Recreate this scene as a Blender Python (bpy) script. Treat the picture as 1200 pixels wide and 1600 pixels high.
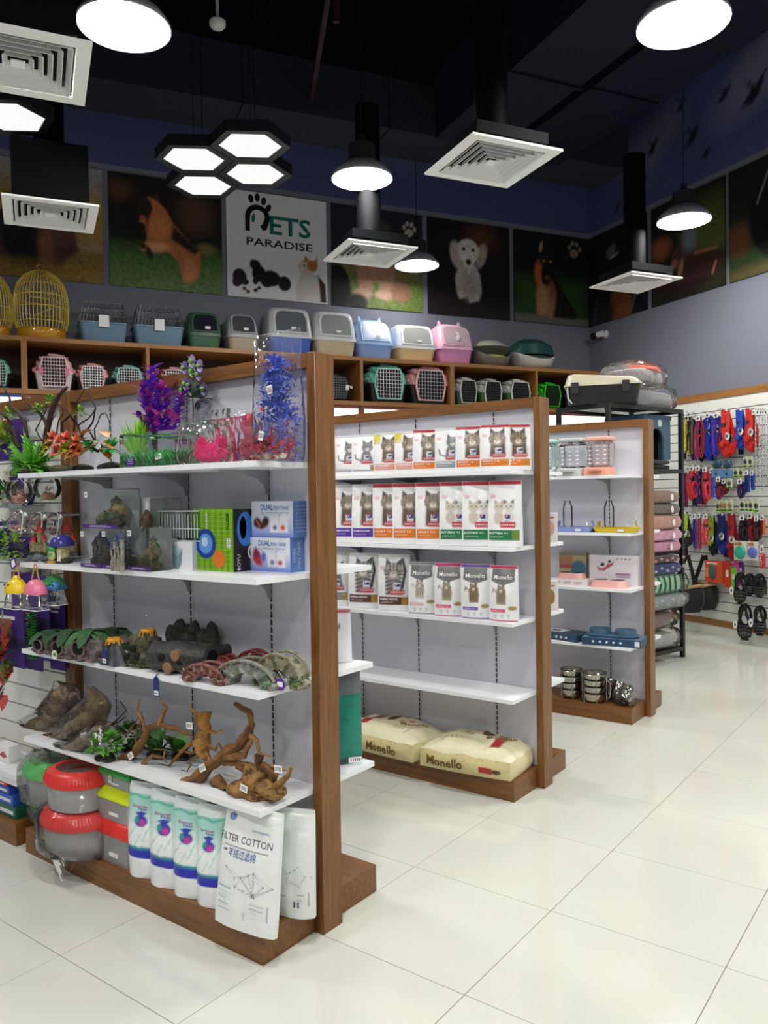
import bpy, math, random
import numpy as np
from mathutils import Vector, Matrix, noise as mnoise
from math import sin, cos, pi, radians, atan2, sqrt, hypot
for _o in list(bpy.data.objects): bpy.data.objects.remove(_o)
SC = bpy.context.scene
COLL = SC.collection
# ---------------------------------------------------------------- camera
FPX, YAW, PIT, ROL, HC = 1245.3, 0.64458, -0.01847, -0.01471, 1.5062
_F = Vector((-sin(YAW)*cos(PIT), cos(YAW)*cos(PIT), sin(PIT)))
_R = Vector((cos(YAW), sin(YAW), 0)); _U = _R.cross(_F)
CR = cos(ROL)*_R + sin(ROL)*_U; CU = -sin(ROL)*_R + cos(ROL)*_U; CF = _F
CPOS = Vector((0, 0, HC))
cd = bpy.data.cameras.new('camera'); cam = bpy.data.objects.new('camera', cd); COLL.objects.link(cam)
cd.sensor_fit = 'VERTICAL'; cd.sensor_height = 36.0; cd.lens = FPX/1600*36; cd.clip_start = .05; cd.clip_end = 100
M = Matrix.Identity(4)
for i in range(3):
    M[i][0] = CR[i]; M[i][1] = CU[i]; M[i][2] = -CF[i]; M[i][3] = CPOS[i]
cam.matrix_world = M
SC.camera = cam
# ---------------------------------------------------------------- world, exposure
wd = bpy.data.worlds.new('world'); SC.world = wd; wd.use_nodes = True
wd.node_tree.nodes['Background'].inputs[0].default_value = (.02, .022, .03, 1)
wd.node_tree.nodes['Background'].inputs[1].default_value = .3
vs = SC.view_settings; vs.view_transform = 'Standard'; vs.look = 'None'; vs.exposure = 0.66; vs.gamma = 1.0; vs.use_curve_mapping = False
LAMP_POWER = 62.0     # emission of the pendant lamp lenses
HEX_POWER = 0.62
BOX_POWER = 1.3       # lit header boxes under the carrier shelf
# the room's own axes: V runs along the back wall to the right, U runs away from the camera along the right wall
TH = radians(60.61)
U = Vector((-sin(TH), cos(TH), 0)); V = Vector((cos(TH), sin(TH), 0))
CN = Vector((-4.05, 9.85, 0))         # corner of back wall and right wall
def room(t, s, z=0.0): return CN + V*t + U*s + Vector((0, 0, z))
ROT_BACK = TH; ROT_RIGHT = TH - pi/2
# ---------------------------------------------------------------- sight lines: pixel of the 1200x1600 frame -> point on a plane of the room
def ray(px, py): return CF + CR*((px-600)/FPX) - CU*((py-800)/FPX)
def onp(px, py, P, n):
    d = ray(px, py); return CPOS + d*((P-CPOS).dot(n)/d.dot(n))
def W(px, py, y): return onp(px, py, Vector((0, y, 0)), Vector((0, 1, 0)))
def Wz(px, py, z): return onp(px, py, Vector((0, 0, z)), Vector((0, 0, 1)))
def Wx(px, py, x): return onp(px, py, Vector((x, 0, 0)), Vector((1, 0, 0)))
def WB(px, py, d=0): return onp(px, py, CN - U*d, U)       # plane d in front of the back wall
def WR(px, py, d=0): return onp(px, py, CN - V*d, V)       # plane d in front of the right wall
def par(P, D, px):                                         # where along P + k*D the column px lies
    a = P-CPOS; q = (px-600)/FPX
    return (q*a.dot(CF)-a.dot(CR))/(D.dot(CR)-q*D.dot(CF))
def gx(px, y, z): return par(Vector((0, y, z)), Vector((1, 0, 0)), px)
def proj(P):
    d = Vector(P)-CPOS; z = d.dot(CF); return 600+FPX*d.dot(CR)/z, 800-FPX*d.dot(CU)/z, z
# ---------------------------------------------------------------- colour + materials
def lin(c):
    if isinstance(c, str):
        c = c.lstrip('#'); c = tuple(int(c[i:i+2], 16)/255 for i in (0, 2, 4))
    return tuple((x/12.92 if x <= .04045 else ((x+.055)/1.055)**2.4) for x in c[:3])
MATS = {}
def newmat(name):
    m = bpy.data.materials.new(name); m.use_nodes = True; m.node_tree.nodes.clear(); MATS[name] = m
    return m, m.node_tree.nodes, m.node_tree.links
def colmat(name, rough=.5, spec=.5, metal=0, var=0, vscale=20, bump=0, bscale=60, sheen=0, coat=0, sss=0, emis=0):
    m, N, L = newmat(name)
    out = N.new('ShaderNodeOutputMaterial'); p = N.new('ShaderNodeBsdfPrincipled')
    a = N.new('ShaderNodeAttribute'); a.attribute_name = 'Col'
    p.inputs['Roughness'].default_value = rough; p.inputs['Metallic'].default_value = metal
    p.inputs['Specular IOR Level'].default_value = spec
    if coat: p.inputs['Coat Weight'].default_value = coat; p.inputs['Coat Roughness'].default_value = .12
    if sheen: p.inputs['Sheen Weight'].default_value = sheen
    src = a.outputs['Color']
    if var:
        t = N.new('ShaderNodeTexCoord'); n = N.new('ShaderNodeTexNoise'); n.inputs['Scale'].default_value = vscale; n.inputs['Detail'].default_value = 4
        L.new(t.outputs['Object'], n.inputs['Vector'])
        r = N.new('ShaderNodeMapRange'); r.inputs[1].default_value = .3; r.inputs[2].default_value = .7; r.inputs[3].default_value = 1-var; r.inputs[4].default_value = 1+var*.6
        L.new(n.outputs['Fac'], r.inputs[0])
        mx = N.new('ShaderNodeVectorMath'); mx.operation = 'SCALE'; L.new(src, mx.inputs[0]); L.new(r.outputs[0], mx.inputs['Scale']); src = mx.outputs[0]
    L.new(src, p.inputs['Base Color'])
    if bump:
        t = N.new('ShaderNodeTexCoord'); n = N.new('ShaderNodeTexNoise'); n.inputs['Scale'].default_value = bscale; n.inputs['Detail'].default_value = 3
        b = N.new('ShaderNodeBump'); b.inputs['Strength'].default_value = bump; b.inputs['Distance'].default_value = .01
        L.new(t.outputs['Object'], n.inputs['Vector']); L.new(n.outputs['Fac'], b.inputs['Height']); L.new(b.outputs[0], p.inputs['Normal'])
    L.new(p.outputs[0], out.inputs[0]); return m
colmat('matte', .75, .3); colmat('plastic', .35, .5); colmat('gloss', .16, .5); colmat('paper', .6, .35); colmat('carton', .38, .45)
colmat('print', .55, .3); colmat('pouch', .3, .5, bump=.45, bscale=22); colmat('sack', .42, .45, bump=.6, bscale=14)
colmat('cloth', .9, .15, var=.18, vscale=90, bump=.4, bscale=160, sheen=.2); colmat('plush', .95, .1, var=.2, vscale=40, bump=.8, bscale=90, sheen=.4)
colmat('resin', .62, .35, var=.4, vscale=38, bump=.9, bscale=70); colmat('bark', .7, .3, var=.38, vscale=30, bump=.8, bscale=60)
colmat('leaf', .42, .45, var=.22, vscale=45); colmat('metal', .28, .5, metal=1); colmat('steel', .16, .5, metal=1, bump=.1, bscale=20); colmat('gold', .25, .5, metal=1)
colmat('webbing', .7, .3, var=.45, vscale=45)
def emit(name, col, st):
    m, N, L = newmat(name); o = N.new('ShaderNodeOutputMaterial'); e = N.new('ShaderNodeEmission')
    e.inputs[0].default_value = (*col, 1); e.inputs[1].default_value = st; L.new(e.outputs[0], o.inputs[0]); return m
emit('lamp_lens', (1, .985, .95), LAMP_POWER); emit('lamp_lens_dim', (1, .985, .95), LAMP_POWER*.3); emit('hex_lens', (1, 1, .98), HEX_POWER); emit('lit_header', (.97, .98, 1), BOX_POWER)
def film(name, tint, amount, rough, bump=0, bscale=30, haze=0, ior=1.45):
    m, N, L = newmat(name); o = N.new('ShaderNodeOutputMaterial')
    tr = N.new('ShaderNodeBsdfTransparent'); tr.inputs[0].default_value = (*tint, 1)
    gl = N.new('ShaderNodeBsdfGlossy'); gl.inputs['Roughness'].default_value = rough; gl.inputs[0].default_value = (1, 1, 1, 1)
    fr = N.new('ShaderNodeFresnel'); fr.inputs[0].default_value = ior
    ad = N.new('ShaderNodeMath'); ad.operation = 'ADD'; ad.inputs[1].default_value = amount; ad.use_clamp = True
    L.new(fr.outputs[0], ad.inputs[0]); mx = N.new('ShaderNodeMixShader')
    base = tr.outputs[0]
    if haze:
        df = N.new('ShaderNodeBsdfDiffuse'); df.inputs[0].default_value = (.9, .9, .89, 1)
        tl = N.new('ShaderNodeBsdfTranslucent'); tl.inputs[0].default_value = (.9, .9, .89, 1); ms = N.new('ShaderNodeMixShader'); L.new(df.outputs[0], ms.inputs[1]); L.new(tl.outputs[0], ms.inputs[2])
        a = N.new('ShaderNodeMixShader'); a.inputs[0].default_value = haze; L.new(tr.outputs[0], a.inputs[1]); L.new(ms.outputs[0], a.inputs[2]); base = a.outputs[0]
    L.new(ad.outputs[0], mx.inputs[0]); L.new(base, mx.inputs[1]); L.new(gl.outputs[0], mx.inputs[2])
    if bump:
        t = N.new('ShaderNodeTexCoord'); n = N.new('ShaderNodeTexNoise'); n.inputs['Scale'].default_value = bscale; n.inputs['Detail'].default_value = 2
        b = N.new('ShaderNodeBump'); b.inputs['Strength'].default_value = bump; b.inputs['Distance'].default_value = .02
        L.new(t.outputs['Object'], n.inputs['Vector']); L.new(n.outputs['Fac'], b.inputs['Height']); L.new(b.outputs[0], gl.inputs['Normal']); L.new(b.outputs[0], fr.inputs['Normal'])
    L.new(mx.outputs[0], o.inputs[0]); return m
film('film', (.985, .985, .985), -.004, .1, .45, 20, .035, 1.25); film('acrylic', (.97, .98, .98), .0, .03, haze=.025); film('tub', (.97, .97, .97), .0, .14, haze=.6, ior=1.4)
film('film_heavy', (.96, .96, .95), .0, .14, .6, 22, .14, 1.25); film('smoke', (.42, .43, .45), .06, .05, haze=.12); film('mint_clear', (.8, .93, .9), .05, .05, .3, 40, .12); film('pink_clear', (.93, .85, .84), .05, .05, .3, 40, .12)
film('film_thin', (.97, .97, .97), -.03, .12, .2, 20, 0, 1.12)
def wood(name, axis, c1, c2, rough=.38):
    m, N, L = newmat(name); o = N.new('ShaderNodeOutputMaterial'); p = N.new('ShaderNodeBsdfPrincipled')
    t = N.new('ShaderNodeTexCoord'); mp = N.new('ShaderNodeMapping'); sc = [26, 26, 26]; sc[axis] = 1.6; mp.inputs['Scale'].default_value = sc
    oi = N.new('ShaderNodeObjectInfo'); vm = N.new('ShaderNodeVectorMath'); vm.operation = 'ADD'
    L.new(t.outputs['Object'], vm.inputs[0]); L.new(oi.outputs['Random'], vm.inputs[1]); L.new(vm.outputs[0], mp.inputs[0])
    n = N.new('ShaderNodeTexNoise'); n.inputs['Scale'].default_value = 2.2; n.inputs['Detail'].default_value = 6; n.inputs['Roughness'].default_value = .62; n.inputs['Distortion'].default_value = .6
    L.new(mp.outputs[0], n.inputs['Vector'])
    r = N.new('ShaderNodeValToRGB'); r.color_ramp.elements[0].position = .3; r.color_ramp.elements[1].position = .72
    r.color_ramp.elements[0].color = (*lin(c1), 1); r.color_ramp.elements[1].color = (*lin(c2), 1)
    L.new(n.outputs['Fac'], r.inputs[0]); L.new(r.outputs[0], p.inputs['Base Color']); p.inputs['Roughness'].default_value = rough
    b = N.new('ShaderNodeBump'); b.inputs['Strength'].default_value = .08; L.new(n.outputs['Fac'], b.inputs['Height']); L.new(b.outputs[0], p.inputs['Normal'])
    L.new(p.outputs[0], o.inputs[0]); return m
wood('wood_x', 0, '#5f3b19', '#8f5e2b'); wood('wood_y', 1, '#5f3b19', '#8f5e2b'); wood('wood_z', 2, '#5f3b19', '#8f5e2b')
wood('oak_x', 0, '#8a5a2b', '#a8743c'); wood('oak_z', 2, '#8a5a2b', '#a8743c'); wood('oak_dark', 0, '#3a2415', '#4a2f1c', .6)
def surf(name, col, rough, var=.05, vscale=2.0, spec=.5, bump=0):
    m, N, L = newmat(name); o = N.new('ShaderNodeOutputMaterial'); p = N.new('ShaderNodeBsdfPrincipled')
    t = N.new('ShaderNodeTexCoord'); oi = N.new('ShaderNodeObjectInfo'); vm = N.new('ShaderNodeVectorMath'); vm.operation = 'ADD'
    L.new(t.outputs['Object'], vm.inputs[0]); L.new(oi.outputs['Location'], vm.inputs[1])
    n = N.new('ShaderNodeTexNoise'); n.inputs['Scale'].default_value = vscale; n.inputs['Detail'].default_value = 5
    L.new(vm.outputs[0], n.inputs['Vector'])
    r = N.new('ShaderNodeValToRGB'); c = lin(col)
    r.color_ramp.elements[0].color = (*[x*(1-var) for x in c], 1); r.color_ramp.elements[1].color = (*[min(1, x*(1+var)) for x in c], 1)
    L.new(n.outputs['Fac'], r.inputs[0]); L.new(r.outputs[0], p.inputs['Base Color']); p.inputs['Roughness'].default_value = rough; p.inputs['Specular IOR Level'].default_value = spec
    if bump:
        b = N.new('ShaderNodeBump'); b.inputs['Strength'].default_value = bump; b.inputs['Distance'].default_value = .01; L.new(n.outputs['Fac'], b.inputs['Height']); L.new(b.outputs[0], p.inputs['Normal'])
    L.new(p.outputs[0], o.inputs[0]); return m
surf('tile', '#d2d3c9', .09, .035, 1.4); surf('grout', '#9c9a90', .8); surf('panel', '#d3d3dc', .45, .03, 3); surf('shelf', '#eef0f2', .3, .02, 3)
surf('slat', '#e9ebe2', .3, .03, 2); surf('groove', '#55565a', .5); surf('wall', '#767986', .7, .04, 1.2); surf('wall_far', '#767986', .7, .04, 1.2)
surf('ceiling', '#10131d', .8, .2, .6, spec=.06); surf('duct', '#161926', .6, .2, .8, spec=.06); surf('duct_black', '#060709', .6, .2, .8, spec=.06); surf('duct_grey', '#2c2e37', .6, .15, .8, spec=.06)
surf('black_metal', '#17181b', .45, .1, 5); surf('white_metal', '#e9eae6', .4, .02, 5); surf('bracket', '#8e9096', .4, .05, 8)
# ---------------------------------------------------------------- mesh builder
def rring(w, d, r, n=3, z=0.0, cx=0.0, cy=0.0):
    r = min(r, w/2-1e-5, d/2-1e-5); out = []
    for (sx, sy, a0) in ((1, -1, -pi/2), (1, 1, 0), (-1, 1, pi/2), (-1, -1, pi)):
        for i in range(n+1):
            a = a0+i*pi/2/n; out.append((cx+sx*(w/2-r)+r*cos(a), cy+sy*(d/2-r)+r*sin(a), z))
    return out
class MB:
    def __init__(s, col='#cccccc'): s.v = []; s.f = []; s.c = []; s.vc = {}; s.col = lin(col); s.T = None
    def setc(s, col): s.col = lin(col) if isinstance(col, str) else tuple(col); return s
    def add(s, vs, fs, col=None):
        o = len(s.v)
        if s.T is not None: vs = [s.T @ Vector(p) for p in vs]
        s.v.extend(tuple(p) for p in vs); c = s.col if col is None else (lin(col) if isinstance(col, str) else col)
        for f in fs: s.f.append(tuple(i+o for i in f)); s.c.append(c)
        return o
    def box(s, x0, x1, y0, y1, z0, z1, col=None):
        s.add([(x0, y0, z0), (x1, y0, z0), (x1, y1, z0), (x0, y1, z0), (x0, y0, z1), (x1, y0, z1), (x1, y1, z1), (x0, y1, z1)],
              [(0, 3, 2, 1), (4, 5, 6, 7), (0, 1, 5, 4), (1, 2, 6, 5), (2, 3, 7, 6), (3, 0, 4, 7)], col); return s
    def loft(s, rings, cap0=True, cap1=True, col=None, closed=True):
        n = len(rings[0]); vs = [p for r in rings for p in r]; fs = []
        for k in range(len(rings)-1):
            for i in range(n if closed else n-1):
                j = (i+1) % n; fs.append((k*n+i, k*n+j, (k+1)*n+j, (k+1)*n+i))
        if cap0: fs.append(tuple(range(n-1, -1, -1)))
        if cap1: fs.append(tuple((len(rings)-1)*n+i for i in range(n)))
        s.add(vs, fs, col); return s
    def rbox(s, cx, cy, z0, z1, w, d, r=.01, n=3, e=None, top=1.0, col=None):
        e = min(r, (z1-z0)/2.2)*.6 if e is None else e
        s.loft([rring(w-2*e, d-2*e, max(r-e, 1e-4), n, z0, cx, cy), rring(w, d, r, n, z0+e, cx, cy), rring(w*top, d*top, r*top, n, z1-e, cx, cy), rring((w-2*e)*top, (d-2*e)*top, max(r-e, 1e-4)*top, n, z1, cx, cy)], col=col); return s
    def tube(s, pts, r, n=6, col=None, cap=True, flat=1.0):
        pts = [Vector(p) for p in pts]; m = len(pts); rs = r if isinstance(r, (list, tuple)) else [r]*m
        rings = []; up = None
        for i, p in enumerate(pts):
            t = (pts[min(i+1, m-1)]-pts[max(i-1, 0)]); t = t.normalized() if t.length > 1e-9 else Vector((0, 0, 1))
            if up is None: up = Vector((0, 0, 1)) if abs(t.z) < .9 else Vector((1, 0, 0))
            a = t.cross(up); a = a.normalized() if a.length > 1e-6 else t.orthogonal().normalized(); b = a.cross(t).normalized(); up = b
            rings.append([tuple(p+a*(rs[i]*cos(2*pi*k/n))*flat+b*(rs[i]*sin(2*pi*k/n))) for k in range(n)])
        s.loft(rings, cap, cap, col); return s
    def lathe(s, prof, n=20, cx=0, cy=0, cap=True, col=None, sx=1, sy=1):
        s.loft([[(cx+sx*r*cos(2*pi*i/n), cy+sy*r*sin(2*pi*i/n), z) for i in range(n)] for r, z in prof], cap, cap, col); return s
    def ell(s, c, rx, ry, rz, nu=10, nv=6, col=None, jit=0, seed=0):
        c = Vector(c); rings = []
        for j in range(1, nv):
            a = -pi/2+pi*j/nv; rings.append([(rx*cos(a)*cos(2*pi*i/nu), ry*cos(a)*sin(2*pi*i/nu), rz*sin(a)) for i in range(nu)])
        vs = [(0, 0, -rz)]+[p for r in rings for p in r]+[(0, 0, rz)]
        if jit: vs = [tuple(Vector(p)*(1+jit*mnoise.noise(Vector(p)/max(rx, rz)*1.7+Vector((seed, seed*1.7, 0))))) for p in vs]
        vs = [tuple(Vector(p)+c) for p in vs]; fs = [(0, 1+(i+1) % nu, 1+i) for i in range(nu)]
        for j in range(nv-2):
            for i in range(nu): fs.append((1+j*nu+i, 1+j*nu+(i+1) % nu, 1+(j+1)*nu+(i+1) % nu, 1+(j+1)*nu+i))
        l = len(vs)-1; b = 1+(nv-2)*nu; fs += [(l, b+i, b+(i+1) % nu) for i in range(nu)]
        s.add(vs, fs, col); return s
    def prism(s, poly, a, b, axis='y', col=None):   # polygon in the other two axes, extruded along axis from a to b
        def P(p, k): return {'y': (p[0], k, p[1]), 'z': (p[0], p[1], k), 'x': (k, p[0], p[1])}[axis]
        s.loft([[P(p, a) for p in poly], [P(p, b) for p in poly]], col=col); return s
    def blade(s, p, d, L, w, droop=.5, n=4, col=None, side=None, tipw=.15, wave=0):
        p = Vector(p); d = Vector(d).normalized(); sd = d.cross(Vector((0, 0, 1))) if side is None else Vector(side)
        sd = sd.normalized() if sd.length > 1e-4 else Vector((1, 0, 0)); vs = []
        for i in range(n+1):
            k = i/n; q = p+d*(L*k)+Vector((0, 0, -droop*L*k*k))
            ww = w*(tipw+(1-tipw)*sin(pi*min(1, .18+.82*k)))/2 if i < n else w*.04
            vs += [tuple(q-sd*ww), tuple(q+sd*ww)]
        s.add(vs, [(2*i, 2*i+1, 2*i+3, 2*i+2) for i in range(n)], col); return s
    def grid(s, fn, nu, nv, colfn=None):            # fn(a,b) a,b in 0..1
        vs = [fn(i/nu, j/nv) for j in range(nv+1) for i in range(nu+1)]
        s.add(vs, [(j*(nu+1)+i, j*(nu+1)+i+1, (j+1)*(nu+1)+i+1, (j+1)*(nu+1)+i) for j in range(nv) for i in range(nu)])
        return s
    def mesh(s, name, mat, sharp=40, vcol=None):
        me = bpy.data.meshes.new(name); me.from_pydata(s.v, [], s.f)
        at = me.color_attributes.new('Col', 'FLOAT_COLOR', 'CORNER'); nl = len(me.loops)
        arr = np.ones((nl, 4), dtype=np.float32)
        if vcol is not None:
            vi = np.empty(nl, dtype=np.int32); me.loops.foreach_get('vertex_index', vi); arr[:, :3] = np.asarray(vcol, dtype=np.float32)[vi]
        elif s.f:
            cnt = np.array([len(f) for f in s.f]); arr[:, :3] = np.repeat(np.array(s.c, dtype=np.float32), cnt, axis=0)
        at.data.foreach_set('color', arr.ravel())
        me.polygons.foreach_set('use_smooth', [True]*len(me.polygons)); me.set_sharp_from_angle(angle=radians(sharp))
        me.materials.append(MATS[mat]); me.update(); return me
    def build(s, name, mat, parent=None, sharp=40, world=False, vcol=None, label=None):
        if world and parent is not None:
            I = TM[parent.name].inverted(); s.v = [tuple(I @ Vector(p)) for p in s.v]
        return link(name, s.mesh(name, mat, sharp, vcol), parent, label)
TM = {}
def link(name, me, parent=None, label=None):
    o = bpy.data.objects.new(name, me); COLL.objects.link(o)
    if parent is not None: o.parent = parent; TM[o.name] = TM[parent.name]
    else: TM[o.name] = Matrix.Identity(4)
    if label: o['label'] = label
    return o
def place(o, loc, rotz=0, tilt=0):
    o.location = loc; o.rotation_euler = (tilt, 0, rotz); TM[o.name] = Matrix.Translation(Vector(loc)) @ Matrix.Rotation(rotz, 4, 'Z') @ Matrix.Rotation(tilt, 4, 'X'); return o
def tag(o, label, cat, group=None):
    o['label'] = label; o['category'] = cat
    if group: o['group'] = group
    return o
def thing(name, label, cat, loc=(0, 0, 0), rotz=0, group=None, tilt=0):
    o = bpy.data.objects.new(name, None); COLL.objects.link(o); o.empty_display_size = .05
    place(o, loc, rotz, tilt); return tag(o, label, cat, group)
def struct(o): o['kind'] = 'structure'; return o
def dup(root, loc, rotz, label, group=None, tilt=0):
    r = root.copy(); COLL.objects.link(r); place(r, loc, rotz, tilt); r['label'] = label
    if group: r['group'] = group
    for ch in list(root.children):
        c = ch.copy(); COLL.objects.link(c); c.parent = r
        for g in list(ch.children):
            d = g.copy(); COLL.objects.link(d); d.parent = c
    return r
# lettering: flat glyph outlines laid on a surface; fn(x, z) gives the point on that surface
_TX = {}
def glyphs(txt, bold=0.0):
    k = (txt, bold)
    if k not in _TX:
        cu = bpy.data.curves.new('t', 'FONT'); cu.body = txt; cu.size = 1; cu.resolution_u = 2; cu.offset = bold; cu.align_x = 'CENTER'
        ob = bpy.data.objects.new('t', cu); COLL.objects.link(ob); bpy.context.view_layer.update()
        me = bpy.data.meshes.new_from_object(ob.evaluated_get(bpy.context.evaluated_depsgraph_get()))
        _TX[k] = ([tuple(v.co) for v in me.vertices], [tuple(p.vertices) for p in me.polygons])
        bpy.data.objects.remove(ob); bpy.data.meshes.remove(me)
    return _TX[k]
def write(mb, txt, x, z, size, col, fn, bold=0.0, width=None, rot=0, skew=0):
    vs, fs = glyphs(txt, bold); sx = size
    if width: sx = width/max(1e-6, max(v[0] for v in vs)-min(v[0] for v in vs))
    c, s_ = cos(rot), sin(rot); P = []
    for (a, b, _) in vs:
        a, b = a*sx, b*size; P.append(fn(x+a*c-b*s_, z+a*s_+b*c+skew*a))
    mb.add(P, fs, col)
def flat(y): return lambda x, z: (x, y, z)
# ---------------------------------------------------------------- painted prints (colour per vertex of a fine grid)
class Canvas:
    def __init__(s, w, h, n, bg):
        s.w, s.h = w, h; s.nx = n; s.ny = max(2, int(round(n*h/w)))
        x = np.linspace(0, w, s.nx+1); y = np.linspace(0, h, s.ny+1); s.X, s.Y = np.meshgrid(x, y)
        s.C = np.zeros(s.X.shape+(3,)); s.C[:] = lin(bg); s.rs = np.random.RandomState(7)
    def mix(s, a, col):
        a = np.clip(a, 0, 1)[..., None]; s.C = s.C*(1-a)+np.array(lin(col) if isinstance(col, str) else col)*a; return s
    def soft(s, d, e): return np.clip(.5-d/max(e, 1e-6), 0, 1)
    def ell(s, cx, cy, rx, ry, col, e=.02, rot=0, op=1):
        c, q = cos(rot), sin(rot); a = (s.X-cx)*c+(s.Y-cy)*q; b = -(s.X-cx)*q+(s.Y-cy)*c
        d = (np.sqrt((a/rx)**2+(b/ry)**2)-1)*min(rx, ry); return s.mix(s.soft(d, e)*op, col)
    def rect(s, x0, x1, y0, y1, col, e=.002, op=1):
        d = np.maximum(np.maximum(x0-s.X, s.X-x1), np.maximum(y0-s.Y, s.Y-y1)); return s.mix(s.soft(d, e)*op, col)
    def poly(s, pts, col, e=.01, op=1):
        D = np.full(s.X.shape, 1e9); ins = np.zeros(s.X.shape, bool); n = len(pts)
        for i in range(n):
            (x1, y1), (x2, y2) = pts[i], pts[(i+1) % n]; dx, dy = x2-x1, y2-y1
            t = np.clip(((s.X-x1)*dx+(s.Y-y1)*dy)/(dx*dx+dy*dy+1e-12), 0, 1)
            D = np.minimum(D, np.hypot(s.X-x1-t*dx, s.Y-y1-t*dy))
            cr = ((y1 > s.Y) != (y2 > s.Y)) & (s.X < (x2-x1)*(s.Y-y1)/((y2-y1) if abs(y2-y1) > 1e-12 else 1e-12)+x1); ins ^= cr
        return s.mix(s.soft(np.where(ins, -D, D), e)*op, col)
    def line(s, pts, w, col, e=.004, op=1):
        D = np.full(s.X.shape, 1e9)
        for (x1, y1), (x2, y2) in zip(pts[:-1], pts[1:]):
            dx, dy = x2-x1, y2-y1; t = np.clip(((s.X-x1)*dx+(s.Y-y1)*dy)/(dx*dx+dy*dy+1e-12), 0, 1)
            D = np.minimum(D, np.hypot(s.X-x1-t*dx, s.Y-y1-t*dy))
        return s.mix(s.soft(D-w/2, e)*op, col)
    def grad(s, y0, y1, col, op=1): return s.mix(np.clip((s.Y-y0)/(y1-y0), 0, 1)*op, col)
    def spk(s, amt, mask=None):
        n = s.rs.rand(*s.X.shape); n = (n+np.roll(n, 1, 0)+np.roll(n, 1, 1))/3
        f = 1+(n-.5)*2*amt*(1 if mask is None else mask); s.C = np.clip(s.C*f[..., None], 0, 1); return s
    def sheet(s, name, mat, fn, parent, flip=False):
        mb = MB(); xs, ys = s.X.ravel(), s.Y.ravel(); mb.v = [tuple(fn(a, b)) for a, b in zip(xs, ys)]; n = s.nx+1
        mb.f = [(j*n+i, j*n+i+1, (j+1)*n+i+1, (j+1)*n+i) for j in range(s.ny) for i in range(s.nx)]
        mb.c = [(0, 0, 0)]*len(mb.f)
        return link(name, mb.mesh(name, mat, 60, s.C.reshape(-1, 3)), parent)
ORD = ['first', 'second', 'third', 'fourth', 'fifth', 'sixth', 'seventh', 'eighth', 'ninth', 'tenth', 'eleventh', 'twelfth', 'thirteenth', 'fourteenth', 'fifteenth', 'sixteenth', 'seventeenth', 'eighteenth', 'nineteenth', 'twentieth']
rng = random.Random(5)
# ================================================================ THE SETTING
CEIL = 6.3
def quad(name, pts, mat, parent=None, ths=None):
    mb = MB(); mb.add(pts, [(0, 1, 2, 3)]); return mb.build(name, mat, parent)
def slab(name, a, b, mat, z0, z1, thick, nrm, parent=None):      # upright slab from a to b, its face on the line a-b, thickness away from the room
    mb = MB(); a, b = Vector(a), Vector(b); n = Vector(nrm)*thick; o = []
    for z in (z0, z1): o += [a+Vector((0, 0, z)), b+Vector((0, 0, z)), b+n+Vector((0, 0, z)), a+n+Vector((0, 0, z))]
    mb.add(o, [(0, 3, 2, 1), (4, 5, 6, 7), (0, 1, 5, 4), (1, 2, 6, 5), (2, 3, 7, 6), (3, 0, 4, 7)]); return mb.build(name, mat, parent)
TMIN, SMIN = -10.5, -12.5
mb = MB(); c = [room(TMIN, SMIN), room(0, SMIN), room(0, 0), room(TMIN, 0)]
mb.loft([[tuple(p+Vector((0, 0, z))) for p in c] for z in (-.1, -.004)]); floor = struct(mb.build('floor', 'grout'))
# floor tiles, 60 x 60 cm, laid square to the gondolas
TX, TY, TS = -1.253, 2.636, .6
tm = MB(); g = .0014; tm.loft([rring(TS-2*g, TS-2*g, .002, 1, -.0035), rring(TS-2*g, TS-2*g, .002, 1, -.0008), rring(TS-2*g-.0016, TS-2*g-.0016, .002, 1, 0)]); tme = tm.mesh('floor_tile', 'tile', 15)
cand = []
for i in range(-14, 16):
    for j in range(-8, 20):
        x, y = TX+(i+.5)*TS, TY+(j+.5)*TS; d = Vector((x, y, 0))-CN
        if d.dot(V) > .3 or d.dot(U) > .3 or d.dot(V) < TMIN-.2 or d.dot(U) < SMIN-.2: continue
        px, py, z = proj((x, y, 0)); vis = z > .3 and -350 < px < 1450 and py < 2300
        cand.append((0 if vis else 1, hypot(x, y), x, y))
cand.sort(); inview = [q for q in cand if q[0] == 0][:300]; rest = [q for q in cand if q not in inview]
for _, _, x, y in inview:
    o = link('floor_tile', tme, floor); o.location = (x, y, 0)
mb = MB()
for _, _, x, y in rest: mb.T = Matrix.Translation((x, y, 0)); mb.loft([rring(TS-2*g, TS-2*g, .002, 1, -.0035), rring(TS-2*g, TS-2*g, .002, 1, 0)])
o = mb.build('floor_tile_field', 'tile', floor); o['kind'] = 'stuff'
wb = struct(slab('wall_back', room(TMIN, 0), room(.2, 0), 'wall', 0, CEIL, .15, U))
wr = struct(slab('wall_right', room(0, 0), room(0, SMIN), 'wall', 0, CEIL, .15, V))
wl = struct(slab('wall_left', room(TMIN, SMIN), room(TMIN, 0), 'wall_far', 0, CEIL, .15, -V))
wf = struct(slab('wall_front', room(.2, SMIN), room(TMIN, SMIN), 'wall_far', 0, CEIL, .15, -U))
mb = MB(); mb.loft([[tuple(p+Vector((0, 0, z))) for p in c] for z in (CEIL, CEIL+.15)]); struct(mb.build('ceiling', 'ceiling'))
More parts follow.
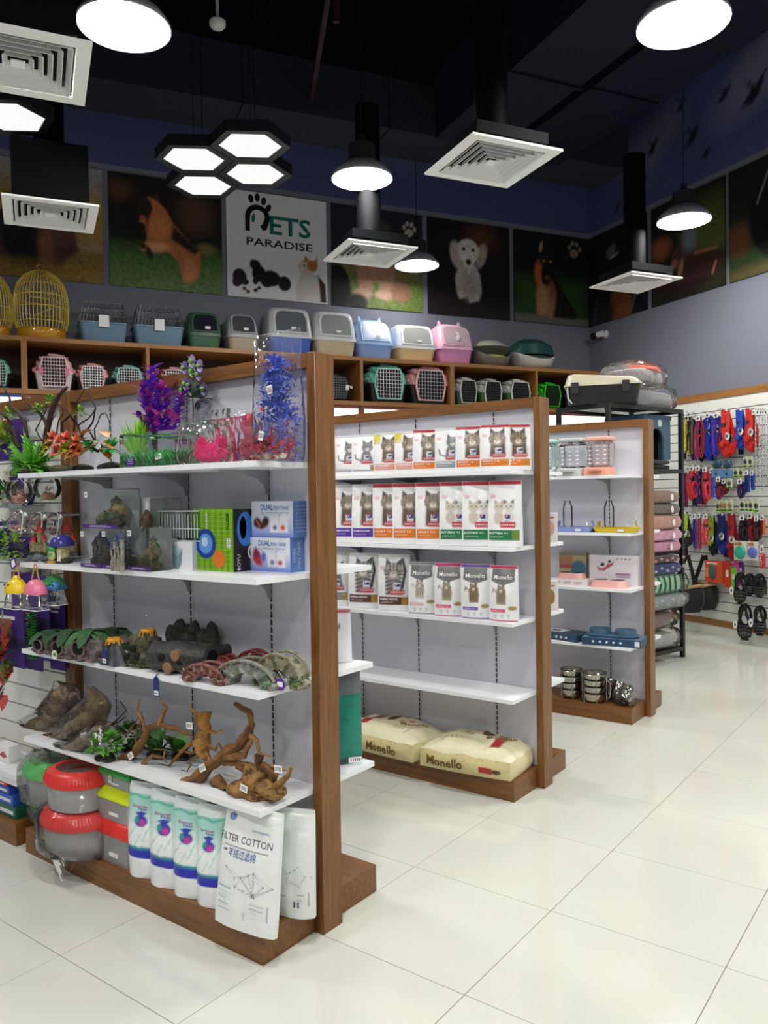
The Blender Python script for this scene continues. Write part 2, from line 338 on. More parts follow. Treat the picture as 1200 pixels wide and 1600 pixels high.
# right wall: slatwall planks, wood trims, white plinth
def rbox(mb, s0, s1, d0, d1, z0, z1, col=None):      # box on the right wall: s along U (negative towards the camera), d out from the wall
    p = []
    for z in (z0, z1): p += [room(-d0, s0, z), room(-d0, s1, z), room(-d1, s1, z), room(-d1, s0, z)]
    mb.add(p, [(0, 3, 2, 1), (4, 5, 6, 7), (0, 1, 5, 4), (1, 2, 6, 5), (2, 3, 7, 6), (3, 0, 4, 7)], col)
SR0, SR1 = -.02, -6.2
mb = MB(); rbox(mb, SR0, SR1, 0, .012, .16, 2.49); mb.build('slatwall_backing', 'groove', wr)
z = .165
while z < 2.4:
    for a, b in ((SR0, -1.85), (-1.853, -3.68), (-3.683, SR1)):
        mb = MB(); rbox(mb, a, b, .012, .026, z, 2.485 if z > 2.35 else z+.091); mb.build('slat', 'slat', wr)
    z += .1
mb = MB(); rbox(mb, SR0, SR1, 0, .02, 0, .095); o = mb.build('plinth', 'slat', wr)
for a, b, (z0, z1) in [(SR0, -3.1, (.097, .163)), (SR0, -1.58, (2.487, 2.56)), (-1.583, SR1, (2.487, 2.56)), (-3.103, SR1, (.097, .163))]:
    mb = MB(); rbox(mb, 0, b-a, 0, .035, z0, z1)
    o = mb.build('trim_1', 'oak_x'); o.location = (0, 0, 0); struct(o)
    I = Matrix.Translation(room(0, a)) @ Matrix.Rotation(ROT_RIGHT, 4, 'Z'); I0 = (Matrix.Translation(room(0, 0)) @ Matrix.Rotation(ROT_RIGHT, 4, 'Z')).inverted()
    for v in o.data.vertices: v.co = I0 @ v.co
    o.matrix_world = I
# dim sky mural above the pictures (birds and clouds), both walls
def mural(name, w, z0, z1, fn, parent, birds, clouds, n=90):
    cv = Canvas(w, z1-z0, n, '#4d5380')
    for (x, y, rx, ry, op) in clouds: cv.ell(x, y, rx, ry, '#8a88a0', ry*1.1, .3, op)
    for (x, y, k) in birds:
        cv.poly([(x-.1*k, y-.05*k), (x, y+.02*k), (x-.06*k, y+.14*k), (x+.03*k, y+.05*k), (x+.13*k, y+.13*k), (x+.07*k, y-.01*k), (x+.02*k, y-.06*k)], '#1b1d28', .02)
    return cv.sheet(name, 'print', fn, parent)
mural('sky_mural', 6.0, 4.84, 6.28, lambda x, y: room(-.008, -x, 4.84+y), wr,
      [(1.15, .62, 1), (1.0, .28, .7), (1.75, .5, 1.1), (1.95, .25, .8), (2.2, .75, .9), (2.55, .6, 1.5), (.7, .4, .7), (3.0, .8, 1.4), (.55, .15, .6), (1.6, .9, .8)],
      [(.95, .55, .3, .3, .5), (1.3, .75, .35, .2, .45), (2.6, .75, .5, .25, .6), (3.2, 1.0, .7, .3, .5)], 150)
mural('sky_mural', 8.6, 4.84, 6.28, lambda x, y: room(-8.6+x, -.008, 4.84+y), wb, [], [(2, .8, .8, .3, .3), (6.5, .9, 1, .3, .25)], 60)
# ---------------------------------------------------------------- pictures
def grass(cv, y0, c1, c2, amt=.5):
    cv.grad(y0+.12, y0-.1, c1, .95); m = np.clip((y0+.05-cv.Y)/.1, 0, 1); cv.grad(y0-.1, 0, c2, .6); cv.spk(amt, m)
def pic_grass_dog(cv):
    cv.grad(.3, 1.1, '#6f6d70', .9); cv.ell(.2, .7, .6, .25, '#6b5526', .3); cv.ell(1.0, .6, .35, .3, '#7a6030', .3); cv.rect(0, 1.12, .3, .36, '#a08a80', .08, .5); cv.rect(0, 1.12, 0, .3, '#5d4a1c', .15, .9)
    cv.poly([(.12, .12), (.1, .45), (.2, .62), (.35, .68), (.62, .7), (.75, .6), (.86, .5), (.9, .3), (.8, .22), (.72, .1)], '#3a2620', .05)
    cv.ell(.42, .45, .22, .38, '#120f11', .06); cv.ell(.42, .66, .16, .14, '#1a1414', .04); cv.ell(.72, .48, .13, .16, '#4a3029', .05); cv.ell(.6, .3, .07, .25, '#5a3a2c', .05)
    cv.ell(.4, .57, .07, .05, '#322a2c', .02); cv.ell(.36, .66, .018, .014, '#5a4a3a', .01); cv.ell(.47, .66, .018, .014, '#5a4a3a', .01)
    cv.spk(.35); cv.rect(0, 1.12, 0, .16, '#6a5420', .12, .7); cv.spk(.5, np.clip((.3-cv.Y)/.2, 0, 1))
def pic_running_dog(cv):
    cv.ell(.1, .95, .12, .1, '#4a3020', .1, 0, .6); cv.ell(.85, .8, .18, .2, '#4a3322', .15, 0, .6); cv.ell(.95, .45, .1, .06, '#6a5a30', .05, 0, .7)
    grass(cv, .38, '#3d5a2c', '#4e5a3a')
    cv.poly([(.36, .55), (.42, .82), (.3, .86), (.28, .78), (.31, .72), (.29, .66), (.36, .64), (.36, .48), (.3, .42), (.31, .38), (.42, .4), (.52, .42), (.6, .36), (.68, .28), (.7, .12), (.78, .1), (.86, .14), (.9, .3), (.88, .42), (.74, .56), (.62, .68), (.56, .8), (.46, .9), (.38, .92), (.34, .88)], '#8a5232', .02)
    cv.poly([(.62, .66), (.74, .56), (.88, .44), (.84, .38), (.7, .46), (.6, .52)], '#17130f', .04); cv.ell(.35, .84, .06, .09, '#211712', .02, .3); cv.ell(.31, .76, .05, .07, '#1c1512', .02); cv.ell(.32, .71, .025, .02, '#8a2f30', .01)
    cv.ell(.47, .62, .1, .12, '#a2623c', .08, 0, .7); cv.ell(.45, .42, .13, .05, '#a87a52', .04, .1); cv.ell(.38, .36, .03, .07, '#2a1c16', .02, .3); cv.ell(.78, .22, .07, .12, '#9a6242', .04); cv.ell(.32, .42, .03, .03, '#1a1412', .02)
    cv.poly([(.44, .9), (.47, .96), (.5, .86)], '#3a261a', .01); cv.spk(.18)
def pic_spaniel(cv):
    cv.rect(0, 1.12, .3, .62, '#7a6a3c', .2, .5); grass(cv, .36, '#4a5a26', '#3e4a22'); cv.rect(0, 1.12, .62, 1.12, '#1b1d26', .1)
    for x in (.4, .66): cv.ell(x, .38, .1, .28, '#80604e', .04); cv.ell(x-.04, .16, .11, .05, '#8a6e5c', .03)
    cv.ell(.53, .5, .22, .2, '#7a5a48', .05); cv.ell(.84, .22, .12, .12, '#6a4a3a', .06); cv.ell(.06, .16, .16, .3, '#0e0f12', .02); cv.ell(.3, .05, .12, .1, '#10120f', .04); cv.ell(.53, .85, .2, .16, '#4a3a30', .08, 0, .6); cv.spk(.25)
    paw(cv, .95, .92, 1.0, '#8f857a')
def paw(cv, x, y, k, col):
    cv.ell(x, y-.02*k, .055*k, .045*k, col, .01, .3)
    for a, b in ((-.06, .04), (-.02, .085), (.035, .08), (.075, .03)): cv.ell(x+a*k, y+b*k, .02*k, .028*k, col, .01)
def pic_poodle(cv):
    cv.ell(.72, .95, .2, .15, '#4a2a18', .2, 0, .7); cv.ell(.55, .15, .7, .25, '#150f0d', .3, 0, .8)
    cv.poly([(.42, .62), (.36, .45), (.38, .28), (.42, .2), (.52, .24), (.56, .17), (.68, .2), (.72, .3), (.7, .5), (.64, .62)], '#8f897f', .03)
    cv.ell(.38, .72, .08, .16, '#8a8076', .03, .2); cv.ell(.72, .74, .07, .15, '#7f756b', .03, -.3); cv.ell(.54, .78, .15, .14, '#a09a92', .03); cv.ell(.54, .7, .09, .12, '#a8a29a', .03)
    for x in (.48, .61): cv.ell(x, .8, .022, .022, '#14100f', .01)
    cv.ell(.545, .65, .035, .04, '#17120f', .012); cv.ell(.55, .36, .1, .16, '#6f685f', .08, 0, .6); cv.ell(.55, .54, .01, .03, '#d0d0d0', .01); cv.spk(.3)
def pic_shepherd(cv):
    cv.rect(0, 1.12, .05, .62, '#1f3a17', .3); cv.rect(0, 1.12, .6, 1.12, '#0a0c10', .25); cv.rect(0, 1.12, 0, .1, '#4a4a44', .04)
    cv.poly([(.32, .1), (.3, .3), (.34, .5), (.32, .68), (.36, .85), (.36, 1.0), (.42, .92), (.54, .92), (.6, .98), (.6, .8), (.6, .6), (.74, .42), (.94, .14), (.9, .08)], '#15120f', .025)
    cv.poly([(.32, .1), (.31, .35), (.34, .5), (.42, .58), (.55, .52), (.62, .4), (.6, .2), (.56, .08)], '#7a5838', .04); cv.ell(.36, .62, .06, .14, '#8a4a28', .04); cv.ell(.4, .95, .025, .07, '#7a6555', .01, -.2)
    cv.ell(.47, .6, .07, .14, '#14110f', .03); cv.ell(.44, .78, .02, .012, '#9a6a35', .008); cv.ell(.54, .78, .02, .012, '#9a6a35', .008); cv.ell(.42, .3, .08, .16, '#9a7450', .05, 0, .7); cv.ell(.56, .42, .04, .1, '#6a4028', .03); cv.ell(.49, .57, .04, .03, '#5a3028', .02); cv.spk(.22)
    paw(cv, .9, .94, 1.2, '#6a5a4a')
def pic_dark_corner(cv):
    cv.ell(.62, .12, .2, .35, '#5a3418', .06); cv.ell(.25, .1, .25, .2, '#1c1a1e', .1); cv.line([(.1, .0), (.2, .35)], .02, '#3a3a42', .02); cv.line([(.8, .05), (.95, .35)], .03, '#3a3a40', .03); cv.ell(.45, .85, .1, .06, '#4a4f50', .04, .5, .8); cv.ell(.5, .78, .08, .02, '#6a6f70', .02, .2)
def pic_lying_dog(cv):
    cv.ell(.85, .55, .35, .4, '#39401c', .3); cv.ell(.15, .62, .15, .12, '#6a3a22', .1); cv.ell(.55, .25, .6, .2, '#1d1210', .1)
    cv.poly([(.3, .28), (.32, .5), (.42, .62), (.55, .66), (.62, .52), (.7, .42), (.95, .4), (1.05, .3), (1.0, .14), (.4, .16)], '#2e1c17', .04); cv.ell(.42, .46, .1, .12, '#3a2420', .04); cv.ell(.36, .4, .05, .05, '#6a4a3c', .02, .4); cv.ell(.45, .32, .035, .1, '#7a5a48', .03, -.3); cv.line([(.66, .44), (.95, .42)], .03, '#7a5038', .03); cv.line([(.9, .16), (.95, .28)], .02, '#8a6048', .02); cv.ell(.58, .62, .1, .14, '#586068', .08, 0, .8); cv.spk(.2)
def pic_black_dog(cv):
    cv.grad(.7, .2, '#1d3016', .9); cv.ell(.12, .4, .15, .15, '#5a3420', .15, 0, .7); cv.rect(0, 1.12, 0, .1, '#4a3a22', .1, .7); cv.ell(.75, .55, .5, .5, '#07080a', .05); cv.ell(.6, .85, .2, .2, '#0a0b0d', .04); cv.line([(.35, .7), (.5, 1.0)], .015, '#6a6f74', .02); cv.spk(.2)
PICS = [(-7.04, 'back', '#4a4640', pic_grass_dog, 'framed photo print of a dog lying in tall dry grass, leftmost on the back wall'),
        (-5.86, 'back', '#12120f', pic_running_dog, 'photo print of a tan and black dog leaping over grass, left of the logo board'),
        (-3.52, 'back', '#15161d', pic_spaniel, 'photo print showing furry dog legs on grass, right of the logo board'),
        (-2.33, 'back', '#0d0c12', pic_poodle, 'dark photo print of a pale curly dog sitting, with a plain black background'),
        (-1.145, 'back', '#0a0c10', pic_shepherd, 'photo print of a black and tan shepherd dog sitting on green, in the corner'),
        (0, 'right', '#0b0c11', pic_dark_corner, 'nearly black photo print on the right wall touching the room corner'),
        (-1.15, 'right', '#14140f', pic_lying_dog, 'photo print of a brown dog lying down, behind the right pendant lamp'),
        (-2.27, 'right', '#101410', pic_black_dog, 'photo print of a black dog at the right edge of the photo')]
PZ, PH = 3.65, 1.12
for (t, wall, bg, fn, lab) in PICS:
    w = 1.12 if wall == 'back' else 1.07
    if wall == 'back': root = thing('wall_picture', lab, 'picture', room(t, -.002, PZ), ROT_BACK, 'pet pictures along the walls')
    else: root = thing('wall_picture', lab, 'picture', room(-.002, t, PZ), ROT_RIGHT, 'pet pictures along the walls')
    mb = MB(bg); mb.box(0, w, -.014, 0, 0, PH); mb.build('board', 'print', root)
    cv = Canvas(w, PH, 90, bg); fn(cv); cv.C = np.clip(cv.C*2.0, 0, .9); cv.sheet('print', 'print', lambda x, y: (x, -.0155, y), root)
# logo board
root = thing('logo_board', 'white board with paw logo, PETS PARADISE lettering, puppies and a cat', 'sign', room(-4.69, -.002, PZ), ROT_BACK)
mb = MB('#e6e6e6'); mb.box(0, 1.11, -.014, 0, 0, PH); mb.build('board', 'print', root)
cv = Canvas(1.11, .5, 120, '#e4e4e4')
for (x, y, rx, ry, cc) in ((.13, .2, .075, .085, '#1e1512'), (.1, .14, .05, .05, '#2a1c17'), (.19, .15, .04, .035, '#2a1c17'), (.3, .34, .06, .055, '#121214'), (.34, .25, .075, .09, '#141416'), (.27, .36, .02, .035, '#0f0f11'), (.47, .21, .11, .085, '#0f0f11'), (.62, .17, .075, .08, '#111113'), (.42, .16, .06, .05, '#0f0f11'), (.3, .17, .03, .04, '#0f0f11')): cv.ell(x, y, rx, ry, cc, .015)
for (x, y, cc) in ((.18, .08, '#6a4a2c'), (.22, .05, '#6a4a2c'), (.3, .07, '#2c2e3a'), (.34, .1, '#2c2e3a')): cv.ell(x, y, .022, .02, cc, .008)
cv.line([(.18, .08), (.22, .05)], .018, '#6a4a2c'); cv.line([(.3, .07), (.34, .1)], .018, '#2c2e3a')
cv.poly([(.76, .0), (.74, .12), (.8, .28), (.84, .3), (1.0, .3), (1.06, .2), (1.09, .08), (1.09, 0)], '#cfc8bd', .02); cv.poly([(1.0, .3), (1.09, .2), (1.1, .0), (1.03, .0), (1.02, .15)], '#3c2a25', .02); cv.ell(.88, .37, .1, .085, '#cbbfae', .02); cv.poly([(.84, .42), (.86, .5), (.92, .44)], '#a8734a', .01); cv.poly([(.95, .43), (1.0, .5), (1.0, .38)], '#b07a52', .01); cv.ell(.94, .39, .06, .06, '#a8683c', .02); cv.ell(.82, .35, .03, .02, '#d8d0c8', .01); cv.ell(.85, .385, .014, .01, '#2a241a', .006); cv.ell(.92, .03, .09, .035, '#d8d2c8', .02); cv.ell(.8, .03, .05, .04, '#cfc8be', .02)
cv.sheet('print', 'print', lambda x, y: (x, -.0155, y+.01), root)
mb = MB(); f = flat(-.0165)
write(mb, 'ETS', .69, .70, .27, '#1f6f6a', f, .022, width=.46); write(mb, 'PARADISE', .575, .555, .115, '#171b30', f, .012, width=.73)
mb.build('lettering', 'print', root)
mb = MB('#12141c')
P_out = [(.2, .7), (.2, .85)]+[(.335+.135*cos(a), .86+.13*sin(a)) for a in [pi-k*pi/8 for k in range(0, 10)]]+[(.43, .73), (.39, .72), (.36, .77), (.39, .79)]+[(.335+.08*cos(a), .86+.075*sin(a)) for a in [k*pi/8 for k in range(0, 9)]]+[(.25, .8), (.25, .7)]
mb.prism(P_out, -.0168, -.016)
for x, y, a in ((.265, 1.045, .15), (.335, 1.065, 0), (.405, 1.035, -.2), (.455, .965, -.5)):
    mb.prism([(x+.028*cos(q)*cos(a)-.045*sin(q)*sin(a), y+.028*cos(q)*sin(a)+.045*sin(q)*cos(a)) for q in [k*pi/6 for k in range(12)]], -.0168, -.016)
mb.prism([(.27, .86), (.27, .8), (.3, .8), (.31, .85), (.3, .9)], -.0168, -.016, col='#1f6f6a'); mb.build('paw_emblem', 'print', root)
# ---------------------------------------------------------------- ceiling services
def obox(name, t0, t1, s0, s1, z0, z1, mat, rot=0, label=None, cat='duct'):
    o = thing(name, label, cat, room((t0+t1)/2, (s0+s1)/2, z0), ROT_BACK+rot); a, b, h = (t1-t0)/2, (s1-s0)/2, z1-z0
    n = max(1, int(round(max(2*a, 2*b)/1.3))); ax = a >= b
    for i in range(n):
        mb = MB(); k0, k1 = -1+2*i/n, -1+2*(i+1)/n; e = .004
        if ax: mb.box(k0*a+e, k1*a-e, -b, b, 0, h)
        else: mb.box(-a, a, k0*b+e, k1*b-e, 0, h)
        mb.build('duct_section', mat, o)
        mb = MB(); q = .02
        if ax: mb.box(k1*a-.015, k1*a+.015, -b-q, b+q, -q, h+q)
        else: mb.box(-a-q, a+q, k1*b-.015, k1*b+.015, -q, h+q)
        if i < n-1: mb.build('flange', mat, o)
    return o
obox('air_duct', -9.0, -.6, -1.35, -.75, 5.02, 5.5, 'duct_grey', -.03, 'long dark grey air duct running along the back wall above the pictures')
obox('air_duct', -9.6, -2.3, -4.2, -3.1, 5.25, 5.9, 'duct_black', 0, 'wide black air duct crossing the ceiling above the hexagon lights')
obox('air_duct', -3.2, -2.55, -5.6, -1.9, 4.75, 5.35, 'duct', 0, 'dark navy branch duct above the middle right ceiling diffuser')
obox('air_duct', -2.2, -1.5, -4.3, -1.4, 4.95, 5.4, 'duct', 0, 'dark branch duct stepping down towards the back right corner')
obox('air_duct', -9.6, -.3, -6.6, -5.4, 5.5, 6.1, 'duct_black', 0, 'black air duct at the top edge of the photo')
def pipe(pts, r, col, label, name='sprinkler_pipe'):
    o = thing(name, label, 'pipe', pts[0]); mb = MB(col); mb.tube([Vector(p)-Vector(pts[0]) for p in pts], r, 8); mb.build('pipe_run', 'plastic', o)
    mb = MB(col)
    for p in pts[1:-1]: mb.ell(Vector(p)-Vector(pts[0]), r*1.6, r*1.6, r*1.6, 8, 5)
    if len(pts) > 2: mb.build('coupling', 'plastic', o)
pipe([tuple(room(-5.6, -5.3, 5.15)), tuple(room(-4.6, -3.0, 5.15)), tuple(room(-4.2, -1.4, 5.15))], .025, '#2c1613', 'dull red sprinkler pipe running under the black ceiling')
pipe([tuple(room(-4.3, -5.3, 5.1)), tuple(room(-4.55, -3.0, 5.1)), tuple(room(-4.55, -2.98, 4.9))], .025, '#2c1613', 'second dull red sprinkler pipe beside the hanging lamp cable')
o = thing('smoke_detector', 'small white round smoke detector under the dark ceiling', 'detector', Wz(340, 44, 5.1)); mb = MB('#d8d8d0'); mb.lathe([(.05, .06), (.062, .05), (.062, .02), (.045, 0), (.02, -.012)], 14); mb.build('body', 'plastic', o)
mb = MB('#b8b8b0'); mb.lathe([(.012, 1.2), (.012, .06)], 8); mb.build('stem', 'plastic', o)
def diffuser(t, s, label):
    o = thing('ceiling_diffuser', label, 'air diffuser', room(t, s, 3.5), ROT_BACK, 'square air diffusers')
    def sq(a, z): return [(-a, -a, z), (a, -a, z), (a, a, z), (-a, a, z)]
    mb = MB(); mb.loft([sq(.235, .012), sq(.24, 0), sq(.3, 0), sq(.3, .012), sq(.24, .03)], False, False); mb.build('frame', 'white_metal', o)
    for k in range(5):
        a = .226-k*.04; mb = MB(); mb.loft([sq(a-.022, .034), sq(a-.003, -.001), sq(a, -.001), sq(a-.019, .034)], False, False); mb.build('louver', 'white_metal', o)
    mb = MB(); mb.box(-.03, .03, -.03, .03, 0, .006); mb.build('centre_plate', 'white_metal', o)
    hp = .42 if t < -6.3 else .12; mb = MB(); mb.box(-.24, .24, -.24, .24, .055, hp); mb.build('plenum_box', 'duct_black', o)
    mb = MB(); mb.lathe([(.1, hp), (.1, 1.2)], 16); mb.build('drop_duct', 'duct_black', o)
for t, s, lab in ((-4.04, -4.22, 'large square white ceiling diffuser right of centre, nearest in the upper middle'), (-4.03, -2.29, 'square white ceiling diffuser in front of the spaniel picture'), (-1.33, -2.37, 'square white ceiling diffuser farthest right, below the right pendant lamp'), (-6.45, -2.33, 'square white ceiling diffuser in front of the leftmost dog picture'), (-6.62, -4.35, 'square white ceiling diffuser cut off by the left photo edge')): diffuser(t, s, lab)
# pendant lamps
def lamp(t, s, label, z=4.0, lens='lamp_lens'):
    o = thing('pendant_lamp', label, 'lamp', room(t, s, z), 0, 'round high-bay pendant lamps')
    mb = MB('#b9bbc0'); mb.lathe([(.236, -.012), (.24, -.006), (.238, .01), (.2, .06), (.14, .11), (.1, .125), (.09, .125), (.09, .1), (.13, .09), (.19, .045), (.228, .006), (.236, -.012)], 32, cap=False); mb.build('shade', 'plastic', o)
    mb = MB('#2b2c30'); mb.lathe([(.1, .12), (.105, .16), (.1, .25), (.03, .28), (.03, .33), (.012, .34)], 18); mb.build('driver_housing', 'plastic', o)
    mb = MB('#1a1a1c'); mb.lathe([(.005, .33), (.005, CEIL-z-.01)], 6); mb.build('cable', 'plastic', o)
    mb = MB(); mb.lathe([(.001, -.004), (.12, -.004), (.222, -.004)], 32, cap=False); mb.f = [tuple(reversed(f)) for f in mb.f]; mb.build('lens', lens, o)
for k, (t, s, lab) in enumerate([(-6.11, -3.96, 'bright round pendant lamp at the upper left'), (-4.2, -2.57, 'bright round pendant lamp hanging at the centre above the logo board'), (-2.77, -.62, 'smallest round pendant lamp, hanging in front of the poodle picture'), (-1.1, -2.76, 'round pendant lamp in front of the lying dog picture'), (-3.39, -5.1, 'bright round pendant lamp at the upper right'),
        (-1.0, -5.4, 'added fill lamp, unseen over the right aisle'), (-6.2, -6.9, 'added fill lamp, unseen above the viewer'), (-3.3, -7.7, 'added fill lamp, unseen over the front aisle'), (-8.6, -3.2, 'added fill lamp, unseen at far left'), (-8.6, -6.6, 'added fill lamp, unseen near the left wall'), (-1.0, -8.3, 'added fill lamp, unseen by the right wall'), (-5.6, -10.2, 'added fill lamp, unseen behind the viewer'), (-7.6, -8.9, 'added fill lamp, unseen behind the viewer to the left'), (-9.6, -9.2, 'added fill lamp, unseen far behind the viewer near the left wall'), (-3.4, -10.4, 'added fill lamp, unseen behind the viewer to the right')]): lamp(t, s, lab, 4.0, 'lamp_lens_dim' if k == 2 else 'lamp_lens')  # the out-of-view lamps on this line are added to brighten the shop
# hexagon light panels
def hexlight(p, r, label, rot, side=.285):
    o = thing('hexagon_light', label, 'lamp', p, rot, 'black framed hexagon lights')
    def hx(a, z): return [(a*cos(k*pi/3), a*sin(k*pi/3), z) for k in range(6)]
    mb = MB('#1a1b20'); mb.loft([hx(side*.77, .004), hx(side*.79, -.012), hx(side*.985, -.012), hx(side*.985, .07), hx(side*.5, .075)], False, True); mb.build('frame', 'plastic', o, 20)
    mb = MB(); mb.add(hx(side*.78, -.004), [(5, 4, 3, 2, 1, 0)]); mb.build('light_panel', 'hex_lens', o)
    mb = MB('#111111'); mb.lathe([(.003, .07), (.003, CEIL-p[2]-.02)], 5); mb.build('cable', 'plastic', o)
hc = Vector((-4.53, 4.115, 4.0)); d1 = Vector((cos(radians(12)), sin(radians(12)), 0))*.494; d2 = Vector((cos(radians(132)), sin(radians(132)), 0))*.494
for k, (a, b, lab) in enumerate(((-.5, -.5, 'upper left hexagon light of the cluster of four'), (.5, -.5, 'upper right hexagon light of the cluster of four'), (.5, .5, 'lower right hexagon light of the cluster of four'), (-.5, .5, 'lower left hexagon light of the cluster of four'))): hexlight(hc+d1*a+d2*b, .2, lab, radians(42))
for p, lab in ((Vector((-5.02, 2.72, 4.0)), 'hexagon light cut by the left photo edge below the large diffuser'), (Vector((-5.02, 2.72, 4.0))+d1*-1, 'hexagon light mostly outside the left photo edge')): hexlight(p, .2, lab, radians(42))
# security camera in the corner
p = WR(947, 522, .0); o = thing('security_camera', 'small white and black security camera near the wall corner', 'camera', p, ROT_RIGHT)
mb = MB('#d8d8d8'); mb.T = Matrix.Rotation(pi/2, 4, 'X'); mb.lathe([(.05, 0), (.05, .02), (.025, .03), (.02, .06)], 14); mb.build('mount', 'plastic', o)
mb = MB('#e2e2e2'); mb.tube([(.02, -.07, 0), (-.06, -.09, -.005)], .04, 12); mb.setc('#101010'); mb.tube([(-.055, -.09, -.005), (-.13, -.11, -.02)], .042, 12); mb.build('body', 'plastic', o)
# ================================================================ GONDOLAS
SHZ = (1.63, 1.25, .88, .50); BH = .102; PW = .101; PD = .25
def gondola(xe, y1, xl, label, uprights, front, back, slat=False, base_r=None):
    o = thing('gondola_shelf', label, 'shelving unit', (xe, y1, 0)); L = xl-xe     # local: x from L to 0, y 0 = front face of the posts
    for x0, x1 in ((-.04, 0), (L, L+.04)):
        mb = MB(); mb.rbox((x0+x1)/2, PW/2, 0, 2.006, .04, PW, .002, 1, .0015); mb.build('post', 'wood_z', o)
    mb = MB(); mb.box(L+.04, -.04, 0, PW, 1.956, 2.006); mb.build('top_beam', 'wood_x', o)
    mb = MB(); mb.box(L+.04, -.04, .04, .061, BH, 1.956); mb.build('back_panel', 'panel', o)
    for y0, y1_ in ((-PD, .0), (PW, PW+PD)):
        mb = MB(); mb.box(L+.04, -.041, y0, y1_, 0, BH); mb.build('plinth', 'wood_x', o)
    mb = MB(); mb.box(L+.04, -.041, 0, PW, 0, BH); mb.build('plinth_core', 'wood_x', o)
    if slat:
        for z in [BH+.004+k*.1 for k in range(19)]:
            if z+.09 < 1.956: mb = MB(); mb.box(L+.04, -.04, .026, .04, z, z+.092); mb.build('slat', 'slat', o)
    for x in uprights:
        u = MB('#c8c8cc'); u.box(x-.011-xe, x+.011-xe, .0365, .04, BH, 1.956); up = u.build('slotted_upright', 'plastic', o)
        u = MB('#0c0c0e'); z = BH+.03
        u.box(x-xe-.0025, x-xe+.0025, .0355, .0366, BH, 1.956) if False else None
        while z < 1.93: u.box(x-xe-.0035, x-xe+.0035, .0358, .0368, z, z+.022); z += .0285
        u.build('slots', 'matte', up)
    def shelf(z, side):
        y0, y1_ = ((-PD, .036) if side == 'f' else (.065, PW+PD)); e = .042
        mb = MB(); mb.box(L+e, -e, y0, y1_, z-.019, z); b = mb.build('shelf_board', 'shelf', o)
        for x in uprights:
            k = x-xe
            if side == 'f': pr = [(.035, z-.02), (-.2, z-.02), (-.2, z-.028), (-.1, z-.034), (-.02, z-.05), (.012, z-.075), (.022, z-.105), (.035, z-.11)]
            else: pr = [(.066, z-.02), (PW+.2, z-.02), (PW+.2, z-.028), (PW+.1, z-.034), (PW+.0, z-.06), (.066, z-.1)]
            m = MB(); m.prism(pr, k-.002, k+.002, 'x'); m.build('bracket', 'bracket', b)
    for z in front: shelf(z, 'f')
    for z in back: shelf(z, 'b')
    return o
Y1, Y2, Y3 = 2.036, 3.722, 5.331; X1, X2, X3 = -1.816, -1.796, -1.786
gondola(X1, Y1, -3.34, 'nearest brown wood gondola with white shelves of aquarium decorations', (-2.08, -2.53, -3.045), SHZ, SHZ)
gondola(X2, Y2, -3.32, 'middle brown wood gondola with white shelves of cat food pouches', (-2.085, -2.59, -3.0), SHZ, SHZ)
gondola(X3, Y3, -3.31, 'farthest brown wood gondola with shelves of feeders and bowls', (-2.075, -2.58, -3.0), SHZ, SHZ)
gondola(-3.342, Y1, -4.85, 'brown wood gondola with white slatwall at the left photo edge', (), (), (), True)
# ================================================================ CARRIER SHELF ALONG THE BACK WALL
CD = .5; CZ0, CZ1 = 2.53, 3.0      # depth, cubby floor, top surface
def tb(px, z, d=CD): return par(room(0, -d, z), V, px)
div = [tb(37.5, 2.8), tb(231.5, 2.75), None, tb(565.5, 2.75), tb(707, 2.75), tb(839, 2.75)]
unit = (div[4]-div[0])
units = [(div[0]-unit/2, div[0], None), (div[0], div[0]+unit/2, div[1]), (div[0]+unit/2, div[4], div[3]), (div[4], -.03, div[5])]
labs = ['wooden cubby shelf unit at the left photo edge below the gold birdcages', 'wooden cubby shelf unit on the back wall below the blue wire-top crates', 'wooden cubby shelf unit on the back wall behind the nearest gondola end', 'wooden cubby shelf unit on the back wall nearest the room corner']
for (t0, t1, dv), lab in zip(units, labs):
    o = thing('cubby_shelf', lab, 'shelving unit', room(t0, 0, 0), ROT_BACK, 'cubby shelves on the back wall'); w = t1-t0; e = .025
    mb = MB(); mb.box(0, w, -CD, -.02, CZ1-.04, CZ1); mb.build('top_board', 'oak_x', o)
    mb = MB(); mb.box(0, w, -CD, -.02, CZ0-.045, CZ0); mb.build('bottom_board', 'oak_x', o)
    for x in (0, w-e): mb = MB(); mb.box(x, x+e, -CD, -.02, CZ0, CZ1-.04); mb.build('side_board', 'oak_z', o)
    if dv is not None: mb = MB(); mb.box(dv-t0-.015, dv-t0+.015, -CD, -.02, CZ0, CZ1-.04); mb.build('divider', 'oak_z', o)
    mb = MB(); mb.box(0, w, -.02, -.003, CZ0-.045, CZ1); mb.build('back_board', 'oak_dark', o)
    n = 2
    for k in range(n):
        a, b = w*k/n+.03, w*(k+1)/n-.03
        mb = MB(); mb.box(a-.03, a, -CD+.02, -.02, 1.55, CZ0-.045); mb.build('header_post', 'wood_z', o)
        mb = MB(); mb.box(a, b, -CD+.05, -CD+.06, 2.1, CZ0-.075); mb.build('lit_header_panel', 'lit_header', o)
        mb = MB('#2c3f8c' if lab.endswith('birdcages') else '#7a3a22'); mb.box(a, b, -CD+.02, -CD+.045, CZ0-.075, CZ0-.045); mb.build('header_rail', 'plastic', o)
    mb = MB(); mb.box(0, w, -.03, -.004, 0, 2.1); mb.build('lower_panel', 'slat', o)
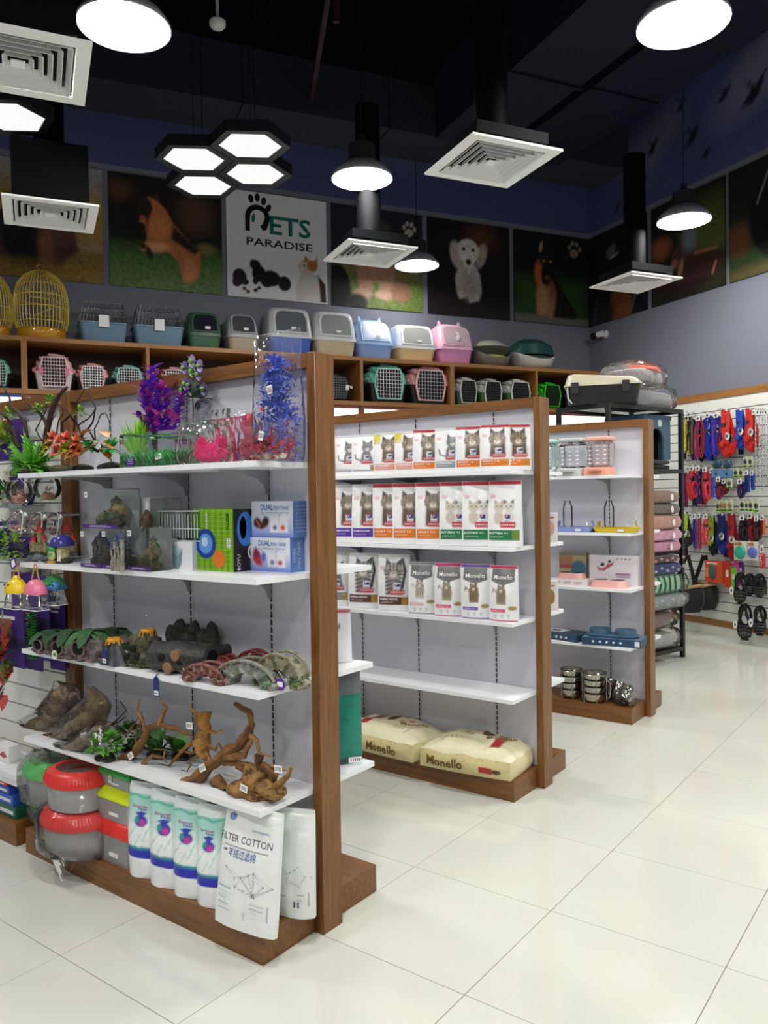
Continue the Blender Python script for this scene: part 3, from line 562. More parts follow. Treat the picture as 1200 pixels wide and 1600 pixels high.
# ================================================================ BLACK STEEL RACK
RA = Vector((-2.477, 6.412, 0)); RROT = radians(74.5); RWD, RDP, RHT = 1.1, .56, 2.265
rack = thing('steel_rack', 'black steel rack with pet beds behind the farthest gondola', 'rack', RA, RROT)
for x in (.0, RWD-.035):
    for y in (.0, RDP-.035): mb = MB(); mb.box(x, x+.035, y, y+.035, 0, RHT); mb.build('upright', 'black_metal', rack)
RSH = (.1, .47, .98, 1.72)
for z in RSH+(RHT,):
    for x0, x1, y0, y1 in (((.035, RWD-.035, 0, .03),) if z in (RSH[0], RSH[3], RHT) else ())+((.035, RWD-.035, RDP-.03, RDP), (0, .03, .035, RDP-.035), (RWD-.03, RWD, .035, RDP-.035)):
        mb = MB(); mb.box(x0, x1, y0, y1, z-.035, z); mb.build('rail', 'black_metal', rack)
    mb = MB('#3a3b3e'); mb.box(.03, RWD-.03, .03, RDP-.03, z-.02, z-.002); mb.build('deck', 'acrylic' if z == RHT else 'matte', rack)
# ================================================================ PRODUCT BUILDERS
def zat(x, y, py):
    P = Vector((x, y, 0)); D = Vector((0, 0, 1)); a = P-CPOS; q = (800-py)/FPX
    return (q*a.dot(CF)-a.dot(CU))/(D.dot(CU)-q*D.dot(CF))
def fit(pl, pr, pb, pt, z, y=None):      # y given: depth known (shelves above eye level)
    y = Wz((pl+pr)/2, pb, z).y if y is None else y; x0, x1 = gx(pl, y, z), gx(pr, y, z); return x0, x1, y, zat((x0+x1)/2, y, pt)-z
def rot_pts(pts, c, a): return [(c[0]+(x-c[0])*cos(a)-(y-c[1])*sin(a), c[1]+(x-c[0])*sin(a)+(y-c[1])*cos(a)) for x, y in pts]
def pouch_fn(w, h, d, seal=.93, top=.12, seed=0, slump=0):
    def dep(z):
        k = z/h
        if k > seal: return .006
        base = .86+.14*min(1, k/.18); q = max(0, (k-.35)/(seal-.35)); return d*(base*(1-q**1.6*(1-top)))
    def fr(x, z):
        u = min(1, abs(2*x/w)); wr = mnoise.noise(Vector((x*18+seed, z*11, seed*.7)))*.004*(1 if z/h < seal else .3)
        lean = .012*max(0, z/h-.5)
        return (x*(1+.02*sin(9*z+seed)), -dep(z)/2*(1-.62*u**3)+wr+lean, z)
    def bk(x, z): p = fr(x, z); return (p[0], dep(z)/2*(1-.62*min(1, abs(2*x/w))**3)+.012*max(0, z/h-.5), z)
    return fr, bk
def pouch_body(root, w, h, d, fr, bk, col, mat='pouch', nx=8, ny=12):
    mb = MB(col); N = []
    for j in range(ny+1):
        z = h*j/ny; N.append([bk(w/2-w*i/nx, z) for i in range(nx+1)])
    vs = [p for r in N for p in r]; mb.add(vs, [(j*(nx+1)+i, j*(nx+1)+i+1, (j+1)*(nx+1)+i+1, (j+1)*(nx+1)+i) for j in range(ny) for i in range(nx)])
    for sx in (-1, 1):
        vs = []
        for j in range(ny+1): z = h*j/ny; vs += [fr(sx*w/2, z), bk(sx*w/2, z)]
        mb.add(vs, [(2*j, 2*j+1, 2*j+3, 2*j+2) for j in range(ny)])
    mb.add([fr(-w/2+w*i/nx, 0) for i in range(nx+1)]+[bk(w/2-w*i/nx, 0) for i in range(nx+1)], [tuple(range(2*nx+2))])
    return mb.build('pouch_back', mat, root)
def pouch(root, w, h, d, paint, n, col, letters=None, mat='pouch', seed=0, seal=.93, top=.12, bg='#f2f2f2'):
    fr, bk = pouch_fn(w, h, d, seal, top, seed); cv = Canvas(1.0, h/w, n, bg); paint(cv, h/w)
    cv.sheet('printed_front', mat, lambda a, b: fr((a-.5)*w, b*w), root); pouch_body(root, w, h, d, fr, bk, col, mat)
    if letters:
        def on(a, b): p = fr((a-.5)*w, b*w); return (p[0], p[1]-.0012, p[2])
        for L in letters: mb = MB(); write(mb, L[0], L[1], L[2], L[3], L[4], on, L[5] if len(L) > 5 else .01, width=L[6] if len(L) > 6 else None); mb.build('lettering', 'print', root)
    return root
def hangtag(parent, p, col='#22306e', w=.022, h=.05, name='price_tag'):
    mb = MB(col); x, y, z = p; mb.prism([(x-w/2, z-h), (x+w/2, z-h), (x+w/2, z-.012), (x, z), (x-w/2, z-.012)], y-.001, y, 'y'); mb.setc('#f0f0f0'); mb.box(x-w*.36, x+w*.36, y-.0018, y-.001, z-h+.004, z-h+.02)
    mb.setc('#333333')
    for k in range(4): mb.box(x-w*.28+k*w*.15, x-w*.2+k*w*.15, y-.002, y-.0018, z-h+.008, z-h+.014)
    return mb.build(name, 'paper', parent)
def sticker(parent, p, w=.022, h=.014, rot=0, world=False):
    mb = MB('#f4f4f2'); x, y, z = p; q = [(x-w/2, z-h/2), (x+w/2, z-h/2), (x+w/2, z+h/2), (x-w/2, z+h/2)]; q = rot_pts(q, (x, z), rot); mb.prism(q, y-.0008, y)
    mb.setc('#3a3a3a'); c, s_ = cos(rot), sin(rot)
    for k in range(5):
        a = -w*.35+k*w*.16; mb.add([(x+(a+dx)*c-dz*s_, y-.0012, z+(a+dx)*s_+dz*c) for dx, dz in ((0, -h*.25), (w*.07, -h*.25), (w*.07, h*.3), (0, h*.3))], [(0, 1, 2, 3)])
    return mb.build('price_sticker', 'paper', parent, world=world)
def tuft(mb, p, n, h, spread, w, cols, r, droop=.35):
    for i in range(n):
        a = r.uniform(0, 2*pi); q = r.uniform(.1, 1)*spread; d = Vector((cos(a)*q, sin(a)*q, 1)); mb.blade(Vector(p)+Vector((cos(a)*q*.03, sin(a)*q*.03, 0)), d, h*r.uniform(.65, 1), w*r.uniform(.7, 1.1), droop*q, 4, lin(r.choice(cols)))
def leafball(mb, c, R, n, size, cols, r, flat_=1.0, up=.2):
    for i in range(n):
        a = r.uniform(0, 2*pi); b = r.uniform(-.5, 1.2); d = Vector((cos(a)*cos(b), sin(a)*cos(b), sin(b)*flat_)); p = Vector(c)+Vector((d.x*R*r.uniform(.3, .9), d.y*R*r.uniform(.3, .9), d.z*R*r.uniform(.3, .9)))
        mb.blade(p, d+Vector((r.uniform(-.4, .4), r.uniform(-.4, .4), up)), size*r.uniform(.6, 1.1), size*.45, .3, 3, lin(r.choice(cols)))
def stemplant(mb, pts, leaf, cols, r, step=.012, stem='#2d5a22', out=1.0):
    pts = [Vector(p) for p in pts]; mb.tube(pts, .0022, 5, stem)
    for a, b in zip(pts[:-1], pts[1:]):
        n = max(1, int((b-a).length/step))
        for k in range(n):
            p = a.lerp(b, k/n); an = r.uniform(0, 2*pi)
            for s_ in (0, pi*.66, pi*1.33): mb.blade(p, Vector((cos(an+s_)*out, sin(an+s_)*out, .7)), leaf*r.uniform(.6, 1.1), leaf*.38, .35, 3, lin(r.choice(cols)))
def bagfilm(root, rings, mat='film', name='clear_bag', world=False, label=None):
    mb = MB('#ffffff'); mb.loft(rings, True, True); return mb.build(name, mat, root, 70, world, label=label)
def wrinkle(ring, amp, seed, f=9): return [tuple(Vector(p)*1.0+Vector((mnoise.noise(Vector(p)*f+Vector((seed, 0, 0))), mnoise.noise(Vector(p)*f+Vector((0, seed, 3))), mnoise.noise(Vector(p)*f+Vector((5, 0, seed)))*.6))*amp) for p in ring]
def simplebag(root, w, d, h, cx=0, cy=0, z0=0, seed=1, topw=None, mat='film', flare=1.15):
    """clear bag standing on its base: rounded body, pinched towards a flat open top"""
    R = []
    for k, (s, dd) in enumerate(((.9, .9), (1, 1), (1.03, 1.02), (1, .9), (1.0, .55), (flare, .18), (flare*1.02, .06))):
        R.append(wrinkle(rring(w*s, max(.006, d*dd), min(w, max(.006, d*dd))*.3, 4, z0+h*(0, .06, .3, .55, .78, .95, 1)[k], cx, cy), .006, seed))
    R = [[(a, b, z0+.0008 if k == 0 else max(z0+.0008, c)) for a, b, c in r] for k, r in enumerate(R)]
    return bagfilm(root, R, mat)
def carton(name, label, cat, x0, x1, yf, z, h, depth, group=None, cols=('#ffffff', '#dddddd', '#ffffff'), rot=0):
    root = thing(name, label, cat, ((x0+x1)/2, yf, z), rot, group); w = x1-x0
    mb = MB(cols[0]); e = .0012; mb.loft([rring(w, depth, e, 1, 0, 0, depth/2), rring(w, depth, e, 1, h, 0, depth/2)]); n = 8
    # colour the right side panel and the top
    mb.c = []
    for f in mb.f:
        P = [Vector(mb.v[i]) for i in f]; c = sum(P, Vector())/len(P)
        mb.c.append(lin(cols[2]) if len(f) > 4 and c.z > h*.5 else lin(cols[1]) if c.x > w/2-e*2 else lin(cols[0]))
    mb.build('carton_body', 'carton', root); return root, w
def lump(mb, c, rx, ry, rz, seed, cols, nu=14, nv=9, jit=.35):
    n0 = len(mb.f); mb.ell(c, rx, ry, rz, nu, nv, jit=jit, seed=seed)
    for i in range(n0, len(mb.f)):
        P = Vector(mb.v[mb.f[i][0]]); k = mnoise.noise(P*40+Vector((seed, 0, 0)))*.5+.5; mb.c[i] = lin(cols[min(len(cols)-1, int(k*len(cols)))])
# ================================================================ NEAREST GONDOLA, TOP SHELF: artificial plants
R1 = random.Random(11)
def branch_decor(loc, paths, tufts, label, base_cols, extra=None, bc='#3b2a22'):
    root = thing('driftwood_plant', label, 'aquarium plant', loc)
    mb = MB(bc)
    for pts, r in paths:
        P = [Vector(p) for p in pts]; Q = []
        for a, b in zip(P[:-1], P[1:]):
            for k in range(4): q = a.lerp(b, k/4); Q.append(q+Vector((mnoise.noise(q*25), mnoise.noise(q*25+Vector((9, 0, 0))), 0))*.006)
        Q.append(P[-1]); n = len(Q); mb.tube(Q, [r*(1-.65*i/(n-1)) for i in range(n)], 6, lin(bc))
    mb.build('branches', 'bark', root, 60, True)
    mb = MB()
    for p, s in tufts: mb = MB(); leafball(mb, p, s, 60, s*1.2, ['#7fa93c', '#9ac04c', '#6a9440'], R1); mb.build('moss_tuft', 'leaf', root, 60, True)
    mb = MB(); lump(mb, Vector(loc)+Vector((0, 0, .014)), .06, .045, .02, R1.random()*9, base_cols); mb.build('rock_base', 'resin', root, 60, True)
    if extra: extra(root)
    return root
def B(px, py, y): return W(px, py, y)
Z1 = SHZ[0]
ya = 1.86
branch_decor((gx(72, ya, Z1), ya, Z1), [([B(72, 702, ya), B(72, 680, ya), B(82, 640, ya), B(92, 618, ya), B(105, 605, ya)], .018), ([B(76, 668, ya), B(62, 645, ya), B(42, 630, ya)], .01), ([B(62, 705, ya), B(66, 690, ya), B(56, 672, ya), B(72, 640, ya), B(74, 625, ya)], .0045),
   ([B(80, 660, ya), B(88, 645, ya), B(74, 640, ya)], .003), ([B(90, 700, ya), B(88, 680, ya), B(92, 655, ya), B(100, 645, ya), B(96, 632, ya)], .005)], [(B(60, 640, ya), .022), (B(81, 626, ya), .024)], 'dark branching driftwood plant with mossy tips beside the left wooden post', ['#2a2622', '#3a322a'])
yb = 1.90
branch_decor((gx(128, yb, Z1), yb, Z1), [([B(110, 702, yb), B(100, 685, yb), B(96, 660, yb), B(108, 650, yb), B(122, 665, yb), B(136, 655, yb), B(148, 640, yb)], .006), ([B(120, 690, yb), B(145, 660, yb), B(150, 638, yb), B(140, 620, yb), B(130, 604, yb)], .0045), ([B(115, 690, yb), B(118, 650, yb), B(118, 630, yb), B(132, 608, yb)], .004), ([B(130, 690, yb), B(120, 660, yb), B(102, 640, yb), B(94, 635, yb)], .0045)], [(B(125, 645, yb), .022)], 'thin black twig plant in front of the left wooden post', ['#2a2622', '#33302a'], bc='#241d1a')
branch_decor((gx(172, yb, Z1), yb, Z1), [([B(170, 705, yb), B(150, 690, yb), B(140, 675, yb)], .008), ([B(150, 690, yb), B(148, 670, yb), B(158, 648, yb), B(165, 645, yb), B(172, 665, yb), B(172, 680, yb)], .0032), ([B(172, 680, yb), B(172, 620, yb)], .0022), ([B(155, 705, yb), B(135, 695, yb), B(118, 690, yb)], .007)], [], 'black driftwood with orange leaves on the top shelf', ['#1e1c1a', '#2e2a26'],
   lambda root: ([(lambda m: ([m.blade(B(px, py, yb-.02), Vector((dx, -.3, dz)), .085, .05, .5, 4, lin(c)) for px, py, dx, dz, c in ((150, 672, -1, .3, '#c8762c'), (158, 675, 1, .2, '#d08838'), (135, 684, -1, .1, '#c96a2c'), (165, 690, 1, .1, '#d8903c'), (150, 695, -1, 0, '#b8641f'), (160, 700, 1, -.1, '#a85a20'), (128, 676, -1, .3, '#d07a30'), (142, 690, 1, .4, '#7a8a2c'))], leafball(m, B(172, 700, yb-.03), .03, 40, .04, ['#2ea24a', '#3fbf5a'], R1), leafball(m, B(137, 700, yb-.03), .02, 24, .035, ['#2ea24a', '#48c05a'], R1), m.build('orange_leaves', 'leaf', root, 60, True)))(MB())], sticker(root, B(154, 697, yb-.06), .026, .018, .5, True)), bc='#1d1917')
branch_decor((gx(34, 1.88, Z1), 1.88, Z1), [([B(44, 700, 1.88), B(40, 665, 1.88), B(30, 645, 1.88), B(17, 636, 1.88), B(14, 620, 1.88), B(2, 600, 1.88)], .011), ([B(28, 700, 1.88), B(20, 672, 1.88), B(12, 655, 1.88), B(0, 645, 1.88)], .01), ([B(26, 690, 1.88), B(8, 665, 1.88), B(2, 652, 1.88)], .004)], [(B(14, 646, 1.88), .024), (B(10, 690, 1.86), .03)], 'leftmost dark driftwood plant leaning out over the left slatwall', ['#2a2622', '#3a322a'])
o = thing('fern_plant', 'bright green fern plant at the left end of the top shelf', 'aquarium plant', (gx(45, 1.83, Z1), 1.83, Z1)); mb = MB()
c0 = Vector((gx(50, 1.83, Z1), 1.83, Z1+.02))
for k in range(34):
    a = R1.uniform(-.4, pi+.7); L = R1.uniform(.1, .19); d = Vector((cos(a), -.3+.5*R1.random(), .25+.7*abs(sin(a))*R1.random())).normalized()
    mb.blade(c0, d, L, .045, .4, 5, lin(R1.choice(['#6fbe38', '#86d048', '#5cac30'])), tipw=.3)
    for q in range(5):
        p = c0+d*(L*(.3+.14*q)); mb.blade(p, d+Vector((.6, 0, .3)), L*.3, .012, .3, 2, lin('#6cbc34')); mb.blade(p, d+Vector((-.6, 0, .3)), L*.3, .012, .3, 2, lin('#58a62a'))
mb.build('fronds', 'leaf', o, 60, True); mb = MB(); tuft(mb, c0+Vector((.04, -.01, -.01)), 60, .075, .7, .006, ['#5aa62a', '#79c83e'], R1); mb.build('grass', 'leaf', o, 60, True); mb = MB(); lump(mb, c0+Vector((0, 0, -.008)), .055, .04, .012, 3, ['#25221f', '#35302a']); mb.build('base', 'resin', o, 60, True)
o = thing('succulent_plant', 'coral pink and yellow succulent cluster low on the top shelf', 'aquarium plant', (gx(95, 1.81, Z1), 1.81, Z1)); mb = MB()
for px, py, cs in ((78, 695, ['#c9a93a', '#d8bc50']), (88, 705, ['#e0607a', '#e87a70']), (92, 690, ['#e88a6a', '#f0a080']), (104, 685, ['#e86a62', '#f08a78']), (106, 700, ['#a8bc3a', '#c0cc58']), (116, 700, ['#d8784c', '#e09060']), (82, 684, ['#e09a7a', '#e8866a']), (112, 708, ['#e07a5a', '#c8b84a']), (98, 706, ['#d8b848', '#e08a60']), (72, 702, ['#b8b840', '#88a838']), (124, 704, ['#c8642c', '#d88a4a']), (120, 690, ['#d06a40', '#e09058'])):
    q = B(px, py, 1.81)
    for rr in range(3):
        for k in range(8): a = k*pi/4+rr*.4; mb.blade(q, Vector((cos(a), sin(a)*.5-.5, sin(a)*.8+.15+rr*.3)), .042-.008*rr, .021, .1, 3, lin(R1.choice(cs)))
mb.build('rosettes', 'leaf', o, 60, True); mb = MB(); lump(mb, (gx(95, 1.81, Z1), 1.81, Z1+.012), .075, .03, .016, 5, ['#5a4a30', '#3f4a26', '#6a5638']); mb.build('base', 'resin', o, 60, True)
# boxed green grass mat
x0, x1, yf, h = fit(186, 274, 728, 675, Z1, 1.8); o = thing('grass_mat_box', 'clear plastic box of green grass mat with purple round label', 'aquarium plant', ((x0+x1)/2, yf, Z1)); w = x1-x0
mb = MB('#ffffff'); mb.rbox(0, .06, 0, h, w, .12, .008, 2); mb.build('clear_box', 'acrylic', o); mb = MB()
for i in range(1100): mb.blade((R1.uniform(-w/2+.012, w/2-.02), R1.uniform(.012, .1), .004), Vector((R1.uniform(-.5, .5), R1.uniform(-.7, .3), 1)), R1.uniform(.03, h*.8), .006, .3, 3, lin(R1.choice(['#4cb45a', '#62c86c', '#7ad684', '#3c9a48'])))
mb.build('grass_mat', 'leaf', o); mb = MB('#4b2a78'); mb.prism([(-w*.28+.026*cos(a), .022+.019*sin(a)) for a in [k*pi/8 for k in range(16)]], -.0018, -.0005); mb.setc('#d8c8e8')
for k in range(3): mb.box(-w*.28-.016, -w*.28+.016, -.0022, -.0018, .014+k*.008, .0155+k*.008)
mb.build('round_label', 'paper', o); sticker(o, (w*.22, -.001, .035), .034, .02, .08)
# grass tuft behind it
xg = gx(216, 1.95, Z1); o = thing('grass_plant', 'spiky bright green grass tuft rising behind the boxed mat', 'aquarium plant', (xg, 1.955, Z1)); mb = MB(); tuft(mb, (0, 0, .05), 150, .19, .75, .011, ['#9fe234', '#7fce2c', '#b4f050'], R1, .5); mb.build('blades', 'leaf', o); mb = MB('#6a6a5a'); mb.lathe([(.03, 0), (.032, .02), (.02, .06)], 10); mb.build('base', 'resin', o)
# purple plant
o = thing('purple_plant', 'tall purple and magenta plant on the top shelf', 'aquarium plant', (gx(245, 1.985, Z1), 1.985, Z1)); mb = MB(); yp = 1.985
for pts in ([(252, 715), (245, 665), (235, 620), (238, 572)], [(250, 700), (232, 650), (222, 610), (220, 598)], [(256, 700), (262, 660), (258, 620), (256, 598)], [(262, 700), (276, 660), (282, 625), (284, 612)], [(240, 690), (226, 660), (214, 648)], [(255, 690), (246, 640), (250, 600)]): stemplant(mb, [B(a, b, yp+R1.uniform(-.02, .02)) for a, b in pts], .066, ['#d044b4', '#e060c4', '#8f40d0', '#6c44dc', '#e86cc8', '#7c3cd0'], R1, .012, '#4a2080', .75)
mb.build('foliage', 'leaf', o, 60, True); mb = MB(); lump(mb, (gx(250, yp, Z1), yp, Z1+.02), .04, .03, .02, 8, ['#4a4640', '#5a544c']); mb.build('base', 'resin', o, 60, True)
# lilac flower plant
yl = 2.0; o = thing('lilac_flower_plant', 'plant with pale lilac petals above a clear bag', 'aquarium plant', (gx(305, yl, Z1), yl, Z1)); mb = MB()
for px, py, c in ((300, 565, '#b8a8c8'), (288, 575, '#9a88c0'), (312, 572, '#a898c8'), (300, 580, '#8fb87a'), (310, 585, '#8a7ab0'), (290, 600, '#a090b8'), (318, 608, '#7a6a90'), (296, 602, '#7f70a8'), (306, 605, '#8a9a80'), (285, 610, '#8fae88')):
    q = B(px, py, yl)
    for k in range(6): a = k*pi/3; mb.blade(q, Vector((cos(a), -.4, sin(a))), .032, .024, .05, 3, lin(c))
    mb.ell(q+Vector((0, -.008, 0)), .01, .01, .01, 6, 4, '#7aa860')
leafball(mb, B(308, 625, yl), .045, 70, .045, ['#4a6a4a', '#3f5a52', '#6a7a78', '#5a4a6a'], R1); mb.tube([B(300, 715, yl), B(302, 640, yl), B(300, 575, yl)], .003, 5, '#4a6a3a'); mb.build('petals', 'leaf', o, 60, True); mb = MB(); lump(mb, (gx(300, yl, Z1), yl, Z1+.015), .03, .025, .016, 9, ['#4a4640', '#5a544c']); mb.build('base', 'resin', o, 60, True)
# bagged anemones and corals
def bagged(px0, px1, pb, pt, label, cols, kind, name='bagged_plant', depth=.07, leaf=.035, n=130, fillh=.6, pebbles=False, dx=0, seed=1, stk=None, y=1.8):
    x0, x1, yf, h = fit(px0, px1, pb, pt, Z1, y); w = x1-x0; yc = min(yf+depth/2, Y1+.03-depth/2); o = thing(name, label, 'aquarium plant', ((x0+x1)/2, yc, Z1)); mb = MB()
    if kind == 'anemone':
        for cx in (-.2, .2):
            for i in range(n//2): a, b = R1.uniform(0, 2*pi), R1.uniform(-.3, 1.4); d = Vector((cos(a)*cos(b), sin(a)*cos(b)*.6, sin(b))); mb.blade((cx*w*.8, 0, h*.32), d, w*.2*R1.uniform(.7, 1.1), .007, .1, 3, lin(R1.choice(cols)), tipw=.6)
        mb.ell((0, 0, h*.25), w*.3, depth*.3, h*.22, 10, 6, cols[0])
    elif kind == 'column':
        stemplant(mb, [(0, 0, .02), (-.005, 0, h*.4), (.0, 0, h*.8)], leaf, cols, R1, .008, cols[0], 1.0)
        for q in range(40): leafball(mb, (R1.uniform(-.42, .42)*w*(1.1-.7*q/40), 0, h*(.06+.72*q/40)), w*.34*(1.15-.6*q/40), 30, leaf*.95, cols, R1)
    elif kind == 'coral':
        for q in range(9): mb.ell((R1.uniform(-.2, .2)*w, R1.uniform(-.1, .1)*depth, h*(.12+.08*q)), w*.26, depth*.3, h*.13, 10, 7, R1.choice(cols), .5, q)
    else: leafball(mb, (0, 0, h*fillh*.3), w*.4, n, leaf, cols, R1, .7); leafball(mb, (w*.18, 0, h*fillh*.25), w*.3, n//2, leaf, cols, R1, .7); leafball(mb, (-w*.2, 0, h*fillh*.25), w*.28, n//2, leaf, cols, R1, .7)
    if mb.v: mb.v = [(max(-w*.45, min(w*.45, a)), max(-depth*.42, min(depth*.42, b)), max(.004, min(h*.93, c))) for a, b, c in mb.v]
    mb.build('plant', 'leaf', o)
    if pebbles:
        mb = MB()
        for k in range(9): mb.ell((-w*.4+w*.1*k, R1.uniform(-.02, .01), .012), .013, .01, .009, 8, 5, R1.choice(['#d8d0c0', '#e8e4dc', '#c8bca8']))
        mb.build('pebbles', 'resin', o)
    simplebag(o, w*1.02, depth, h, seed=seed)
    if stk: sticker(o, (stk[0]*w, -depth*.5-.004, stk[1]*h), .02, .03, -.2)
    return o
bagged(273, 364, 722, 655, 'clear bag with two hot pink anemones on the top shelf', ['#ff3a8a', '#ff58a8', '#ff70b8'], 'anemone', 'bagged_anemone', seed=2, n=260)
bagged(362, 398, 712, 636, 'clear bag with pale red coral beside the pink anemone bag', ['#d0485a', '#e06a70', '#c83a48'], 'coral', 'bagged_coral', seed=3, leaf=.03, depth=.07, y=1.9)
bagged(368, 446, 722, 658, 'low clear bag with crimson plants and pale pebbles on the shelf end', ['#b81f4a', '#d0305a', '#e04a4a', '#9a1a3a'], 'ball', seed=4, pebbles=True, leaf=.03, stk=(.05, .62), depth=.05)
_b = bagged(392, 452, 712, 516, 'tall clear bag with a bushy cornflower blue plant', ['#5878e8', '#7090f8', '#88a8ff', '#4a6ad8'], 'column', seed=5, leaf=.03, depth=.09, y=1.9); sticker(_b, (.0, -.04, .24), .024, .03, .2)
o = thing('clear_bag_lid', 'crumpled empty clear bag edge behind the anemone bag', 'plastic bag', (gx(322, 1.93, Z1), 1.93, Z1)); simplebag(o, .24, .05, .2, seed=9)
# ================================================================ SECOND SHELF: castles, tanks, boxed tanks
Z2 = SHZ[1]
def tower(mb, x, y, z, r, h, roof='#b23a30', wall='#9a8a6a', rh=None):
    mb.lathe([(r, z), (r, z+h), (r*1.25, z+h+.002), (r*1.25, z+h+.008)], 10, x, y, col=wall); rh = rh or r*3.2; mb.lathe([(r*1.4, z+h+.008), (r*.7, z+h+.008+rh*.45), (.0012, z+h+.008+rh)], 10, x, y, col=roof)
    for k in range(3): mb.box(x-r*.25, x+r*.25, y-r-.001, y-r+.002, z+h*.55, z+h*.8, '#2a241c')
def castle(px, pb, pt, label, seed, y=1.87, w=.12, roof='#b23a30', wall='#9a8a6a', green=True):
    x = gx(px, y, Z2); h = zat(x, y, pt)-Z2; o = thing('castle_ornament', label, 'aquarium ornament', (x, y, Z2), 0, 'castle ornaments'); mb = MB(); lump(mb, (0, 0, h*.1), w*.5, .045, h*.13, seed, ['#5a6068', '#70767c', '#4a4e55']); mb.build('rock_base', 'resin', o)
    if green: mb = MB(); leafball(mb, (0, 0, h*.2), w*.42, 140, .02, ['#3a7a2c', '#2f6a26', '#4c8a36'], R1, .25); mb.v = [(a, b, min(c, h*.33)) for a, b, c in mb.v]; mb.build('moss', 'leaf', o)
    mb = MB(wall); mb.box(-w*.36, w*.36, -.02, .025, h*.2, h*.42); mb.setc('#8a7a5c'); mb.box(-w*.38, w*.38, -.022, .027, h*.41, h*.44)
    tower(mb, w*.1, 0, h*.2, w*.14, h*.45, roof, wall, h*.34); tower(mb, -w*.22, .0, h*.2, w*.1, h*.3, roof, wall, h*.2); tower(mb, -w*.06, -.02, h*.2, w*.1, h*.22, roof, wall, h*.16); tower(mb, w*.36, .005, h*.2, w*.09, h*.26, roof, wall, h*.18); mb.build('castle', 'resin', o)
castle(61, 880, 810, 'castle ornament with red roofs on mossy rock at the left shelf end', 1, 1.86, .105)
castle(103, 876, 812, 'castle ornament with red roofs behind the purple mushroom house', 2, 1.985, .14)
# mushroom house
y = 1.86; x = gx(97, y, Z2); o = thing('mushroom_house', 'purple capped mushroom house ornament with a cream doorway', 'aquarium ornament', (x, y, Z2))
mb = MB('#d8c890'); mb.lathe([(.028, .02), (.03, .05), (.026, .075)], 14); mb.setc('#3a2a1e'); mb.prism([(-.014, .02), (.008, .02), (.008, .045), (-.003, .058), (-.014, .045)], -.033, -.026); mb.setc('#e8e0d0')
for dx in (.018, .026, .034): mb.tube([(dx, -.03, .01), (dx+.004, -.028, .06)], .003, 5, '#e0d8c8')
mb.build('stalk', 'resin', o); mb = MB('#3a2f8c'); mb.lathe([(.03, .07), (.052, .072), (.05, .085), (.036, .105), (.014, .118), (.001, .12)], 18)
for a, zz, rr in ((-1.2, .095, .043), (-.6, .088, .049), (-1.9, .086, .049), (-1.5, .11, .026), (-.9, .106, .033)): mb.ell((rr*cos(a), rr*sin(a), zz), .006, .004, .006, 7, 5, '#b8b0e0')
mb.build('cap', 'resin', o); mb = MB(); lump(mb, (.01, 0, .01), .055, .035, .014, 4, ['#2a2a26', '#3a3a30', '#454838']); mb.build('base', 'resin', o)
x = gx(81, 1.82, Z2); o = thing('frog_ornament', 'small green capped cream ornament left of the mushroom house', 'aquarium ornament', (x, 1.82, Z2)); mb = MB('#c8c890'); mb.ell((0, 0, .035), .02, .016, .028, 10, 6, '#c0c884'); mb.ell((0, 0, .062), .026, .018, .014, 10, 6, '#3aa058'); mb.ell((.006, -.012, .04), .014, .008, .008, 8, 5, '#58b870'); mb.lathe([(.016, 0), (.018, .012)], 10, col='#c89a58'); mb.build('figure', 'resin', o)
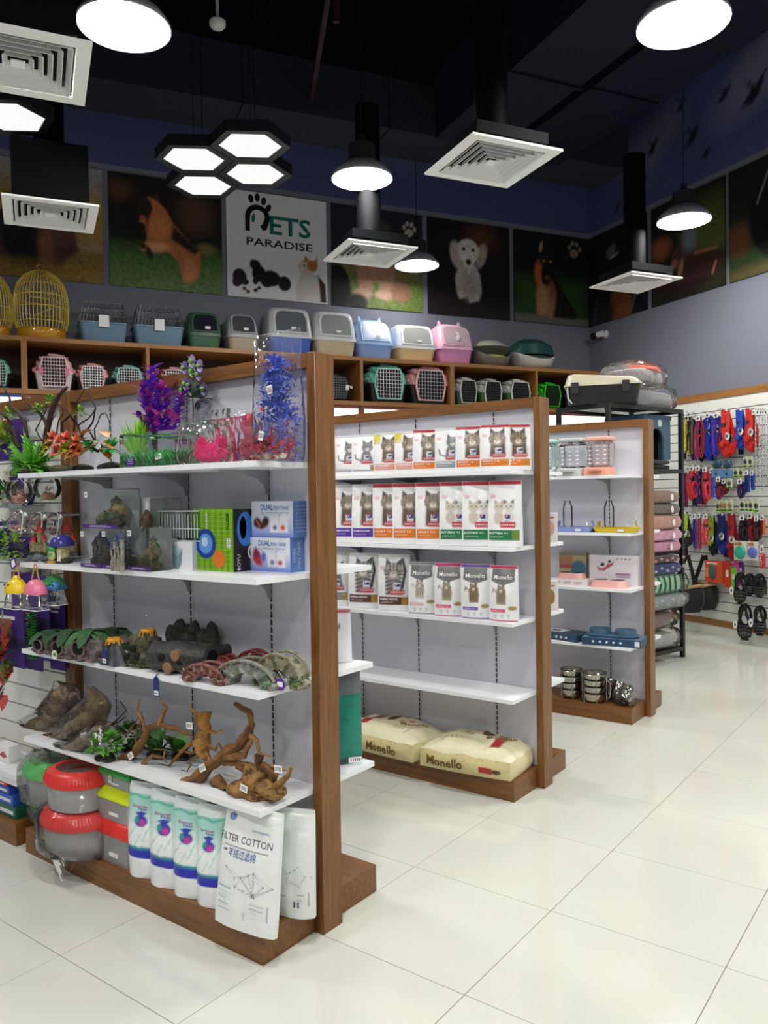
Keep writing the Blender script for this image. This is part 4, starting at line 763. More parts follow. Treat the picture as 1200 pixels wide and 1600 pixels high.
# castle ornaments in clear boxes
def tankbox(pl, pr, pb, pt, label, z, yb=None, kind=0, seed=1, d=.1, hh=None):
    x0, x1, yf, h = fit(pl, pr, pb, pt, z) if yb is None else (gx(pl, yb, z), gx(pr, yb, z), yb, zat((gx(pl, yb, z)+gx(pr, yb, z))/2, yb, pt)-z); w = x1-x0
    o = thing('boxed_ornament', label, 'aquarium ornament', ((x0+x1)/2, yf, z), 0, 'castle ornaments in clear boxes'); mb = MB('#ffffff'); mb.rbox(0, d/2, 0, h, w, d, .003, 1); mb.build('clear_box', 'acrylic', o); mb = MB('#e0e8ea'); mb.box(-w/2+.004, w/2-.004, d-.004, d-.003, .003, h-.004); mb.build('backing_card', 'paper', o)
    mb = MB('#4b2a72'); mb.box(-w/2+.002, w/2-.002, -.0012, -.0004, .002, .016); mb.setc('#b8a8cc'); mb.box(-w*.3, w*.3, -.0016, -.0012, .006, .008); mb.box(-w*.3, w*.2, -.0016, -.0012, .01, .012); mb.build('purple_band', 'paper', o); mb = MB(); lump(mb, (0, d/2, .02), w*.4, d*.38, .022, seed, ['#4a5a3a', '#6a5a40', '#5a6048'])
    if kind == 0:
        for q in range(3): lump(mb, (w*(-.2+.2*q), d/2, h*(.2+.12*q)), w*.18, d*.25, h*.18, seed+q, ['#6a8a4a', '#a0885a', '#5a7044'])
        tower(mb, w*.15, d/2, h*.45, w*.08, h*.2, '#4a4436', '#8a7a58', h*.12)
    elif kind == 1:
        for q in range(4): mb.lathe([(w*(.34-.06*q), h*(.22+.14*q)), (w*(.24-.05*q), h*(.27+.14*q)), (w*.16, h*(.27+.14*q)), (w*.16, h*(.35+.14*q))], 6, 0, d/2, col='#4a5462')
        tower(mb, -w*.3, d/2, .02, w*.09, h*.45, '#7a8a58', '#9a8a68', h*.15)
    else:
        for q, a in enumerate((-.28, -.05, .2)): tower(mb, w*a, d/2, .02, w*.1, h*(.4+.15*(q % 2)), '#3a4468', '#8a8272', h*.2)
    leafball(mb, (0, d/2, .03), w*.36, 50, .02, ['#4a7a3a', '#3a6a4a', '#7a8a4a'], R1, .5); mb.v = [(max(-w*.47, min(w*.47, a)), max(.006, min(d-.006, b)), max(.003, min(h-.006, c))) for a, b, c in mb.v]; mb.build('ornament', 'resin', o)
    sticker(o, (-w*.38, -.0015, h*.86), .02, .02)
    return o, yf, h
_, yT, hT = tankbox(126, 158, 887, 826, 'clear box with a dark castle, bottom left of the boxed ornaments', Z2, None, 2, 1)
tankbox(159, 196, 887, 826, 'clear box with a blue pagoda ornament at the bottom of the stack', Z2, yT, 1, 2); tankbox(199, 236, 888, 824, 'clear box with a mossy ornament next to the white printed box', Z2, yT, 0, 3)
tankbox(129, 185, 823, 764, 'clear box with a mossy tower, on top of the boxed ornaments', Z2+hT+.001, yT, 0, 4)
x = gx(228, 1.87, Z2); o = thing('castle_ornament', 'tall grey castle with blue spires in front of the white sleeve', 'aquarium ornament', (x, yT-.035, Z2), 0, 'castle ornaments'); mb = MB()
for a, hh in ((-.03, .07), (-.012, .1), (.008, .085), (.028, .11)): tower(mb, a, 0, 0, .0095, hh, '#3f4868', '#8f8a7a', .03)
mb.build('castle', 'resin', o)
x0, x1, yf, h = fit(216, 258, 884, 784, Z2); o = thing('sleeved_box', 'tall white paper sleeve around a boxed rock ornament', 'box', ((x0+x1)/2, yT+.125, Z2), .1); mb = MB('#dfe3e0'); mb.rbox(0, .04, 0, .27, .12, .09, .004, 2); mb.build('sleeve', 'paper', o); mb = MB(); lump(mb, (.055, -.02, .17), .02, .02, .05, 5, ['#5a4638', '#6a5444']); mb.build('printed_rock', 'resin', o)
mb = MB('#ffffff'); mb.rbox(.09, .04, 0, .265, .09, .09, .004, 2); mb.build('clear_side', 'acrylic', o)
# clear drawer case above the white box
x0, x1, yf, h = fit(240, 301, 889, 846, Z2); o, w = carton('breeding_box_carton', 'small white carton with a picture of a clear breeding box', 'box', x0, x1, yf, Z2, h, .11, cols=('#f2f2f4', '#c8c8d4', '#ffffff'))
mb = MB('#9ab8c4'); f = flat(-.001); cx, cz = .01, h*.55
mb.add([f(cx-.05, cz+.015), f(cx-.02, cz+.04), f(cx+.05, cz+.02), f(cx+.025, cz-.002)], [(0, 1, 2, 3)], '#b8d0d8'); mb.add([f(cx-.048, cz+.013), f(cx+.023, cz-.004), f(cx+.02, cz-.06), f(cx-.035, cz-.035)], [(0, 1, 2, 3)], '#8fb0bc'); mb.add([f(cx+.025, cz-.004), f(cx+.048, cz+.016), f(cx+.042, cz-.035), f(cx+.022, cz-.06)], [(0, 1, 2, 3)], '#7a9aa8')
mb.add([f(-w/2+.006, .012), f(-w/2+.07, .012), f(-w/2+.07, .017), f(-w/2+.006, .017)], [(0, 1, 2, 3)], '#3a4a9a'); write(mb, 'BOYU', -w/2+.022, h-.018, .011, '#a03a4a', flat(-.0015), .01); write(mb, 'BOYU', -w/2+.022, .022, .01, '#555555', flat(-.0015), .01); mb.build('printed_front', 'print', o)
yD = yf+.015; o = thing('clear_breeding_box', 'clear ribbed breeding box stacked on the small white carton', 'fish tank', ((x0+x1)/2+.02, yD, Z2+h+.001)); mb = MB('#ffffff'); mb.rbox(0, .05, 0, .115, w*1.05, .095, .006, 2); mb.build('case', 'acrylic', o)
mb = MB('#d8dce0')
for k in range(14): mb.box(-w*.5+k*w/13.5, -w*.5+k*w/13.5+.002, -.001, .001, .012, .1)
for z_ in (.0, .045, .11): mb.box(-w*.52, w*.52, -.002, .002, z_, z_+.004)
mb.build('ribs', 'plastic', o)
# green tall carton
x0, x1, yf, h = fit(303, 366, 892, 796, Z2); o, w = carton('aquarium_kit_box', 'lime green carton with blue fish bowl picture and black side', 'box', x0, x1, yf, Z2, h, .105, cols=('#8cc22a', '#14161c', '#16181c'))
mb = MB(); f = flat(-.001)
for i in range(7):
    for j in range(13):
        cx, cz = -w/2+(i+.5)*w/7, (j+.5)*h/13; q = w/7*.42
        for a, b, c_, d_ in ((-q, q, -q, -q*.85), (-q, q, q*.85, q), (-q, -q*.85, -q, q), (q*.85, q, -q, q)): mb.add([f(cx+a, cz+c_), f(cx+b, cz+c_), f(cx+b, cz+d_), f(cx+a, cz+d_)], [(0, 1, 2, 3)], '#6fa81e')
def disc(mb, cx, cz, r, col, y, n=20, sz=1): mb.add([(cx+r*cos(2*pi*k/n), y, cz+r*sz*sin(2*pi*k/n)) for k in range(n)], [tuple(range(n-1, -1, -1))], col)
disc(mb, -w*.18, h*.44, w*.25, '#1f3f9a', -.0014); disc(mb, -w*.18, h*.44, w*.17, '#5f9ae0', -.0017); disc(mb, -w*.2, h*.47, w*.08, '#b8d8f4', -.002); disc(mb, w*.14, h*.2, w*.15, '#e07a2a', -.0014)
for k in range(5): mb.add([(-w*.16-.004+.003*(k % 2), -.002, h*.68+k*.012), (-w*.16+.01, -.002, h*.68+k*.012), (-w*.16, -.002, h*.7+k*.012+.012)], [(0, 1, 2)], '#c8d4d8')
mb.add([f(w*.33, h*.38), f(w*.43, h*.38), f(w*.43, h*.54), f(w*.33, h*.54)], [(0, 1, 2, 3)], '#f4f4f4'); write(mb, 'BOYU', w*.33, h*.8, .022, '#2c4a12', flat(-.0018), .02, rot=-pi/2); mb.build('printed_front', 'print', o)
mb = MB(); fs = lambda a, b: (w/2+.0008, a, b); write(mb, 'BOYU', .03, h*.15, .022, '#e8e8e8', fs, .01, rot=pi/2); mb.add([fs(.055+.04*cos(k*pi/8), h*.68+.062*sin(k*pi/8)) for k in range(16)], [tuple(range(16))], '#3a78c8'); mb.add([fs(.045+.016*cos(k*pi/8), h*.7+.04*sin(k*pi/8)) for k in range(16)], [tuple(range(16))], '#8fbce8'); mb.add([fs(.085+.02*cos(k*pi/8), h*.3+.026*sin(k*pi/8)) for k in range(16)], [tuple(range(16))], '#c8d0d8'); mb.add([fs(.088+.015*cos(k*pi/8), h*.3+.02*sin(k*pi/8)) for k in range(16)], [tuple(range(16))], '#1a1c22'); mb.build('printed_side', 'print', o)
# two dual fish tank cartons
def dualbox(pl, pr, pb, pt, z, label, fish, dx=0):
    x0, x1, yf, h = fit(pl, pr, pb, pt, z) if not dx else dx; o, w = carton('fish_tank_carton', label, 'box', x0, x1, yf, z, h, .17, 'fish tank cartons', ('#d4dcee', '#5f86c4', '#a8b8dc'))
    cv = Canvas(w, h, 60, '#dfe4f0'); cv.grad(h*.55, 0, '#5a7ad0', .9)
    if fish: cv.ell(w*.2, h*.42, w*.1, h*.22, '#a8302c', .01, .4); cv.ell(w*.22, h*.3, w*.12, h*.12, '#c83a34', .01, -.5); cv.ell(w*.17, h*.55, w*.06, h*.16, '#8a2a50', .01); cv.ell(w*.36, h*.42, w*.06, h*.14, '#5a70d0', .01)
    else:
        cv.ell(w*.14, h*.4, w*.09, h*.15, '#4a2418', .01, .6); cv.ell(w*.34, h*.42, w*.08, h*.16, '#3f2018', .01, -.6); cv.ell(w*.24, h*.32, w*.09, h*.1, '#56281a', .01); cv.line([(w*.1, h*.5), (w*.2, h*.3)], .006, '#b07a50')
    cv.rect(w*.46, w*.88, h*.14, h*.55, '#f0ecf2', .006); cv.rect(w*.664, w*.672, h*.14, h*.55, '#b0b0c0', .002); cv.ell(w*.57, h*.27, w*.045, h*.07, '#5a5a9a', .01); cv.ell(w*.76, h*.27, w*.055, h*.07, '#c83a2c', .01); cv.line([(w*.25, h*.7), (w*.42, h*.48)], .002, '#555577'); cv.line([(w*.72, h*.68), (w*.66, h*.58)], .002, '#555577'); cv.sheet('printed_front', 'print', lambda a, b: (a-w/2, -.0008, b), o)
    mb = MB(); f = flat(-.0016); write(mb, 'DUAL', -w*.12, h*.76, h*.22, '#2a6fb4', f, .02, width=w*.29); write(mb, 'FISH TANK', w*.23, h*.76, h*.15, '#3a78b8', f, .005, width=w*.37); write(mb, 'EXCEPTIONAL QUALITY IN FISH TANK', w*.12, h*.66, h*.055, '#5a6a8a', f, .0, width=w*.56); mb.build('lettering', 'print', o)
    mb = MB(); fs = lambda a, b: (w/2+.0008, a, b)
    if fish:
        write(mb, 'DUAL', .025, h*.5, .02, '#c8d4ec', fs, .005, rot=pi/2); write(mb, 'FISH TANK', .05, h*.5, .02, '#c8d4ec', fs, .005, rot=pi/2)
        for a, b, c_, d_, cc in ((.08, .125, h*.55, h*.93, '#e0c8c4'), (.08, .125, h*.1, h*.42, '#f0f0f0')): mb.add([fs(a, c_), fs(b, c_), fs(b, d_), fs(a, d_)], [(0, 1, 2, 3)], cc)
        for k in range(6): mb.add([(w/2+.0012, .086+k*.006, h*.15), (w/2+.0012, .089+k*.006, h*.15), (w/2+.0012, .089+k*.006, h*.36), (w/2+.0012, .086+k*.006, h*.36)], [(0, 1, 2, 3)], '#222222')
    else:
        for k in range(8): mb.add([fs(.012, h*(.86-k*.1)), fs(.15-.03*(k % 3), h*(.86-k*.1)), fs(.15-.03*(k % 3), h*(.875-k*.1)), fs(.012, h*(.875-k*.1))], [(0, 1, 2, 3)], '#b8cae8')
    mb.build('printed_side', 'print', o); return (x0, x1, yf, h)
q = dualbox(390, 454, 893, 840, Z2, 'lower blue and white dual fish tank carton with a red fish', True)
dualbox(0, 0, 0, 0, Z2+q[3]+.001, 'upper blue and white dual fish tank carton with a dark fish', False, (q[0]+.012, q[1]+.012, q[2]+.004, q[3]*1.06))
# ================================================================ THIRD SHELF: resin caves, logs and bridges
Z3 = SHZ[2]; R2 = random.Random(21)
def xyz3(px, py): return Wz(px, py, Z3)
def cave(px, pb, pt, wpx, label, seed, leafcap=True, cols=('#6a5a58', '#7a6864', '#54504c', '#8a7874'), yoff=0):
    c = xyz3(px, pb); y = c.y+.035+yoff; x = gx(px, y, Z3); h = zat(x, y, pt)-Z3; w = gx(px+wpx/2, y, Z3)-gx(px-wpx/2, y, Z3)
    o = thing('cave_ornament', label, 'aquarium ornament', (x, y, Z3), 0, 'resin cave ornaments'); mb = MB(); lump(mb, (0, 0, h*.36), w*.5, .045, h*.42, seed, cols, 20, 12, .3)
    for k in range(5): a = pi+k*pi/4; lump(mb, (w*.38*cos(a), .035*sin(a), h*.1), w*.16, .02, h*.13, seed+k, cols, 8, 6)
    mb.v = [(a, b, max(0.0005, c_)) for a, b, c_ in mb.v]; mb.build('rock', 'resin', o, 70)
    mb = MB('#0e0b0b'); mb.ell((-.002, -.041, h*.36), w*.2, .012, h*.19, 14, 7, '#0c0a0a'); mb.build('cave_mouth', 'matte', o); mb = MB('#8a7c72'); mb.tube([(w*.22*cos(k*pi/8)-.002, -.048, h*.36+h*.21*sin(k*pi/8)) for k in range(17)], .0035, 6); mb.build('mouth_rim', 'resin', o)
    if leafcap:
        mb = MB()
        for k in range(9):
            an = -pi/2+(k-4)*.62+R2.uniform(-.2, .2); mb.blade((0, .01, h*(.78+.03*(k % 3))), Vector((cos(an), sin(an)*.75, .28)), w*.62, .05, .75, 6, lin(R2.choice(['#2a4c2e', '#365f38', '#22402a', '#3f6a40'])), tipw=.5)
        mb.build('leaf_cap', 'resin', o, 70)
    return o, w, h
cave(76, 1024, 980, 34, 'leaf-capped cave ornament at the left end of the third shelf', 1); o, w, h = cave(107, 1032, 978, 40, 'leaf-capped cave ornament with a round white sticker', 2); mb = MB('#e8ecdc'); mb.prism([(.016*cos(k*pi/8), .02+.018*sin(k*pi/8)) for k in range(16)], -.062, -.056); mb.setc('#5a8a3a'); mb.prism([(.003+.01*cos(k*pi/8), .022+.008*sin(k*pi/8)) for k in range(16)], -.0626, -.062); mb.build('round_label', 'paper', o)
cave(139, 1036, 976, 46, 'leaf-capped cave ornament with the widest mouth, third on its shelf', 3); cave(176, 1018, 978, 60, 'leaf-topped rock ornament behind the volcano', 4, True, yoff=.04)
def volcano(px, pb, pt, wpx, label, seed, yoff=0, cols=('#4a4c52', '#5c5e64', '#38393e')):
    c = xyz3(px, pb); y = c.y+.035+yoff; x = gx(px, y, Z3); h = zat(x, y, pt)-Z3; w = gx(px+wpx/2, y, Z3)-gx(px-wpx/2, y, Z3); o = thing('volcano_ornament', label, 'aquarium ornament', (x, y, Z3)); mb = MB(); n = 24; rings = []
    for k in range(7): q = k/6; rings.append([((w*.5*(1-q*.62)**1.2*(1+.12*cos(7*a+seed)))*cos(a), min(.04, w*.4)*(1-q*.6)*(1+.12*cos(7*a+seed))*sin(a), h*.86*q) for a in [2*pi*i/n for i in range(n)]])
    mb.loft(rings); mb.c = [lin(cols[i % 3]) for i in range(len(mb.f))]; mb.build('cone', 'resin', o); mb = MB('#d89a20'); mb.lathe([(w*.17, h*.84), (w*.19, h*.9), (w*.15, h), (w*.1, h), (w*.08, h*.94)], 14, sy=.8)
    for k in range(9): a = 2*pi*k/9; mb.tube([(w*.17*cos(a), w*.14*sin(a), h*.9), (w*.21*cos(a), w*.17*sin(a), h*(.72+.05*(k % 3)))], .004, 5)
    mb.build('lava_rim', 'resin', o); return o, w, h
o, w, h = volcano(179, 1042, 996, 42, 'grey volcano ornament with yellow rim and blue price tag', 1); hangtag(o, (.01, -.05, h*.7), w=.032, h=.062)
c = xyz3(224, 1048); y = c.y+.05; x = gx(224, y, Z3); h = zat(x, y, 982)-Z3; o = thing('tree_root_ornament', 'mossy tree stump cave ornament with a yellow top', 'aquarium ornament', (x, y, Z3)); mb = MB()
for k, (dx, zz, rx, rz) in enumerate(((-.03, .03, .045, .04), (.035, .035, .045, .045), (0, .06, .05, .04), (-.02, .09, .035, .035), (.03, .085, .032, .04))): lump(mb, (dx, 0, zz), rx, .045, rz, k+3, ['#4a4a34', '#3a3c2c', '#5a5640', '#55603c'], 14, 9, .4)
mb.tube([(.02, .01, .06), (.018, .01, h*.92)], [.03, .024], 10, '#5a5248'); mb.tube([(.055, .015, .07), (.062, .015, h*.78)], [.022, .02], 9, '#3f3c34'); mb.v = [(a, b, max(.0005, q)) for a, b, q in mb.v]; mb.build('stump', 'resin', o, 70); mb = MB('#0d0c09')
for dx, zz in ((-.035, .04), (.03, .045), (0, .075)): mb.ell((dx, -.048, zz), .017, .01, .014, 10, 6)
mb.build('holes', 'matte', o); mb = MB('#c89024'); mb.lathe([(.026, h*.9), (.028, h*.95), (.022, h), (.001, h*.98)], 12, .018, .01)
for k in range(7): mb.tube([(.018+.026*cos(k), .01+.026*sin(k), h*.94), (.018+.031*cos(k), .01+.031*sin(k), h*.78)], .004, 5)
mb.build('yellow_top', 'resin', o); mb = MB(); leafball(mb, (0, -.01, .012), .06, 80, .014, ['#8a8a5a', '#9a9464'], R2, .15); mb.v = [(a, b, max(.0005, min(q, .03))) for a, b, q in mb.v]; mb.build('sand_base', 'resin', o)
o = thing('hanging_tag', 'blue price tag hanging over the front edge of the third shelf', 'tag', (gx(244, Y1-PD-.003, Z3), Y1-PD-.003, Z3)); hangtag(o, (0, 0, -.002), w=.032, h=.075); mb = MB('#22306e'); mb.box(-.002, .002, -.001, .012, 0.0005, .002); mb.build('loop', 'paper', o)
def log(px, pb, pt, wpx, label, seed, yoff=0, col=('#3c3a3a', '#4a4846', '#333130'), dark=False):
    c = xyz3(px, pb); y = c.y+.045+yoff; x = gx(px, y, Z3); h = zat(x, y, pt)-Z3; L = gx(px+wpx/2, y, Z3)-gx(px-wpx/2, y, Z3); o = thing('log_ornament', label, 'aquarium ornament', (x, y, Z3), .25, 'resin log ornaments'); mb = MB(); n = 18; R = h*.5; rr = []
    for k in range(9): q = k/8; rr.append([(L*(q-.5), R*.95*(1+.08*cos(5*a+q*4+seed))*cos(a), R*1.0+R*(1+.08*cos(6*a+3*q+seed))*sin(a)*(1-.06*sin(9*q))) for a in [2*pi*i/n for i in range(n)]])
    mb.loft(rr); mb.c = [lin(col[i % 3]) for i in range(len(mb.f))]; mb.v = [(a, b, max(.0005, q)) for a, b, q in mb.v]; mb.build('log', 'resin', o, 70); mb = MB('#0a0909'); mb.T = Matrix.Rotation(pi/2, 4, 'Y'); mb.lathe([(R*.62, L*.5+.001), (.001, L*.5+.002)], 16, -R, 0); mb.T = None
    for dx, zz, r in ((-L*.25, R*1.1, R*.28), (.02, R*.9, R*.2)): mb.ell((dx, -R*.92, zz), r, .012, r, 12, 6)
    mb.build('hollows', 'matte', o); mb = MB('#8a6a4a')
    for dx, zz in ((L*.02, R*1.3), (-L*.12, R*.5)): mb.T = Matrix.Translation((dx, -R*.88, zz)) @ Matrix.Rotation(pi/2, 4, 'X'); mb.lathe([(.02, -.01), (.02, .012), (.014, .016), (.001, .014)], 12)
    mb.T = None; mb.build('branch_stubs', 'resin', o); return o
log(288, 1058, 1003, 68, 'large grey hollow log ornament in the middle of the third shelf', 1); 
c = xyz3(345, 1040); o = thing('log_stack_ornament', 'dark stack of small hollow logs behind the reddish arches', 'aquarium ornament', (gx(345, 1.99, Z3), 1.98, Z3)); mb = MB('#2c2826')
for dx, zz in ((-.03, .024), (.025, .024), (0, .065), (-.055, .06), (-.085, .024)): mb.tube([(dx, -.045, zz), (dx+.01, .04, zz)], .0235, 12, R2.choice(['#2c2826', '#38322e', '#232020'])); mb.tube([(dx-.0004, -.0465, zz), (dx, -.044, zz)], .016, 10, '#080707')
mb.build('logs', 'resin', o); 
o = thing('log_stack_ornament', 'dark stump cave behind the large grey log', 'aquarium ornament', (gx(300, 2.02, Z3), 2.025, Z3)); mb = MB()
for k in range(6): lump(mb, (-.12+.045*k, 0, .06+.03*(k % 2)), .035, .03, .07, k, ['#2e2c28', '#3c3a34', '#25231f'], 10, 8)
mb.v = [(a, b, max(.0005, q)) for a, b, q in mb.v]; mb.build('stump', 'resin', o, 70)
def arch(pl, pr, pb, pt, label, cols, seed, moss, y=None, d=.05):
    c = xyz3((pl+pr)/2, pb); y = y or c.y+d/2; x0, x1 = gx(pl, y, Z3), gx(pr, y, Z3); w = x1-x0; h = zat((x0+x1)/2, y, pt)-Z3; o = thing('bridge_ornament', label, 'aquarium ornament', ((x0+x1)/2, y, Z3), .15, 'bridge ornaments'); mb = MB(); n = 14
    def prof(a, r0, r1, yy): return (w*.5*r0*cos(a), yy, h*r1*sin(a))
    rings = [[prof(pi*k/n, .55, .62, -d/2), prof(pi*k/n, 1, 1, -d/2*1.1), prof(pi*k/n, 1, 1, d/2*1.1), prof(pi*k/n, .55, .62, d/2)] for k in range(n+1)]; mb.loft(rings); mb.c = [lin(cols[(i//2) % len(cols)]) for i in range(len(mb.f))]; mb.build('arch', 'resin', o); mb = MB(cols[1])
    for s_ in (-1, 1): mb.tube([(w*.53*cos(pi*k/n), s_*d*.52, h*(1.02*sin(pi*k/n))+.012) for k in range(1, n)], .006, 6, lin(cols[0]))
    for k in range(1, n, 2): mb.box(w*.5*cos(pi*k/n)-.005, w*.5*cos(pi*k/n)+.005, -d*.56, -d*.46, h*sin(pi*k/n)-.01, h*sin(pi*k/n)+.016, lin(cols[1]))
    mb.build('railing', 'resin', o); mb = MB()
    for s_ in (-1, 1): lump(mb, (s_*w*.47, -.005, .012), w*.12, d*.6, .018, seed+s_, cols, 10, 7)
    mb.v = [(a, b, max(.0005, q)) for a, b, q in mb.v]; mb.build('footings', 'resin', o)
    if moss: mb = MB(); leafball(mb, (-w*.42, -d*.4, .02), .03, 60, .018, moss, R2, .8); leafball(mb, (w*.38, -d*.4, .025), .03, 60, .018, moss, R2, .8); leafball(mb, (w*.1, -d*.2, h*.9), .02, 30, .015, moss, R2); mb.v = [(a, b, max(.0005, q)) for a, b, q in mb.v]; mb.build('moss', 'leaf', o)
    return o, w, h, d
arch(300, 350, 1070, 1042, 'low reddish grey arch ornament on the third shelf front', ['#8a5a54', '#a0807a', '#7a3a34', '#9a9490'], 1, ['#8a3a34', '#5a6a44', '#b0aca0']); arch(345, 366, 1050, 1030, 'small red arch ornament behind the grey stone bridge', ['#8a3a34', '#a0504a'], 2, None, 1.93, .04)
arch(378, 420, 1028, 1022, 'red brown arch ornament half hidden at the back of the third shelf', ['#7a3430', '#8f4a44'], 5, None, 2.02, .03)
arch(354, 430, 1076, 1036, 'grey stone bridge ornament with green moss on the third shelf', ['#8a8c80', '#70736a', '#9a9a8e'], 3, ['#2f7a34', '#3f8f40', '#256a2c'], None, .06); o, w, h, d = arch(412, 472, 1062, 1026, 'pale mossy bridge ornament with purple tags beside the post', ['#8f8a72', '#9c977e', '#6a6a50'], 4, ['#2f7a34', '#3c8a3c'], 1.915, .06)
mb = MB('#5a2a8c')
for dx, rr in ((.0, .022), (.035, .02)): mb.prism([(dx+rr*cos(k*pi/8), .02+rr*sin(k*pi/8)) for k in range(16)], -.055-dx*.2, -.053-dx*.2)
mb.setc('#f0f0f0'); mb.box(-.012, .012, -.0565, -.055, .012, .03); mb.box(.024, .046, -.063, -.0615, .014, .03); mb.build('purple_tags', 'paper', o)
# ================================================================ FOURTH SHELF: driftwood
Z4 = SHZ[3]
def driftwood(label, paths, loc_px, cols=('#8a6038', '#a07648', '#74502c'), lumps=(), stk=None, name='driftwood', y=1.9, flat_=1.0):
    x = gx(loc_px, y, Z4); o = thing(name, label, 'driftwood', (x, y, Z4)); mb = MB()
    for pts, r in paths:
        P = [W(p[0], p[1], y+(p[2] if len(p) > 2 else 0)) for p in pts]; Q = []
        for a, b in zip(P[:-1], P[1:]):
            for k in range(4): q = a.lerp(b, k/4); nz = mnoise.noise_vector(q*22); Q.append(q+Vector((nz.x, nz.y, nz.z*.6))*r*.5)
        Q.append(P[-1]); n = len(Q); n0 = len(mb.f)
        mb.tube(Q, [max(.0025, r*(1-.72*i/(n-1))*(1+.3*mnoise.noise(q*30))) for i, q in enumerate(Q)], 9)
        for i in range(n0, len(mb.f)): mb.c[i] = lin(cols[(i//3) % len(cols)]) if i % 9 else lin(cols[0])
    for k, (px, py, dy, rx, ry, rz) in enumerate(lumps): q = W(px, py, y+dy); lump(mb, q, rx, ry, rz, k+loc_px*.1, cols, 24, 15, .5)
    mb.v = [(a, min(b, Y1+.028), max(Z4+.0008, c_)) for a, b, c_ in mb.v]; mb.build('wood', 'bark', o, 70, True)
    for s_ in (stk or ()): sticker(o, W(s_[0], s_[1], y+s_[2]), .034, .024, s_[3], True)
    return o
driftwood('forked driftwood branch arching over two green plants', [([(190, 1190), (212, 1176), (228, 1150), (232, 1136), (255, 1132), (280, 1142), (300, 1148)], .019), ([(228, 1150), (222, 1125), (215, 1110), (218, 1092)], .009), ([(212, 1172), (214, 1140), (224, 1118)], .006), ([(222, 1195), (238, 1180), (255, 1184), (258, 1172), (240, 1170)], .008), ([(250, 1132), (256, 1112), (262, 1106), (250, 1096)], .011), ([(196, 1150), (212, 1128), (222, 1112)], .004)], 210, y=1.86, stk=((204, 1181, -.03, .6), (296, 1134, -.02, .1)))
driftwood('spidery tan driftwood root with many thin legs', [([(318, 1112), (322, 1140), (316, 1160)], .03), ([(316, 1150), (290, 1168), (270, 1190), (252, 1212)], .009), ([(318, 1165), (300, 1190), (284, 1222)], .006), ([(320, 1140), (338, 1146), (347, 1142)], .009), ([(318, 1160), (338, 1172), (342, 1160)], .007), ([(312, 1120), (300, 1108), (296, 1104)], .008), ([(320, 1170), (296, 1176), (278, 1172)], .007), ([(318, 1168), (330, 1186), (345, 1190)], .008)], 312, ('#a8763c', '#b88848', '#8f622e'), ((316, 1160, 0, .03, .03, .05),), y=1.9)
driftwood('tall curved driftwood horn with a sawn foot', [([(292, 1226), (330, 1196), (352, 1176), (372, 1168), (388, 1148), (394, 1130), (386, 1112), (368, 1100)], .026), ([(352, 1180), (380, 1182), (392, 1160), (396, 1152)], .016), ([(392, 1150), (402, 1156), (404, 1176), (424, 1182)], .009), ([(352, 1182), (345, 1168), (342, 1160)], .006)], 340, ('#8a6038', '#a07444', '#6a4826'), y=1.855, stk=((316, 1200, -.035, .5),))
driftwood('gnarled low driftwood stump at the right end of the fourth shelf', [([(336, 1216), (352, 1240), (380, 1246), (410, 1240)], .024), ([(350, 1190), (375, 1192), (400, 1196)], .014), ([(400, 1244), (430, 1230), (450, 1212), (455, 1198)], .018), ([(404, 1180), (402, 1196), (415, 1215)], .017), ([(410, 1196), (430, 1210), (424, 1236)], .018), ([(372, 1196), (392, 1214), (420, 1222)], .014), ([(424, 1196), (436, 1200), (456, 1206)], .008)], 400, ('#7a5634', '#94703f', '#5f4228'), ((385, 1236, .0, .08, .05, .035), (400, 1215, .01, .055, .045, .05), (425, 1235, .0, .05, .04, .03)), y=1.865, stk=((381, 1232, -.055, -.2), (435, 1202, -.03, .05)))
def baggedwood(label, paths, px, cols, y, bagpts):
    o = driftwood(label, paths, px, cols, (), None, 'bagged_driftwood', y); mb = MB('#ffffff'); R = []
    for (a, b, wpx, dd) in bagpts:
        c = W(a, b, y); hw = (W(a+wpx/2, b, y)-W(a-wpx/2, b, y)).x/2; R.append(wrinkle([(c.x+hw*cos(2*pi*i/16), c.y+dd*sin(2*pi*i/16), max(Z4+.0005, c.z)) for i in range(16)], .007, px, 14))
    R = [[(a, b, max(Z4+.0006, c_)) for a, b, c_ in r] for r in R]
    mb.loft(R); mb.build('clear_bag', 'film', o, 70, True); return o
GW = ('#7a6450', '#8f7a62', '#665446', '#9a8468')
baggedwood('bagged driftwood stump leaning at the far left of the fourth shelf', [([(52, 1160), (66, 1140), (86, 1108), (102, 1080), (110, 1072)], .06), ([(92, 1100), (84, 1088), (80, 1084)], .025), ([(100, 1090), (114, 1086), (122, 1084)], .02)], 70, GW, 1.92, [(66, 1166, 70, .05), (66, 1148, 66, .06), (84, 1118, 56, .055), (98, 1092, 46, .05), (104, 1078, 40, .03), (98, 1066, 28, .006)])
baggedwood('bagged pale driftwood piece second from the left on the fourth shelf', [([(84, 1164), (110, 1146), (140, 1120), (155, 1100), (150, 1085), (141, 1078)], .045), ([(110, 1148), (130, 1152)], .03), ([(146, 1108), (160, 1098)], .02)], 120, ('#8f7a58', '#a08c66', '#7a684a'), 1.89, [(100, 1168, 50, .04), (108, 1150, 66, .05), (130, 1125, 60, .05), (150, 1100, 42, .04), (150, 1085, 26, .025), (142, 1072, 10, .006)])
